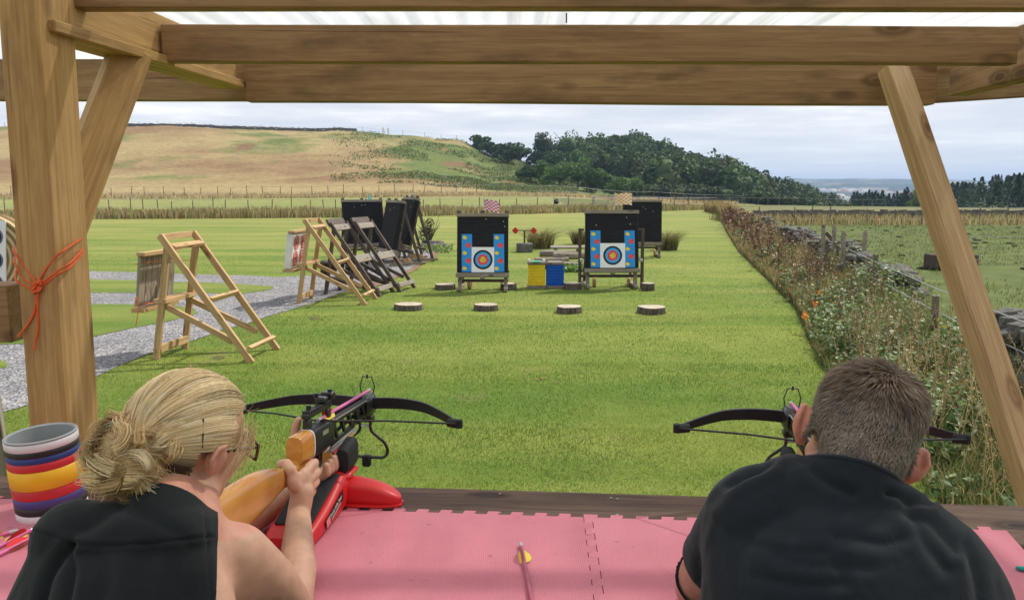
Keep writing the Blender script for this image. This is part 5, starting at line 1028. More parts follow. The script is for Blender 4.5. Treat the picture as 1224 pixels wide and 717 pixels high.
def crossbow(F, Bk, lab, tipL, tipR, sweepL, sweepR, cant=0):
    """F: front of the rail, Bk: a point back along the rail (both in the world)"""
    d = (F - Bk).normalized(); o = F - d * .74; x = d.cross(Vector((0, 0, 1))).normalized(); z = x.cross(d); M = Matrix((x, d, z)).transposed().to_4x4(); M.translation = o
    t = empty('crossbow', o, 0, lab, 'crossbow', 'crossbows aimed at the targets'); t.matrix_basis = M @ Matrix.Rotation(R(cant), 4, 'Y')
    def lk(n, bm, mt, ang=40): return link(n, bm_mesh(n, bm, ang=ang), mt, t)
    lk('buttstock', loft_bm(resample([(0, 0, -.080, .019, .056), (.06, 0, -.074, .021, .052), (.14, 0, -.068, .022, .045), (.20, 0, -.066, .021, .036), (.245, 0, -.068, .017, .026), (.28, 0, -.074, .014, .018)])), M_STOCK)
    lk('butt_pad', loft_bm([(-.016, 0, -.080, .018, .054), (-.012, 0, -.080, .0195, .0565), (-.001, 0, -.080, .0195, .0565)]), M_RUB)
    lk('grip', loft_bm(resample([(.27, 0, -.074, .014, .018), (.30, 0, -.078, .013, .019), (.335, 0, -.074, .015, .024), (.37, 0, -.055, .016, .035)], 4)), M_STOCK)
    lk('rear_block', loft_bm([(.330, 0, -.033, .019, .030), (.338, 0, -.033, .0205, .032), (.385, 0, -.033, .0205, .032)], 28, 3.4), M_STOCK); lk('white_trim', loft_bm([(.385, 0, -.033, .0213, .0328), (.389, 0, -.033, .0213, .0328)], 28, 3.4), M_WHT)
    lk('receiver', loft_bm([(.389, 0, -.034, .0195, .031), (.40, 0, -.034, .0195, .032), (.49, 0, -.032, .0195, .030), (.50, 0, -.032, .017, .027)], 24, 6), M_BLK)
    tg = tube_bm(spline([(0, .39, -.06), (0, .39, -.095), (0, .42, -.11), (0, .455, -.10), (0, .46, -.062)], 5), .0035, 6); lk('trigger_guard', tg, M_BLKM); lk('trigger', tube_bm([(0, .425, -.06), (0, .428, -.08), (0, .42, -.095)], .003, 6), M_BLKM)
    bm = bmesh.new()
    box_bm(bm, .012, .27, .010, Matrix.Translation((-.009, .605, -.007)), .001); box_bm(bm, .012, .27, .010, Matrix.Translation((.009, .605, -.007)), .001); box_bm(bm, .030, .27, .006, Matrix.Translation((0, .605, -.0155)), .001)
    for sx in (-.0125, .0125):
        box_bm(bm, .006, .235, .009, Matrix.Translation((sx, .605, -.0555 + .004)) @ Matrix.Rotation(R(5), 4, 'X'), .001)
        for yy in (.515, .56, .605, .65, .69): box_bm(bm, .006, .011, .045, Matrix.Translation((sx, yy, -.035)) @ Matrix.Rotation(R(24), 4, 'X'), .001)
    box_bm(bm, .018, .055, .040, Matrix.Translation((0, .70, -.036)), .004); lk('rail', bm, M_BLK)
    bm = bmesh.new(); box_bm(bm, .004, .24, .003, Matrix.Translation((.0165, .605, -.0075))); box_bm(bm, .004, .24, .003, Matrix.Translation((-.0165, .605, -.0075))); lk('bright_edge', bm, M_SILV)
    for q, zz4 in ((0, -.070), (1, -.080)): lk('cocking_rod', tube_bm([(.012, .49, zz4), (.011, .635, zz4 + .008)], .0042, 8), M_SILV)
    lk('forestock', loft_bm(resample([(.485, 0, -.094, .016, .013), (.52, 0, -.096, .0195, .018), (.57, 0, -.090, .0195, .019), (.61, 0, -.078, .017, .016), (.645, 0, -.064, .009, .009)], 5)), M_STOCK)
    lk('riser', loft_bm([(.70, 0, -.026, .020, .024), (.712, 0, -.026, .026, .030), (.752, 0, -.026, .026, .030), (.764, 0, -.026, .018, .020)], 24, 3), M_BLKM)
    for nm, tx, sw in (('limb', -tipL, sweepL), ('limb', tipR, sweepR)):
        sgn = 1 if tx > 0 else -1; L_ = abs(tx); bm = bmesh.new(); rg = []
        for i in range(19):
            u = i / 18; xx = sgn * (.018 + (L_ - .018) * u); yy = .735 - sw * (u ** 1.7) + .012 * math.sin(u * PI); hh = .0145 - .0055 * u ** 2; zc = -.022 + .006 * math.sin(u * PI) - (.010 * max(0, u - .6) / .4)
            rg.append([bm.verts.new((xx, yy + a, zc + b_)) for a, b_ in ((-.0045, -hh), (.0045, -hh), (.0045, hh), (-.0045, hh))])
        for i in range(18):
            for k in range(4): bm.faces.new((rg[i][k], rg[i][(k + 1) % 4], rg[i + 1][(k + 1) % 4], rg[i + 1][k]))
        bm.faces.new(rg[0]); bm.faces.new(rg[-1][::-1]); bmesh.ops.recalc_face_normals(bm, faces=bm.faces[:]); bmesh.ops.bevel(bm, geom=[e for e in bm.edges if e.calc_length() > .012 and abs(e.verts[0].co.x - e.verts[1].co.x) > .004], offset=.0012, segments=1, affect='EDGES')
        lo = lk('limb', bm, M_BLK); ty = .735 - sw; lt_ = lk('limb_tip', merge(tube_bm([(sgn * (L_ - .02), ty + .006, -.032), (sgn * (L_ + .006), ty - .002, -.032)], .011, 10, True, [.0105, .0115]), tube_bm([(sgn * (L_ + .008), ty, -.042), (sgn * (L_ + .008), ty, -.022)], .0085, 10)), M_RUB); reparent(lt_, lo)
        lk('string', tube_bm([(sgn * (L_ + .004), ty - .008, -.030), (sgn * L_ * .5, (ty + .455) / 2, -.012), (sgn * .014, .456, .002), (0, .455, .003)], .0024, 6), M_BLK)
    # sight rail, rear sight, front wire sight
    bm = bmesh.new(); box_bm(bm, .017, .125, .012, Matrix.Translation((0, .445, .028)), .002)
    for i in range(11): box_bm(bm, .019, .006, .006, Matrix.Translation((0, .392 + i * .0108, .036)), .001)
    box_bm(bm, .016, .018, .022, Matrix.Translation((0, .395, .010)), .002); box_bm(bm, .016, .018, .022, Matrix.Translation((0, .495, .010)), .002); sr_ = lk('sight_rail', bm, M_BLKM)
    bm = bmesh.new(); box_bm(bm, .026, .02, .014, Matrix.Translation((0, .470, .047)), .003); box_bm(bm, .030, .022, .016, Matrix.Translation((0, .505, .050)), .003); lk('rear_sight', bm, M_BLKM)
    for x0, y0_, z0_ in ((-.012, .467, .058), (.004, .507, .060), (-.004, .41, .044)): reparent(lk('sight_knob', tube_bm([(x0, y0_, z0_ - .006), (x0, y0_, z0_ + .004)], .0055, 12), M_BLKM), sr_)
    hexp = [(-.016, .752, -.002), (-.020, .752, .020), (-.012, .752, .044), (.012, .752, .044), (.020, .752, .020), (.016, .752, -.002)]; lk('front_sight', merge(tube_bm(hexp, .0016, 6), tube_bm([(0, .752, .040), (0, .752, .050)], .0026, 6)), M_BLKM)
    # bolt in the groove
    bolt_parts(t, Matrix.Translation((0, 0, .0045)), .462, .295)
    # stirrup hanging under the riser
    lk('stirrup_clamp', box_bm(bmesh.new(), .045, .026, .018, Matrix.Translation((0, .735, -.062)), .003), M_BLKM); lk('rod_clip', box_bm(bmesh.new(), .014, .02, .012, Matrix.Translation((.012, .66, -.050)), .002), M_BLKM)
    for s in (-1, 1): lk('stirrup_arm', tube_bm(spline([(s * .015, .735, -.062), (s * .015, .735, -.092), (s * .030, .737, -.108), (s * .050, .74, -.126), (s * .058, .742, -.150), (s * .046, .742, -.166), (s * .020, .742, -.168), (0, .742, -.168)], 5), .0042, 8), M_BLKM)
    lk('stirrup_bar', tube_bm([(-.018, .735, -.083), (.018, .735, -.083)], .0032, 8), M_SILV); lk('stirrup_foot', box_bm(bmesh.new(), .022, .018, .03, Matrix.Translation((0, .742, -.178)), .003), M_RUB)
    bm = bmesh.new(); box_bm(bm, .0006, .030, .010, Matrix.Translation((.0200, .445, -.020))); lk('model_plate', bm, M_SILV)
    return t
Fw = at(437, 471, 2.02); Bw = at(352, 521, 1.62)
CBW = crossbow(Fw, Bw, 'crossbow with orange lacquered stock held by the blonde woman on the red rest', .30, .275, .10, .115)
Fm = at(948, 487, 1.86); dm = Vector((math.sin(R(6.5)), math.cos(R(6.5)), .0)); CBM = crossbow(Fm, Fm - dm, 'crossbow held by the man, one limb showing either side of his head', .275, .345, .09, .10)

# ------------------------------------------------------------------ red rests
m, nt, b = mat_new('red_moulded_plastic', .38, .5); v = coords(nt, 'Object'); n1 = noise(nt, v, 160, 3); n2 = noise(nt, v, 6, 4); nt.links.new(ramp(nt, [(.3, (.60, .012, .016)), (.7, (.70, .022, .024))], n2.outputs[0]).outputs[0], b.inputs['Base Color']); bump(nt, b, n1.outputs[0], .15, .001); M_REDP = m
def rest(loc, rz, lab, hh):
    t = empty('rifle_rest', loc, rz, lab, 'rest', 'red rests under the crossbows')
    def lk(n, bm, mt, ang=40): return link(n, bm_mesh(n, bm, ang=ang), mt, t)
    # wings: lofted along x
    for s in (-1, 1):
        bm = loft_bm(resample([(0.015, 0, .031, .036, .031), (.06, .002, .029, .034, .029), (.11, .004, .025, .030, .025), (.145, .006, .019, .025, .018), (.165, .008, .013, .014, .012), (.170, .009, .012, .006, .007)], 4), 28, 3.2)
        for v_ in bm.verts: v_.co = Vector((s * v_.co.y, -v_.co.x * 1.0, v_.co.z))
        bmesh.ops.recalc_face_normals(bm, faces=bm.faces[:]); lk('wing', bm, M_REDP)
        bm = loft_bm([(.02, 0, .004, .042, .004), (.10, .004, .004, .037, .004), (.15, .006, .004, .030, .004), (.174, .009, .004, .012, .004)], 20, 4)
        for v_ in bm.verts: v_.co = Vector((s * v_.co.y, -v_.co.x, v_.co.z))
        bmesh.ops.recalc_face_normals(bm, faces=bm.faces[:]); lk('base_flange', bm, M_REDP)
    bm = loft_bm(resample([(-.27, 0, .014, .040, .013), (-.25, 0, .018, .050, .018), (-.15, 0, .028, .054, .028), (-.05, 0, .042, .052, .042), (.0, 0, .048, .045, .048), (.04, 0, .045, .030, .045)], 4), 30, 5); lf_ = lk('long_foot', bm, M_REDP)
    bm = bmesh.new(); q = [(-.040, -.235, .0385), (.040, -.235, .0385), (.042, -.06, .085), (-.042, -.06, .085)]; q2 = [(a, b_, c_ + .006) for a, b_, c_ in q]; A = [bm.verts.new(p) for p in q]; B_ = [bm.verts.new(p) for p in q2]
    bm.faces.new(A[::-1]); bm.faces.new(B_)
    for k in range(4): bm.faces.new((A[k], A[(k + 1) % 4], B_[(k + 1) % 4], B_[k]))
    bmesh.ops.bevel(bm, geom=bm.edges[:], offset=.002, segments=1, affect='EDGES'); reparent(lk('grip_pad', bm, M_RUB), lf_)
    lk('column', loft_bm(resample([(0, 0, 0, .034, .030), (.04, 0, 0, .030, .027), (.075, 0, 0, .028, .025), (.095, 0, 0, .027, .024)], 3), 24, 4), M_REDP).matrix_basis = Matrix.Translation((0, 0, .03)) @ Matrix.Rotation(R(90), 4, 'X').inverted() @ Matrix.Scale(1, 4) if False else Matrix.Translation((0, 0, .03)) @ Matrix.Rotation(R(90), 4, 'X')
    lk('neck', disc_bm(.022, .02, 20, .003), M_RUB).matrix_basis = Matrix.Translation((0, 0, hh - .045)); lk('neck_lever', box_bm(bmesh.new(), .075, .025, .012, Matrix.Translation((-.01, -.012, hh - .045)), .004), M_RUB)
    lk('red_tray', box_bm(bmesh.new(), .110, .075, .012, Matrix.Translation((0, 0, hh - .028)), .004), M_REDP)
    # padded cradle: base and two ears
    bm = loft_bm(resample([(-.034, 0, 0, .048, .010), (.034, 0, 0, .048, .010)], 1), 20, 4); 
    for v_ in bm.verts: v_.co.z += hh - .014
    lk('cradle_base', bm, M_RUB)
    for s in (-1, 1):
        bm = loft_bm(resample([(-.038, s * .040, hh + .008, .012, .024), (-.030, s * .040, hh + .012, .0165, .030), (.030, s * .040, hh + .016, .0165, .034), (.038, s * .040, hh + .012, .012, .028)], 3), 20, 3); lk('cradle_ear', bm, M_RUB)
    # sticker on the right side of the long foot
    bm = bmesh.new(); box_bm(bm, .0006, .115, .022, None); lm = Matrix.Translation((.0556, -.135, .036)) @ Matrix.Rotation(R(14), 4, 'X'); link('label_plate', bm_mesh('label_plate', bm), M_BLK, t, lm)
    bm = bmesh.new(); box_bm(bm, .0006, .022, .018, None); link('label_logo', bm_mesh('label_logo', bm), plain('label_red', (.75, .25, .25)), t, lm @ Matrix.Translation((.0008, -.044, 0)))
    for txt, sz, oy, oz in (('Front Rifle Rest', .0118, -.030, -.001), ('shooting support', .0055, -.028, -.009)):
        if txt != 'Front Rifle Rest':
            bm = bmesh.new(); box_bm(bm, .0005, .062, .0012, None); link('label_line', bm_mesh('label_line', bm), M_WHT, t, lm @ Matrix.Translation((.0009, .005, -.0075))); continue
        cu = bpy.data.curves.new('txt', 'FONT'); cu.body = txt; cu.size = sz; cu.extrude = .0002; to = bpy.data.objects.new('txt', cu); COL.objects.link(to)
        bpy.context.view_layer.update(); me = bpy.data.meshes.new_from_object(to.evaluated_get(bpy.context.evaluated_depsgraph_get())); bpy.data.objects.remove(to)
        link('label_lettering', me, M_WHT, t, lm @ Matrix.Translation((.0009, oy, oz)) @ Matrix(((0, 0, 1, 0), (1, 0, 0, 0), (0, 1, 0, 0), (0, 0, 0, 1))))
    return t
MT = MATZ + .0125
fw = CBW.matrix_basis @ Vector((0, .515, -.112)); rest((fw.x, fw.y, MT), R(-7), 'red plastic rest with black padded cradle under the blonde woman\'s crossbow', fw.z - MT + .004)
fm = CBM.matrix_basis @ Vector((0, .575, -.108)); rest((fm.x, fm.y, MT), R(-8), 'red plastic rest under the man\'s crossbow, hidden in front of him', fm.z - MT + .004)
# ------------------------------------------------------------------ tub in target colours
c0 = Vector(((37 - 612) / F_PX * 1.73, 1.73, MT)); t = empty('striped_tub', c0, 0, 'round tub banded in white, black, blue, red and yellow target colours', 'tub')
HT = .182; RB, RT = .0715, .073
M_GREYIN = plain('grey_tub_inside', (.33, .35, .36), .6, .3, .08, 8)
bands = [('white_band', 0, .10, (.72, .68, .70)), ('black_band', .10, .195, (.022, .018, .020)), ('blue_band', .195, .295, (.07, .055, .22)), ('red_band', .295, .42, (.58, .03, .035)), ('yellow_band', .42, .655, (.85, .47, .015)), ('red_band', .655, .755, (.60, .03, .04)), ('blue_band', .755, .83, (.03, .05, .22)), ('black_band', .83, .905, (.022, .018, .020)), ('white_band', .905, 1.0, (.74, .70, .72))]
for nm, a, b_, cc_ in bands:
    bm = bmesh.new(); n = 56; rg = []
    e = .0025 if 'yellow' in nm else .0012
    for u, k in ((a, -.0006), (a + .012, e), (b_ - .012, e), (b_, -.0006)):
        r_ = RB + (RT - RB) * u + k; rg.append([bm.verts.new((r_ * math.cos(q), r_ * math.sin(q), u * HT)) for q in np.linspace(0, 2 * PI, n, endpoint=False)])
    for i in range(3):
        for k in range(n): bm.faces.new((rg[i][k], rg[i][(k + 1) % n], rg[i + 1][(k + 1) % n], rg[i + 1][k]))
    link(nm, bm_mesh(nm, bm, sm=True), plain(nm, cc_, .42, .45, .06, 14, .08), t)
bm = bmesh.new(); n = 56; rg = []
for r_, z in ((RT - .001, HT), (RT + .001, HT + .004), (RT - .003, HT + .006), (RT - .007, HT + .003), (RB - .006, .004)): rg.append([bm.verts.new((r_ * math.cos(q), r_ * math.sin(q), z)) for q in np.linspace(0, 2 * PI, n, endpoint=False)])
for i in range(4):
    for k in range(n): bm.faces.new((rg[i][k], rg[i][(k + 1) % n], rg[i + 1][(k + 1) % n], rg[i + 1][k]))
bm.faces.new(rg[-1]); link('inner_wall', bm_mesh('inner_wall', bm, sm=True, ang=40), M_GREYIN, t)
t.rotation_euler = (R(2), R(-3), 0)
# ------------------------------------------------------------------ bolts and pen on the mats
def loose_bolt(pn, pt_, lab, roll=0, vane=True, colr=None):
    a = gnd(*pn, MT + .006); b_ = gnd(*pt_, MT + .005); d = (b_ - a); d.z = 0; d.normalize(); t = empty('bolt', a, 0, lab, 'bolt', 'crossbow bolts lying on the mats'); x = d.cross(Vector((0, 0, 1))); M = Matrix((x, d, Vector((0, 0, 1)))).transposed().to_4x4(); M.translation = a; t.matrix_basis = M @ Matrix.Rotation(R(roll), 4, 'Y')
    bolt_parts(t, Matrix.Identity(4), 0, .33, vane, colr)
loose_bolt((623, 653), (638, 730), 'single bolt with yellow and red vanes in the middle of the pink mat', 10, colr=plain('dull_pink_shaft', (.45, .10, .16), .4))
loose_bolt((37, 633), (-60, 684), 'bolt at the left edge with its red vane uppermost', -25); loose_bolt((42, 641), (-60, 692), 'bolt in front of the tub with flat yellow vanes', 60); loose_bolt((12, 636), (-110, 668), 'bolt farthest left at the foot of the striped tub', 100)
a = gnd(1214, 678, MT + .005); t = empty('teal_pen', a, R(-62), 'teal pen lying on the mat at the right edge', 'pen'); link('barrel', bm_mesh('barrel', tube_bm([(0, 0, 0), (0, .01, 0), (0, .12, 0)], .005, 10, True, [.003, .0052, .0052]), sm=True), plain('teal_plastic', (.03, .35, .36), .35), t); link('clip', bm_mesh('clip', tube_bm([(0, .07, .007), (0, .115, .007)], .0016, 6)), M_SILV, t); t.rotation_euler = (0, 0, R(-118))
# ------------------------------------------------------------------ people
_tp = {}
def _tmpl(kind, seg):
    if (kind, seg) not in _tp:
        t = bmesh.new()
        if kind == 's': bmesh.ops.create_uvsphere(t, u_segments=seg, v_segments=seg // 2 + 2, radius=1)
        else: bmesh.ops.create_cone(t, cap_ends=True, segments=seg, radius1=1, radius2=1, depth=1)
        bmesh.ops.triangulate(t, faces=t.faces[:]); t.verts.ensure_lookup_table()
        _tp[(kind, seg)] = (np.array([v.co[:] for v in t.verts]), np.array([[v.index for v in f.verts] for f in t.faces])); t.free()
    return _tp[(kind, seg)]
def _put(bm, V, T, M): M = np.array(M); bm.append((V @ M[:3, :3].T + M[:3, 3], T))
def prim_sphere(bm, c, r, rot=None, seg=20):
    M = Matrix.Translation(Vector(c)) @ (rot.to_4x4() if rot is not None else Matrix.Identity(4)) @ Matrix.Diagonal((*((r, r, r) if isinstance(r, (int, float)) else r), 1))
    _put(bm, *_tmpl('s', seg), M)
def limb(bm, p0, p1, r0, r1, seg=18):
    p0 = Vector(p0); p1 = Vector(p1); prim_sphere(bm, p0, r0, seg=seg); prim_sphere(bm, p1, r1, seg=seg); d = p1 - p0; L = d.length
    if L < 1e-5: return
    V, T = _tmpl('c', seg); V = V.copy(); k = np.where(V[:, 2] < 0, r0, r1); V[:, 0] *= k; V[:, 1] *= k; V[:, 2] *= L
    _put(bm, V, T, Matrix.Translation((p0 + p1) / 2) @ d.to_track_quat('Z', 'Y').to_matrix().to_4x4())
def chain(bm, pts, rs, seg=18):
    for i in range(len(pts) - 1): limb(bm, pts[i], pts[i + 1], rs[i], rs[i + 1], seg)
def remesh(bm, vox, it=4, fac=.5, name="b"):
    off = np.cumsum([0] + [len(v) for v, _ in bm]); me = np_mesh(name, np.concatenate([v for v, _ in bm]), None, np.concatenate([t + off[i] for i, (_, t) in enumerate(bm)])); o = bpy.data.objects.new('tmp', me); COL.objects.link(o)
    r = o.modifiers.new('r', 'REMESH'); r.mode = 'VOXEL'; r.voxel_size = vox
    s = o.modifiers.new('s', 'SMOOTH'); s.factor = fac; s.iterations = it
    bpy.context.view_layer.update(); out = bpy.data.meshes.new_from_object(o.evaluated_get(bpy.context.evaluated_depsgraph_get())); bpy.data.objects.remove(o); smooth(out); return out
def get_co(me):
    a = np.zeros(len(me.vertices) * 3, np.float32); me.vertices.foreach_get('co', a); return a.reshape(-1, 3)
def get_no(me):
    a = np.zeros(len(me.vertices) * 3, np.float32); me.vertices.foreach_get('normal', a); return a.reshape(-1, 3)
def set_co(me, c): me.vertices.foreach_set('co', np.asarray(c, np.float32).ravel()); me.update()
def set_col(me, c):
    a = me.color_attributes.new('col', 'FLOAT_COLOR', 'POINT'); k = np.ones((len(me.vertices), 4), np.float32); k[:, :3] = c; a.data.foreach_set('color', k.ravel())
def cut(me, planes):
    bm = bmesh.new(); bm.from_mesh(me)
    for co, no in planes: bmesh.ops.bisect_plane(bm, geom=bm.verts[:] + bm.edges[:] + bm.faces[:], plane_co=co, plane_no=no, clear_outer=True)
    bm.to_mesh(me); bm.free(); smooth(me); return me
def projpx(co):
    d = co - np.array(CAM); fy = d[:, 1] * math.cos(PITCH) - d[:, 2] * math.sin(PITCH); uz = d[:, 1] * math.sin(PITCH) + d[:, 2] * math.cos(PITCH)
    return np.stack([612 + F_PX * d[:, 0] / fy, 358.5 - F_PX * uz / fy], -1)
def segdist(P, line):
    best = np.full(len(P), 1e9)
    for a, b in zip(line[:-1], line[1:]):
        a = np.array(a, float); b = np.array(b, float); ab = b - a; t = np.clip(((P - a) @ ab) / (ab @ ab), 0, 1); best = np.minimum(best, np.linalg.norm(P - a - t[:, None] * ab, axis=1))
    return best
def folds(me, creases):
    co = get_co(me); no = get_no(me); P = projpx(co); fac = np.clip(-(no @ np.array([0, .96, -.25])) * 2 + .3, 0, 1); dz = np.zeros(len(co))
    for line, dep, wd in creases:
        sp_ = [(p.x, p.y) for p in spline([(a, b, 0) for a, b in line], 6)]; d = segdist(P, sp_); dz += -dep * np.exp(-(d / wd) ** 2) + .45 * dep * np.exp(-((d - 2.0 * wd) / (1.2 * wd)) ** 2)
    set_co(me, co + no * (dz * fac)[:, None])
m, nt, b = mat_new('skin', .5, .35); a = nt.nodes.new('ShaderNodeAttribute'); a.attribute_name = 'col'; n1 = noise(nt, coords(nt, 'Object', rnd=False), 45, 4); n2 = noise(nt, coords(nt, 'Object', rnd=False), 420, 2)
nt.links.new(mixc(nt, 1.0, a.outputs['Color'], ramp(nt, [(.3, (.90, .86, .84)), (.7, (1.08, 1.05, 1.04))], n1.outputs[0]).outputs[0], 'MULTIPLY'), b.inputs['Base Color']); b.inputs['Subsurface Weight'].default_value = .12; b.inputs['Subsurface Radius'].default_value = (1, .35, .2); b.inputs['Subsurface Scale'].default_value = .008; bump(nt, b, n2.outputs[0], .12, .001); M_SKIN = m
def cloth(name, c, bscale=900):
    m, nt, b = mat_new(name, .85, .15); v = coords(nt, 'Object', rnd=False); n1 = noise(nt, v, 7, 5); w1 = noise(nt, v, bscale, 2); w2 = noise(nt, v, 16, 5, .6, 1.6); nt.links.new(ramp(nt, [(.3, tuple(k * .8 for k in c)), (.7, tuple(k * 1.25 for k in c))], n1.outputs[0]).outputs[0], b.inputs['Base Color']); b1_ = bump(nt, b, w1.outputs[0], .25, .0008); b2_ = nt.nodes.new('ShaderNodeBump'); b2_.inputs['Strength'].default_value = .35; b2_.inputs['Distance'].default_value = .006; nt.links.new(w2.outputs[0], b2_.inputs['Height']); nt.links.new(b2_.outputs[0], b1_.inputs['Normal'])
    b.inputs['Sheen Weight'].default_value = .12; b.inputs['Sheen Roughness'].default_value = .5; return m
M_TOP = cloth('black_crepe', (.013, .016, .018)); M_TEE = cloth('black_cotton', (.014, .019, .026)); M_TROU = cloth('dark_denim', (.03, .04, .07)); M_SHOE = plain('shoe_leather', (.05, .04, .035))
M_HAIR = vcol_mat('hair', .5, .22, .12)
def head(bm, H, sc=1.0, ears=(1, 1), earout=22):
    """H: 4x4 head frame, x right, y forward, z up"""
    def P(x, y, z): return H @ Vector((x * sc, y * sc, z * sc))
    R3 = H.to_3x3()
    def ell(c, r, rot=None): prim_sphere(bm, P(*c), tuple(k * sc for k in r), R3 if rot is None else R3 @ rot, 28)
    ell((0, -.012, .030), (.076, .097, .090)); ell((0, -.045, -.015), (.063, .056, .062)); ell((0, .030, -.030), (.060, .060, .088)); ell((0, .045, -.088), (.044, .044, .034)); ell((0, .080, -.104), (.019, .016, .016))
    for s in (-1, 1): ell((s * .034, .066, -.030), (.022, .022, .022)); ell((s * .052, .015, -.075), (.020, .035, .030)); ell((s * .030, .085, -.006), (.014, .010, .010))
    limb(bm, P(-.034, .082, .022), P(.034, .082, .022), .011 * sc, .011 * sc); limb(bm, P(0, .090, .005), P(0, .110, -.034), .008 * sc, .011 * sc); limb(bm, P(-.018, .093, -.060), P(.018, .093, -.060), .006 * sc, .006 * sc); limb(bm, P(-.016, .092, -.071), P(.016, .092, -.071), .0065 * sc, .0065 * sc)
    for s in (-1, 1):
        rot = Euler((R(-8), R(0), R(s * -earout))).to_matrix(); ell((s * .088, -.008, -.004), (.0085, .019, .029), rot)
        ell((s * .083, -.006, -.004), (.0065, .017, .026), rot); ell((s * .081, .000, -.028), (.0065, .010, .012), rot)
        pts = [(s * (.081 + .012), .000, .024), (s * (.083 + .014), -.016, .018), (s * (.085 + .015), -.024, .0), (s * (.083 + .012), -.018, -.022), (s * .083, -.004, -.036)]
        for q in range(4): limb(bm, P(*pts[q]), P(*pts[q + 1]), .0048 * sc, .0048 * sc, 10)
    return P
def headframe(c, yaw, pitch, roll):
    return Matrix.Translation(c) @ Matrix.Rotation(R(-yaw), 4, 'Z') @ Matrix.Rotation(R(-pitch), 4, 'X') @ Matrix.Rotation(R(roll), 4, 'Y')
def hand_r(bm, pts_palm, fingers, rf, thumb):
    chain(bm, pts_palm, [.024, .027, .024], 14)
    for f in fingers: chain(bm, f, rf, 10)
    chain(bm, thumb, [.0125, .0110, .0095, .0085], 10)

def cut_sleeve(me, c, axis, rad):
    bm = bmesh.new(); bm.from_mesh(me); fs = [f for f in bm.faces if (f.calc_center_median() - c).length < rad]; g = set(); [g.update(f.verts) for f in fs]; ge = set(); [ge.update(f.edges) for f in fs]
    bmesh.ops.bisect_plane(bm, geom=list(g) + list(ge) + fs, plane_co=c, plane_no=axis, clear_outer=True); bm.to_mesh(me); bm.free()
def tuck(body, shirt, keep):
    """press the body in where the shirt lies over it"""
    bv = BVHTree.FromPolygons([v_.co for v_ in shirt.vertices], [tuple(p.vertices) for p in shirt.polygons]); co = get_co(body)
    for i in np.where(keep(co))[0]:
        p = Vector(co[i]); loc, no, _, ds = bv.find_nearest(p, .035)
        if loc is None: continue
        s_ = (p - loc).dot(no)
        if s_ > -.007: co[i] = p - no * (s_ + .007)
    set_co(body, co)
# ---------------- woman
HW = headframe(at(229, 526, 1.22), 35, 14, 10); WSC = .89
CB = CBW.matrix_basis
def cb(x, y, z): return CB @ Vector((x, y, z))
nbw = at(196, 626, 1.09); Ls = at(92, 648, 1.09); Rs = at(283, 660, 1.17); hipw = Vector((-.63, .66, .98))
elr = Vector(at(352, 748, 1.27)); elr.z = MT + .028; wrr = cb(.034, .275, -.145); kr = cb(.036, .315, -.085)
ell_ = Vector((-.60, 1.52, MT + .036)); wrl = cb(-.045, .455, -.165)
bw = []; P = head(bw, HW, WSC)
limb(bw, P(0, -.028, -.055), nbw + Vector((.0, .0, .0)), .046, .050); limb(bw, P(0, .01, -.07), nbw + Vector((.015, .05, -.03)), .043, .052)
def torso_w(bm, k):
    limb(bm, nbw + Vector((0, .005, -.03)), nbw.lerp(HW @ Vector((0, -.03, -.05)), .45), .054 + k, .046 + k * .8)
    limb(bm, nbw + Vector((-.01, -.005, -.035)), Ls + Vector((.02, 0, -.005)), .055 + k, .050 + k); limb(bm, nbw + Vector((.01, 0, -.035)), Rs + Vector((-.02, 0, 0)), .055 + k, .048 + k)
    up = (nbw - hipw).normalized(); mid = (Ls + Rs) / 2
    prim_sphere(bm, mid - up * .10 + Vector((0, -.01, -.01)), (.165 + k, .105 + k, .15 + k), Matrix.Rotation(R(-12), 3, 'Z') @ Matrix.Rotation(R(-30), 3, 'X'), 32)
    limb(bm, mid - up * .20 + Vector((-.055, 0, 0)), hipw + Vector((-.06, 0, .05)), .115 + k, .125 + k, 26); limb(bm, mid - up * .20 + Vector((.055, 0, 0)), hipw + Vector((.07, 0, .05)), .110 + k, .125 + k, 26)
    limb(bm, Ls + Vector((.01, 0, -.03)), mid - up * .2 + Vector((-.06, 0, 0)), .062 + k, .10 + k); limb(bm, Rs + Vector((-.045, 0, -.035)), mid - up * .2 + Vector((.03, 0, 0)), .050 + k, .09 + k)
torso_w(bw, -.004)
prim_sphere(bw, Rs + Vector((-.010, -.004, -.030)), (.052, .051, .056)); limb(bw, Rs + Vector((-.02, 0, -.01)), Rs.lerp(elr, .3), .051, .047); limb(bw, Rs + Vector((-.045, -.012, -.075)), Rs.lerp(elr, .40) + Vector((-.012, -.012, -.006)), .052, .042); chain(bw, [Rs, Rs.lerp(elr, .45) + Vector((.012, 0, -.004)), elr], [.050, .042, .032]); chain(bw, [elr, elr.lerp(wrr, .35) + Vector((.004, -.004, 0)), wrr], [.032, .035, .0235]); 
chain(bw, [Ls, Ls.lerp(ell_, .5), ell_], [.050, .042, .035]); chain(bw, [ell_, ell_.lerp(wrl, .4), wrl], [.035, .034, .023])
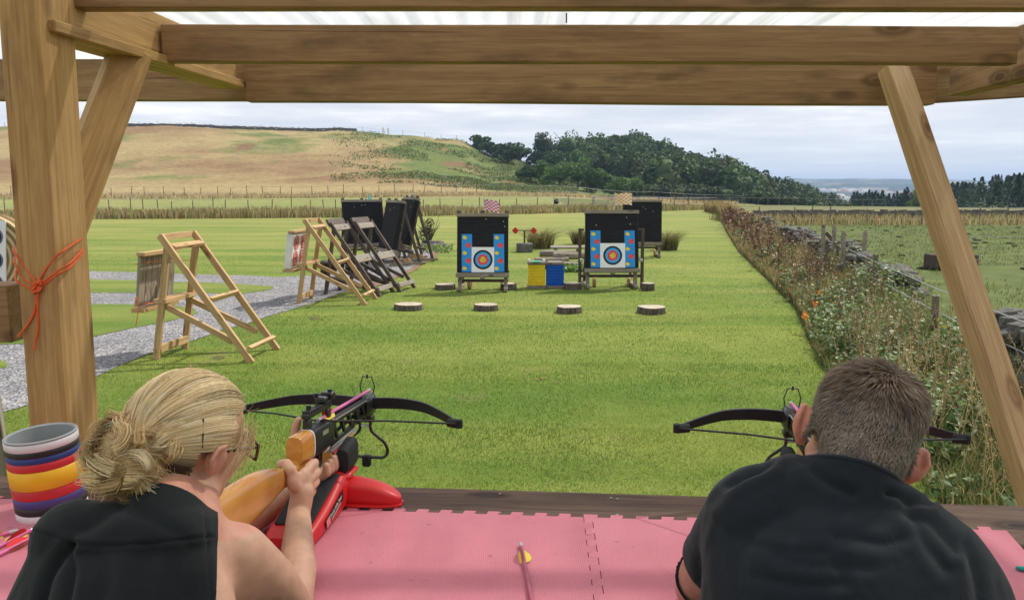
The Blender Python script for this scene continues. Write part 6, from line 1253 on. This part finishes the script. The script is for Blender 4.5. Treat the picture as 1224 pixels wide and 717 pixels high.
# right hand round the grip: palm on the right side, fingers curl under and round to the left, thumb over the wrist of the stock
kn = [cb(.036, .330, -.062), cb(.041, .333, -.082), cb(.041, .328, -.101), cb(.037, .320, -.118)]
chain(bw, [wrr, cb(.036, .290, -.105)], [.0235, .024], 14); prim_sphere(bw, cb(.034, .300, -.092), (.016, .027, .036), CB.to_3x3() @ Matrix.Rotation(R(-12), 3, 'X'), 20)
for i, k_ in enumerate(kn):
    dz = -.019 * i; chain(bw, [cb(.034, .285, -.080 + dz * .8), k_, k_ + (cb(-.004, .030 - .003 * i, -.002) - cb(0, 0, 0)), cb(.012, .375 - .006 * i, -.070 + dz), cb(-.012, .370 - .006 * i, -.070 + dz)][:5], [.011, .0108, .0098, .0088, .0075], 12)
chain(bw, [cb(.030, .272, -.085), cb(.022, .268, -.052), cb(.004, .288, -.046), cb(-.018, .305, -.052), cb(-.028, .318, -.060)], [.0135, .0120, .0105, .009, .0075], 12)
prim_sphere(bw, cb(.026, .272, -.075), (.014, .020, .022), CB.to_3x3(), 16)
# left hand under the fore end: thumb up the left side, fingertips round to the right
chain(bw, [wrl, cb(-.030, .475, -.128)], [.0225, .024], 14); prim_sphere(bw, cb(-.020, .480, -.120), (.030, .034, .014), CB.to_3x3(), 18)
chain(bw, [cb(-.036, .445, -.115), cb(-.042, .425, -.075), cb(-.040, .415, -.035), cb(-.034, .408, -.004), cb(-.026, .405, .014)], [.0135, .013, .0115, .0105, .0085], 12)
for i in range(4):
    y_ = .425 + .021 * i; chain(bw, [cb(-.012, y_ + .02, -.118), cb(.012, y_ + .006, -.122), cb(.031, y_ + .0, -.108), cb(.029, y_ - .002, -.090 + .002 * i)], [.0108, .0105, .0094, .0082], 12)
me = remesh(bw, .0032, 3, .5, 'body')
def relax(me, c, rad, it=60):
    """soften the joins of the limbs near c"""
    co = get_co(me).astype(np.float64); e = np.zeros(len(me.edges) * 2, np.int32); me.edges.foreach_get('vertices', e); e = e.reshape(-1, 2); w = np.clip(1.4 - np.linalg.norm(co - np.array(c), axis=1) / rad, 0, 1)[:, None]
    k = (w[e[:, 0], 0] > 0) | (w[e[:, 1], 0] > 0); e = e[k]; deg = np.bincount(e.ravel(), minlength=len(co))[:, None]
    for _ in range(it):
        s_ = np.zeros_like(co)
        for ax in range(3): s_[:, ax] = np.bincount(e[:, 0], co[e[:, 1], ax], len(co)) + np.bincount(e[:, 1], co[e[:, 0], ax], len(co))
        co = co + np.where(deg > 0, (s_ / np.maximum(deg, 1) - co) * w * .6, 0)
    set_co(me, co)
relax(me, Rs + Vector((0, 0, -.03)), .13, 140)
def skin_cols(me, base, H, sc, earc, cap=None):
    co = get_co(me); L = np.array((H.inverted()).to_3x3()) @ co.T + np.array(H.inverted().translation)[:, None]; L = L.T / sc
    c = np.tile(np.array(base), (len(co), 1)).astype(np.float32); near = np.linalg.norm(L, axis=1) < .2
    e = near & (np.abs(L[:, 0]) > .080); c[e] = c[e] * .3 + np.array(earc) * .7
    lip = near & (np.abs(L[:, 2] + .065) < .011) & (L[:, 1] > .088); c[lip] = np.array((.55, .18, .15)); brow = near & (np.abs(L[:, 2] - .026) < .004) & (np.abs(np.abs(L[:, 0]) - .03) < .018) & (L[:, 1] > .06); c[brow] = np.array((.2, .12, .07))
    if cap is not None:
        h_, colr = cap; m_ = near & h_(L); c[m_] = colr
    return c, L, near
base_w = (.62, .375, .26)
cw, Lw, nearw = skin_cols(me, base_w, HW, WSC, (.66, .30, .22)); set_col(me, cw)
pw = empty('person', (hipw.x, hipw.y, .485), 0, 'blonde woman with a messy bun and sleeveless black top aiming the left crossbow', 'person', 'people shooting from the bench'); PO = Matrix.Translation(-Vector(pw.location))
bodyw = link('body', me, M_SKIN, pw, PO)
def eyes(H, sc, parent, T0):
    for s in (-1, 1):
        bm = bmesh.new(); bmesh.ops.create_uvsphere(bm, u_segments=16, v_segments=10, radius=.0115 * sc); link('eyeball', bm_mesh('eyeball', bm, sm=True), M_WPAPER, parent, T0 @ H @ Matrix.Translation((s * .031 * sc, .0835 * sc, .0)))
        bm = bmesh.new(); bmesh.ops.create_uvsphere(bm, u_segments=12, v_segments=8, radius=.0055 * sc); link('iris', bm_mesh('iris', bm, sm=True), M_INKK, parent, T0 @ H @ Matrix.Translation((s * .031 * sc, .0905 * sc, .0)))
eyes(HW, WSC, pw, PO)
bt = []; torso_w(bt, .012); limb(bt, Ls, Ls.lerp(ell_, .30), .060, .054); mt_ = remesh(bt, .0042, 8, .5, 'sleeveless_top')
axr = (elr - Rs).normalized(); nk = (P(0, -.01, -.02) - nbw).normalized()
xr = (Rs - Ls).normalized()
cut(mt_, [(nbw + nk * .034, (nk + xr * .12).normalized()), (Rs - xr * .036 + Vector((0, 0, 0)), (xr + Vector((0, 0, .12))).normalized()), (Ls - xr * .055, (-xr + Vector((0, 0, -.35))).normalized()) if False else (Ls - xr * .5, -xr), (hipw + Vector((0, 0, .02)), (0, 0, -1))])
cut_sleeve(mt_, Ls.lerp(ell_, .22), (ell_ - Ls).normalized(), .10)
folds(mt_, [([(36, 634), (62, 640), (86, 650)], .0030, 2.0), ([(86, 650), (130, 652), (190, 648), (252, 641)], .0030, 2.0), ([(87, 652), (76, 668), (62, 688), (52, 722)], .008, 6), ([(88, 653), (90, 680), (82, 722)], .005, 5), ([(150, 600), (120, 622), (90, 640)], .005, 9),
    ([(215, 640), (180, 622), (150, 612)], .003, 8), ([(180, 660), (170, 690), (175, 725)], .003, 12), ([(243, 612), (246, 650), (252, 722)], .0022, 2.2), ([(120, 665), (130, 690), (120, 725)], .003, 10), ([(225, 655), (215, 690), (222, 725)], .0025, 9)])
tuck(me, mt_, lambda c: ((c - np.array(nbw + nk * .034)) @ np.array((nk + xr * .12).normalized()) < -.006) & ((c - np.array(Rs - xr * .036)) @ np.array((xr + Vector((0, 0, .12))).normalized()) < -.004) & ((c - np.array(Ls.lerp(ell_, .22))) @ np.array((ell_ - Ls).normalized()) < -.004) & (c[:, 2] > 1.1))
tt = link('sleeveless_top', mt_, M_TOP, pw, PO); so = tt.modifiers.new('s', 'SOLIDIFY'); so.thickness = .0022; so.offset = 1
# legs, trousers and shoes (below the frame)
def lower(hip, knees, feet, parent, T0, rt=.085):
    bl = []; prim_sphere(bl, hip + Vector((0, 0, .02)), (.175, .13, .13), None, 28)
    for s, kn_, ft_ in zip((-1, 1), knees, feet): chain(bl, [hip + Vector((s * .085, .02, 0)), kn_, ft_ + Vector((0, 0, .10))], [rt + .01, .064, .050])
    link('trousers', remesh(bl, .009, 4, .5, 'trousers'), M_TROU, parent, T0)
    for ft_ in feet:
        bs = []; chain(bs, [ft_ + Vector((0, -.03, .045)), ft_ + Vector((0, .06, .035)), ft_ + Vector((0, .15, .028))], [.042, .040, .030]); link('shoe', remesh(bs, .006, 3, .5, 'shoe'), M_SHOE, parent, T0)
lower(hipw, [Vector((-.72, 1.08, .98)), Vector((-.50, 1.10, .98))], [Vector((-.72, 1.05, .485)), Vector((-.48, 1.0, .485))], pw, PO)
for i, (hx, lb) in enumerate(((hipw, 'wooden stool under the blonde woman'), (Vector((.45, .60, .97)), 'wooden stool under the man in the black T-shirt'))):
    t = empty('stool', (hx.x, hx.y - .02, .485), 0, lb, 'stool'); box_obj('seat', (.36, .32, .04), (0, 0, .36), M_TIMBER, t)
    for sx in (-.14, .14):
        for sy in (-.12, .12): timber('leg', (sx, sy, 0), (sx, sy, .338), .045, .045, M_TIMBER, t, (0, 1, 0))
# ---- hair helper: ribbons following curves
def ribbons(name, curves, outn, width, cols, parent, T0, mat=None, taper=True):
    """curves (n, k, 3); outn (n, k, 3) outward direction; cols (n, 3)"""
    n, k, _ = curves.shape; tan = np.gradient(curves, axis=1); sd_ = np.cross(tan, outn); sd_ /= np.linalg.norm(sd_, axis=2)[..., None] + 1e-9
    w = np.ones(k) if not taper else np.clip(np.minimum(1, (1 - np.linspace(0, 1, k)) * 3 + .12), 0, 1); ww = (width[:, None] if hasattr(width, 'shape') else width) * w[None] / 2
    V = np.stack([curves - sd_ * ww[..., None], curves + outn * (ww * .55)[..., None], curves + sd_ * ww[..., None]], 2); idx = np.arange(n * k * 3).reshape(n, k, 3)
    Qd = np.concatenate([np.stack([idx[:, :-1, j], idx[:, :-1, j + 1], idx[:, 1:, j + 1], idx[:, 1:, j]], -1).reshape(-1, 4) for j in (0, 1)]); cc = np.repeat(cols[:, None, :], k * 3, 1).reshape(-1, 3)
    return link(name, np_mesh(name, V.reshape(-1, 3), Qd, None, col=cc, sm=True), mat or M_HAIR, parent, T0)
rh = np.random.default_rng(12)
BLOND = np.array([[.78, .58, .31], [.88, .71, .43], [.62, .43, .21], [.92, .78, .52], [.38, .25, .12]]); 
def blond(n, w=(4, 3, 2.2, 1.2, .35), j=.12): return BLOND[rh.choice(5, n, p=np.array(w) / sum(w))] * rh.uniform(1 - j, 1 + j, n)[:, None]
def ellr(D):   # skull surface radius by direction, head-local
    return 1 / np.sqrt((D[..., 0] / .083) ** 2 + (D[..., 1] / .102) ** 2 + (D[..., 2] / .104) ** 2)
bunW = at(155, 550, 1.12); bunL = np.array((HW.inverted() @ bunW))
e_dir = bunL / np.linalg.norm(bunL)
def nz(a): return a / (np.linalg.norm(a, axis=-1, keepdims=True) + 1e-9)
n = 21000; D = nz(rh.normal(0, 1, (n * 3, 3)))
ok = ~((D[:, 1] > .42 - .0 * D[:, 2]) & (D[:, 2] < .60)) & ~((D[:, 2] < -.12) & (D[:, 1] > -.28)) & (D[:, 2] > -.62) & ~((np.abs(D[:, 0]) > .80) & (D[:, 2] < .02) & (D[:, 1] > -.30))
D = D[ok][:n]; n = len(D); K = 12; tt_ = np.linspace(0, 1, K); om = np.arccos(np.clip(D @ e_dir, -1, 1))
g_ = rh.uniform(-.02, .02, n)
curve = (np.sin((1 - tt_)[None] * om[:, None])[..., None] * D[:, None] + np.sin(tt_[None] * om[:, None])[..., None] * e_dir) / np.sin(om)[:, None, None]
# part and sag: strands from the crown lift, then swing round the side of the head
curve = nz(curve + np.array([0, 0, .16])[None, None] * (np.sin(tt_ * PI)[None] * np.clip(om, 0, 2)[:, None] * .4)[..., None])
lockn = fbm(D[:, 0] * 7 + 9, D[:, 2] * 7 + D[:, 1] * 5, 3); rad = ellr(curve) * .885 + .005 + .008 * lockn[:, None] * np.sin(tt_ * PI * .9 + .3)[None] + rh.uniform(0, .0035, n)[:, None]
base_ = 1 - (tt_[None] * 0)
cvL = curve * rad[..., None] + np.array([0, -.010, .020]) * 0 + np.array([0, -.012, .012])
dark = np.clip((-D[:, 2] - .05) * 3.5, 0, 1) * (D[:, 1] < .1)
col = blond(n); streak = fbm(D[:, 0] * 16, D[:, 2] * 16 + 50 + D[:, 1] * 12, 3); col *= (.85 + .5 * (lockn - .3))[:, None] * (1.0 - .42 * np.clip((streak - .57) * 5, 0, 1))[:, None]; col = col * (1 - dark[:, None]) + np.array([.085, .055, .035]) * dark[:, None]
Hm = np.array(HW)
def toW(A): return A @ Hm[:3, :3].T + Hm[:3, 3]
hair = empty('hair', (0, 0, 0)); COL.objects.unlink(hair); bpy.data.objects.remove(hair)
cap = bmesh.new(); bmesh.ops.create_icosphere(cap, subdivisions=5, radius=1); 
dead = []
for v_ in list(cap.verts):
    d_ = np.array(v_.co); d_ /= np.linalg.norm(d_); keep = not ((d_[1] > .44 and d_[2] < .58) or (d_[2] < -.10 and d_[1] > -.24) or d_[2] < -.60 or (abs(d_[0]) > .78 and d_[2] < .06 and d_[1] > -.26))
    if keep: v_.co = HW @ Vector(tuple(d_ * (ellr(d_) * .885 + .002) + np.array([0, -.012, .012])))
    else: dead.append(v_)
bmesh.ops.delete(cap, geom=dead, context='VERTS')
link('hair_base', bm_mesh('hair_base', cap, sm=True), plain('hair_base_blonde', (.42, .29, .15), .6, .3, .3, 90, .3), pw, PO)  # solid mid-blonde cap under the strands
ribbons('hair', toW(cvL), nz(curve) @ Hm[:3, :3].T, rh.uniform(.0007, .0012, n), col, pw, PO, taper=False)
# bun of looping curls
BW = np.array(bunW); cs, os_, cl, wd_ = [], [], [], []
for i in range(150):
    c_ = nz(rh.normal(0, 1, 3)) * rh.uniform(.012, .050) * np.array([1.1, .8, 1.2]); ax = nz(rh.normal(0, 1, 3)); u = nz(np.cross(ax, [.3, .5, .8])); v_ = np.cross(ax, u); r0 = rh.uniform(.014, .034); a0 = rh.random() * 6.3; span = rh.uniform(2.2, 5.0); K2 = 18
    a = a0 + np.linspace(0, span, K2); cen = c_ + (np.outer(np.cos(a), u) * r0 + np.outer(np.sin(a), v_) * r0 * rh.uniform(.6, 1)) + np.outer(np.linspace(-1, 1, K2), ax) * rh.uniform(-.014, .014); nr_ = np.linalg.norm(cen / np.array([.069, .050, .075]), axis=1); cen /= np.maximum(1, nr_)[:, None]
    m_ = 36; tone = blond(1, j=.1)[0] * rh.uniform(.7, 1.1); base_n = nz(cen); tg_ = nz(np.gradient(cen, axis=0)); bi = np.cross(tg_, base_n)
    for q in range(m_):
        oo = rh.normal(0, .0050, 2); fr_ = 1 - .5 * np.linspace(0, 1, K2) ** 2; cs.append(BW + cen + (base_n * (oo[0] + .0015) + bi * oo[1] * 1.3) * fr_[:, None] + rh.normal(0, .0006, 3) + base_n * (np.sin(a * rh.uniform(2, 5) + rh.random() * 6) * .0014)[:, None]); os_.append(nz(base_n)); cl.append(tone * rh.uniform(.72, 1.25)); wd_.append(rh.uniform(.0007, .0012))
bmb = bmesh.new(); bmesh.ops.create_icosphere(bmb, subdivisions=4, radius=1, matrix=Matrix.Translation(bunW) @ Matrix.Diagonal((.050, .040, .055, 1))); link('bun_core', bm_mesh('bun_core', bmb, sm=True), plain('bun_dark_blonde', (.46, .32, .16), .6, .3, .3, 120, .5), pw, PO)
ribbons('hair_bun', np.array(cs), np.array(os_), np.array(wd_), np.array(cl), pw, PO)
# loose strands at the temple, nape and crown
n2 = 260; D2 = nz(rh.normal(0, 1, (n2, 3)) * [1, 1, .6] + [0.3, -.1, .8]); K3 = 8; tt3 = np.linspace(0, 1, K3); dv = nz(rh.normal(0, 1, (n2, 3)) + [0, -.6, -.3])
c3_ = D2[:, None] * (ellr(D2) * .885 + .008)[:, None, None] + np.array([0, -.012, .012]) + dv[:, None] * (tt3[None, :, None] * rh.uniform(.01, .032, n2)[:, None, None]) + D2[:, None] * (np.sin(tt3 * 3)[None, :, None] * .008)
fly_ = ribbons('flyaway_hair', toW(c3_), np.repeat(D2[:, None], K3, 1) @ Hm[:3, :3].T, .0004, blond(n2), pw, PO); tag(fly_, kind='stuff')
n3 = 60; y0_ = rh.uniform(.02, .055, n3); z0_ = rh.uniform(.03, .07, n3); tt4 = np.linspace(0, 1, 12); side = np.stack([.071 + .006 * tt4[None] + rh.normal(0, .002, n3)[:, None], y0_[:, None] - .014 * tt4[None] + .012 * np.sin(tt4 * 3)[None] + rh.normal(0, .003, n3)[:, None], z0_[:, None] - tt4[None] * rh.uniform(.05, .10, n3)[:, None]], -1)
ribbons('temple_strands', toW(side), np.repeat(np.array([[[1, 0, 0]]]), n3, 0).repeat(12, 1) @ Hm[:3, :3].T, .0011, blond(n3), pw, PO)
def hp(x, y, z): return HW @ Vector((x * .90, y * .80, z * .72))
M_TORT = plain('tortoiseshell', (.10, .05, .02), .25, .5, .6, 60)
parts = [tube_bm([hp(.080, .005, .012), hp(.078, .06, .014), hp(.070, .098, .014)], .0028, 6), tube_bm([hp(.072, .098, .020), hp(.066, .106, -.018), hp(.02, .116, -.020), hp(.014, .118, .016), hp(.072, .098, .020)], .0026, 6), tube_bm([hp(-.072, .098, .020), hp(-.066, .106, -.018), hp(-.02, .116, -.020), hp(-.014, .118, .016), hp(-.072, .098, .020)], .0026, 6), tube_bm([hp(-.014, .118, .012), hp(.014, .118, .012)], .0024, 6), tube_bm([hp(-.080, .005, .012), hp(-.070, .098, .014)], .0028, 6)]
link('glasses', bm_mesh('glasses', merge(*parts), sm=True), M_TORT, pw, PO)
h0 = at(243, 498, 1.115); h1 = at(243, 535, 1.115)
# hair grip pinned to the side of the head (pressed onto the hair surface)
def on_hair(px, py):
    d = ray(px, py).normalized(); best = None
    for Y in np.arange(1.0, 1.3, .001):
        p = at(px, py, float(Y)); l = np.array(HW.inverted() @ p) - np.array([0, -.012, .012]); r_ = np.linalg.norm(l)
        if r_ < ellr(l / r_) * .885 + .013: return p
    return at(px, py, 1.15)
tube('hair_grip', [on_hair(243, 500), on_hair(242.6, 518), on_hair(242, 535)], .0012, M_BLKM, pw, 6, M=PO)

# ---------------- man
HM = headframe(at(1025, 527, 1.12), 6, 20, 20); MSC = .93
nbm = at(1014, 594, 1.06); Lm = at(902, 618, 1.10); Rm = at(1108, 668, 1.09); hipm = Vector((.45, .60, .97))
CB2 = CBM.matrix_basis
def c2_(x, y, z): return CB2 @ Vector((x, y, z))
ellm = Vector((.325, 1.30, MT + .042)); wlm = c2_(-.04, .49, -.15); elrm = Vector((.635, 1.30, MT + .042)); wrm = c2_(.045, .30, -.14)
bmn = []; P2 = head(bmn, HM, MSC, earout=36)
limb(bmn, P2(0, -.030, -.045), nbm + Vector((0, .015, .0)), .056, .060); limb(bmn, P2(0, .005, -.07), nbm + Vector((.01, .05, -.03)), .052, .060)
def torso_m(bm, k):
    limb(bm, nbm + Vector((0, .0, -.03)), nbm.lerp(HM @ Vector((0, -.03, -.04)), .42), .070 + k, .060 + k * .7)
    limb(bm, nbm + Vector((-.02, 0, -.045)), Lm + Vector((.01, -.01, .0)), .078 + k, .066 + k); limb(bm, nbm + Vector((.02, 0, -.045)), Rm + Vector((-.01, 0, 0)), .078 + k, .068 + k)
    limb(bm, nbm + Vector((.0, .0, -.02)), Lm.lerp(nbm, .45), .066 + k, .062 + k)
    mid = (Lm + Rm) / 2; up = (nbm - hipm).normalized(); RR_ = Matrix.Rotation(R(12), 3, 'Y') @ Matrix.Rotation(R(-30), 3, 'X')
    prim_sphere(bm, mid - up * .085 + Vector((.01, -.03, -.0)), (.182 + k, .125 + k, .165 + k), RR_, 36)
    limb(bm, mid - up * .2 + Vector((-.08, 0, 0)), hipm + Vector((-.08, 0, .05)), .14 + k, .145 + k, 28); limb(bm, mid - up * .2 + Vector((.09, 0, 0)), hipm + Vector((.09, 0, .05)), .14 + k, .145 + k, 28)
    limb(bm, Lm + Vector((.015, -.01, -.04)), mid - up * .2 + Vector((-.08, 0, 0)), .080 + k, .13 + k); limb(bm, Rm + Vector((-.02, -.01, -.04)), mid - up * .2 + Vector((.09, 0, 0)), .085 + k, .13 + k)
torso_m(bmn, -.005)
chain(bmn, [Lm, Lm.lerp(ellm, .5) + Vector((-.006, 0, 0)), ellm], [.062, .052, .042]); chain(bmn, [ellm, ellm.lerp(wlm, .35), wlm], [.042, .043, .029]); chain(bmn, [Rm, Rm.lerp(elrm, .5), elrm], [.064, .054, .042]); chain(bmn, [elrm, elrm.lerp(wrm, .35), wrm], [.042, .043, .029])
# hands, larger than the woman's, in the same holds
k = 1.12; kn = [c2_(.038, .330, -.060), c2_(.043, .333, -.082), c2_(.043, .328, -.103), c2_(.039, .320, -.122)]
chain(bmn, [wrm, c2_(.038, .290, -.105)], [.027, .027], 14); prim_sphere(bmn, c2_(.036, .300, -.092), (.018, .030, .040), CB2.to_3x3(), 18)
for i, k_ in enumerate(kn):
    dz = -.021 * i; chain(bmn, [c2_(.036, .285, -.080 + dz * .8), k_, k_ + (c2_(-.004, .034 - .003 * i, -.002) - c2_(0, 0, 0)), c2_(.012, .382 - .006 * i, -.070 + dz), c2_(-.012, .376 - .006 * i, -.070 + dz)], [.0125, .012, .011, .0098, .0085], 12)
chain(bmn, [c2_(.030, .272, -.085), c2_(.022, .268, -.052), c2_(.002, .285, -.038), c2_(-.020, .305, -.046), c2_(-.030, .322, -.056)], [.015, .014, .012, .0105, .009], 12)
chain(bmn, [wlm, c2_(-.030, .50, -.128)], [.027, .027], 14); prim_sphere(bmn, c2_(-.018, .505, -.122), (.034, .038, .015), CB2.to_3x3(), 18)
chain(bmn, [c2_(-.038, .465, -.115), c2_(-.044, .448, -.078), c2_(-.040, .440, -.045), c2_(-.030, .436, -.022)], [.015, .014, .0125, .010], 12)
for i in range(4):
    y_ = .455 + .023 * i; chain(bmn, [c2_(-.012, y_ + .02, -.120), c2_(.013, y_ + .006, -.124), c2_(.032, y_, -.108), c2_(.030, y_ - .002, -.088)], [.012, .0118, .0105, .009], 12)
mm = remesh(bmn, .0034, 3, .5, 'body')
hl = lambda L: (L[:, 2] > np.interp(L[:, 1], [-.12, -.06, -.02, .0, .05, .09], [-.070, -.066, -.03, .0, .055, .07])) & (np.abs(L[:, 0]) < .081)
cm, Lm_, nearm = skin_cols(mm, (.56, .31, .22), HM, MSC, (.64, .24, .17), (hl, (.16, .115, .085))); set_col(mm, cm)
pm = empty('person', (hipm.x, hipm.y, .485), 0, 'man with short greying brown hair and black T-shirt aiming the right crossbow', 'person', 'people shooting from the bench'); PM = Matrix.Translation(-Vector(pm.location))
link('body', mm, M_SKIN, pm, PM); eyes(HM, MSC, pm, PM)
bt = []; torso_m(bt, .012)
sl = Lm.lerp(ellm, .56); sr = Rm.lerp(elrm, .56); chain(bt, [Lm, sl.lerp(Lm, -.4)], [.069, .057]); chain(bt, [Rm, sr.lerp(Rm, -.4)], [.074, .066])
ms = remesh(bt, .0045, 8, .5, 't_shirt'); nk2 = (P2(0, -.02, -.02) - nbm).normalized(); 
cut_sleeve(ms, sl, (ellm - Lm).normalized(), .10); cut_sleeve(ms, sr, (elrm - Rm).normalized(), .10)
cut(ms, [(nbm + nk2 * .030, nk2), (hipm + Vector((0, 0, .01)), (0, 0, -1))])
co = get_co(ms); no = get_no(ms); u = fbm(co[:, 0] * 12 + co[:, 2] * 5, co[:, 2] * 18 - co[:, 0] * 9, 3) - .5; set_co(ms, co + no * (u * .005)[:, None])
folds(ms, [([(868, 580), (895, 566), (918, 560), (928, 546)], .006, 5), ([(850, 600), (880, 575), (905, 562)], .005, 7), ([(1060, 590), (1085, 600), (1110, 605)], .006, 5), ([(1080, 612), (1110, 625), (1140, 660)], .005, 7), ([(1085, 600), (1100, 640), (1130, 680)], .004, 8), ([(960, 552), (985, 575), (1020, 590)], .004, 6), ([(900, 650), (930, 658), (985, 662)], .0022, 6), ([(930, 668), (970, 676), (1040, 680)], .0022, 7), ([(905, 690), (960, 700), (1010, 698)], .0022, 7),
    ([(1000, 640), (1050, 650), (1080, 645)], .003, 7), ([(845, 620), (836, 650), (838, 690)], .004, 5), ([(1150, 650), (1165, 690), (1170, 725)], .004, 7), ([(940, 560), (935, 600), (945, 640)], .003, 9), ([(1010, 600), (1000, 640), (1005, 690)], .003, 11)])
tuck(mm, ms, lambda c: ((c - np.array(nbm + nk2 * .030)) @ np.array(nk2) < -.006) & ((c - np.array(sl)) @ np.array((ellm - Lm).normalized()) < -.006) & ((c - np.array(sr)) @ np.array((elrm - Rm).normalized()) < -.006) & (c[:, 2] > 1.1))
o_ = link('t_shirt', ms, M_TEE, pm, PM); so = o_.modifiers.new('s', 'SOLIDIFY'); so.thickness = .0022; so.offset = 1
# neck rib
bb = bmesh.new(); bb.from_mesh(ms); be = [e for e in bb.edges if e.is_boundary and abs((e.verts[0].co - (nbm + nk2 * .030)).dot(nk2)) < .002]; pc = [e.verts[0].co.copy() for e in be]; bb.free()
if len(pc) > 10:
    cc_ = sum(pc, Vector()) / len(pc); u_ = (pc[0] - cc_).normalized(); v_ = nk2.cross(u_); pc.sort(key=lambda p: math.atan2((p - cc_).dot(v_), (p - cc_).dot(u_))); pc = pc[::3]; pc.append(pc[0])
    link('neck_rib', bm_mesh('neck_rib', tube_bm([p - nk2 * .004 for p in pc], .0045, 8, False), sm=True), M_TEE, pm, PM)
lower(hipm, [Vector((.30, 1.06, .97)), Vector((.62, 1.06, .97))], [Vector((.28, 1.02, .485)), Vector((.64, 1.0, .485))], pm, PM, .095)
# short hair, rooted on the scalp
bv = BVHTree.FromPolygons([v_.co for v_ in mm.vertices], [tuple(p.vertices) for p in mm.polygons]) if False else None
sel = np.where(nearm & hl(Lm_) & (Lm_[:, 1] < .085))[0]; nrm = get_no(mm); com = get_co(mm)
n = 30000; pick = rh.choice(sel, n); root = com[pick] + rh.normal(0, .0012, (n, 3)); nn = nrm[pick]; Lr = Lm_[pick]
HMm = np.array(HM)[:3, :3]; whorl = np.array([.010, -.062, .100]); dv = Lr - whorl; r3 = np.linalg.norm(dv, axis=1, keepdims=True)
comb = nz(dv) * 1.0 + nz(np.cross(np.array([0, .4, 1.0]), dv)) * np.clip(.9 - r3 * 9, 0, 1) + np.array([.45, .25, -.05]) * np.clip((Lr[:, 2:3] - .05) * 14, 0, 1); comb = comb @ HMm.T; comb -= nn * (comb * nn).sum(1, keepdims=True); comb = nz(comb)
top = np.clip((Lr[:, 2] - .02) / .07, 0, 1); length = (.006 + .026 * top) * rh.uniform(.7, 1.2, n) * np.clip((Lr[:, 2] + .095) / .05, .25, 1); K4 = 4; t4 = np.linspace(0, 1, K4)
comb = nz(comb + .55 * (np.stack([fbm(Lr[:, 0] * 45, Lr[:, 1] * 45 + q * 9, 2) for q in range(3)], -1) - .5) @ HMm.T * 2); comb -= nn * (comb * nn).sum(1, keepdims=True); comb = nz(comb)
lift = (.28 + .16 * top)[:, None, None]; cv = root[:, None] + (nn[:, None] * lift * (t4 - .35 * t4 ** 2)[None, :, None] + comb[:, None] * (t4 ** 1.1)[None, :, None] * (1 - lift * .4)) * length[:, None, None] + rh.normal(0, .0008, (n, 1, 3)) * t4[None, :, None]
grey = np.clip(.75 - top * .7 + rh.normal(0, .2, n), 0, 1)[:, None]; cl_ = fbm(Lr[:, 0] * 60, Lr[:, 1] * 60 + Lr[:, 2] * 40, 2)[:, None]
colm = (np.array([.155, .105, .070]) * (1 - grey) + np.array([.23, .20, .175]) * grey) * (.75 + 1.0 * cl_) * rh.uniform(.75, 1.3, (n, 1)); wl = rh.random(n) < .07; colm[wl] = np.array([.34, .30, .25])
colm *= np.clip((Lr[:, 2:3] + .10) / .05, .5, 1)
ribbons('hair', cv, np.repeat(nn[:, None], K4, 1), .0011, colm, pm, PM)
# ------------------------------------------------------------------ air
bm = bmesh.new(); bmesh.ops.create_cube(bm, size=1); m = bpy.data.materials.new('pale_haze'); m.use_nodes = True; nt = m.node_tree; nt.nodes.clear(); o_ = nt.nodes.new('ShaderNodeOutputMaterial'); pv = nt.nodes.new('ShaderNodeVolumePrincipled')
pv.inputs['Color'].default_value = (.50, .69, 1.0, 1); pv.inputs['Density'].default_value = .00021; pv.inputs['Anisotropy'].default_value = 0.0; nt.links.new(pv.outputs[0], o_.inputs['Volume'])
hz = link('haze', bm_mesh('haze', bm), m); hz.location = (0, 3400, -30); hz.scale = (14400, 7200, 250); tag(hz, kind='stuff')
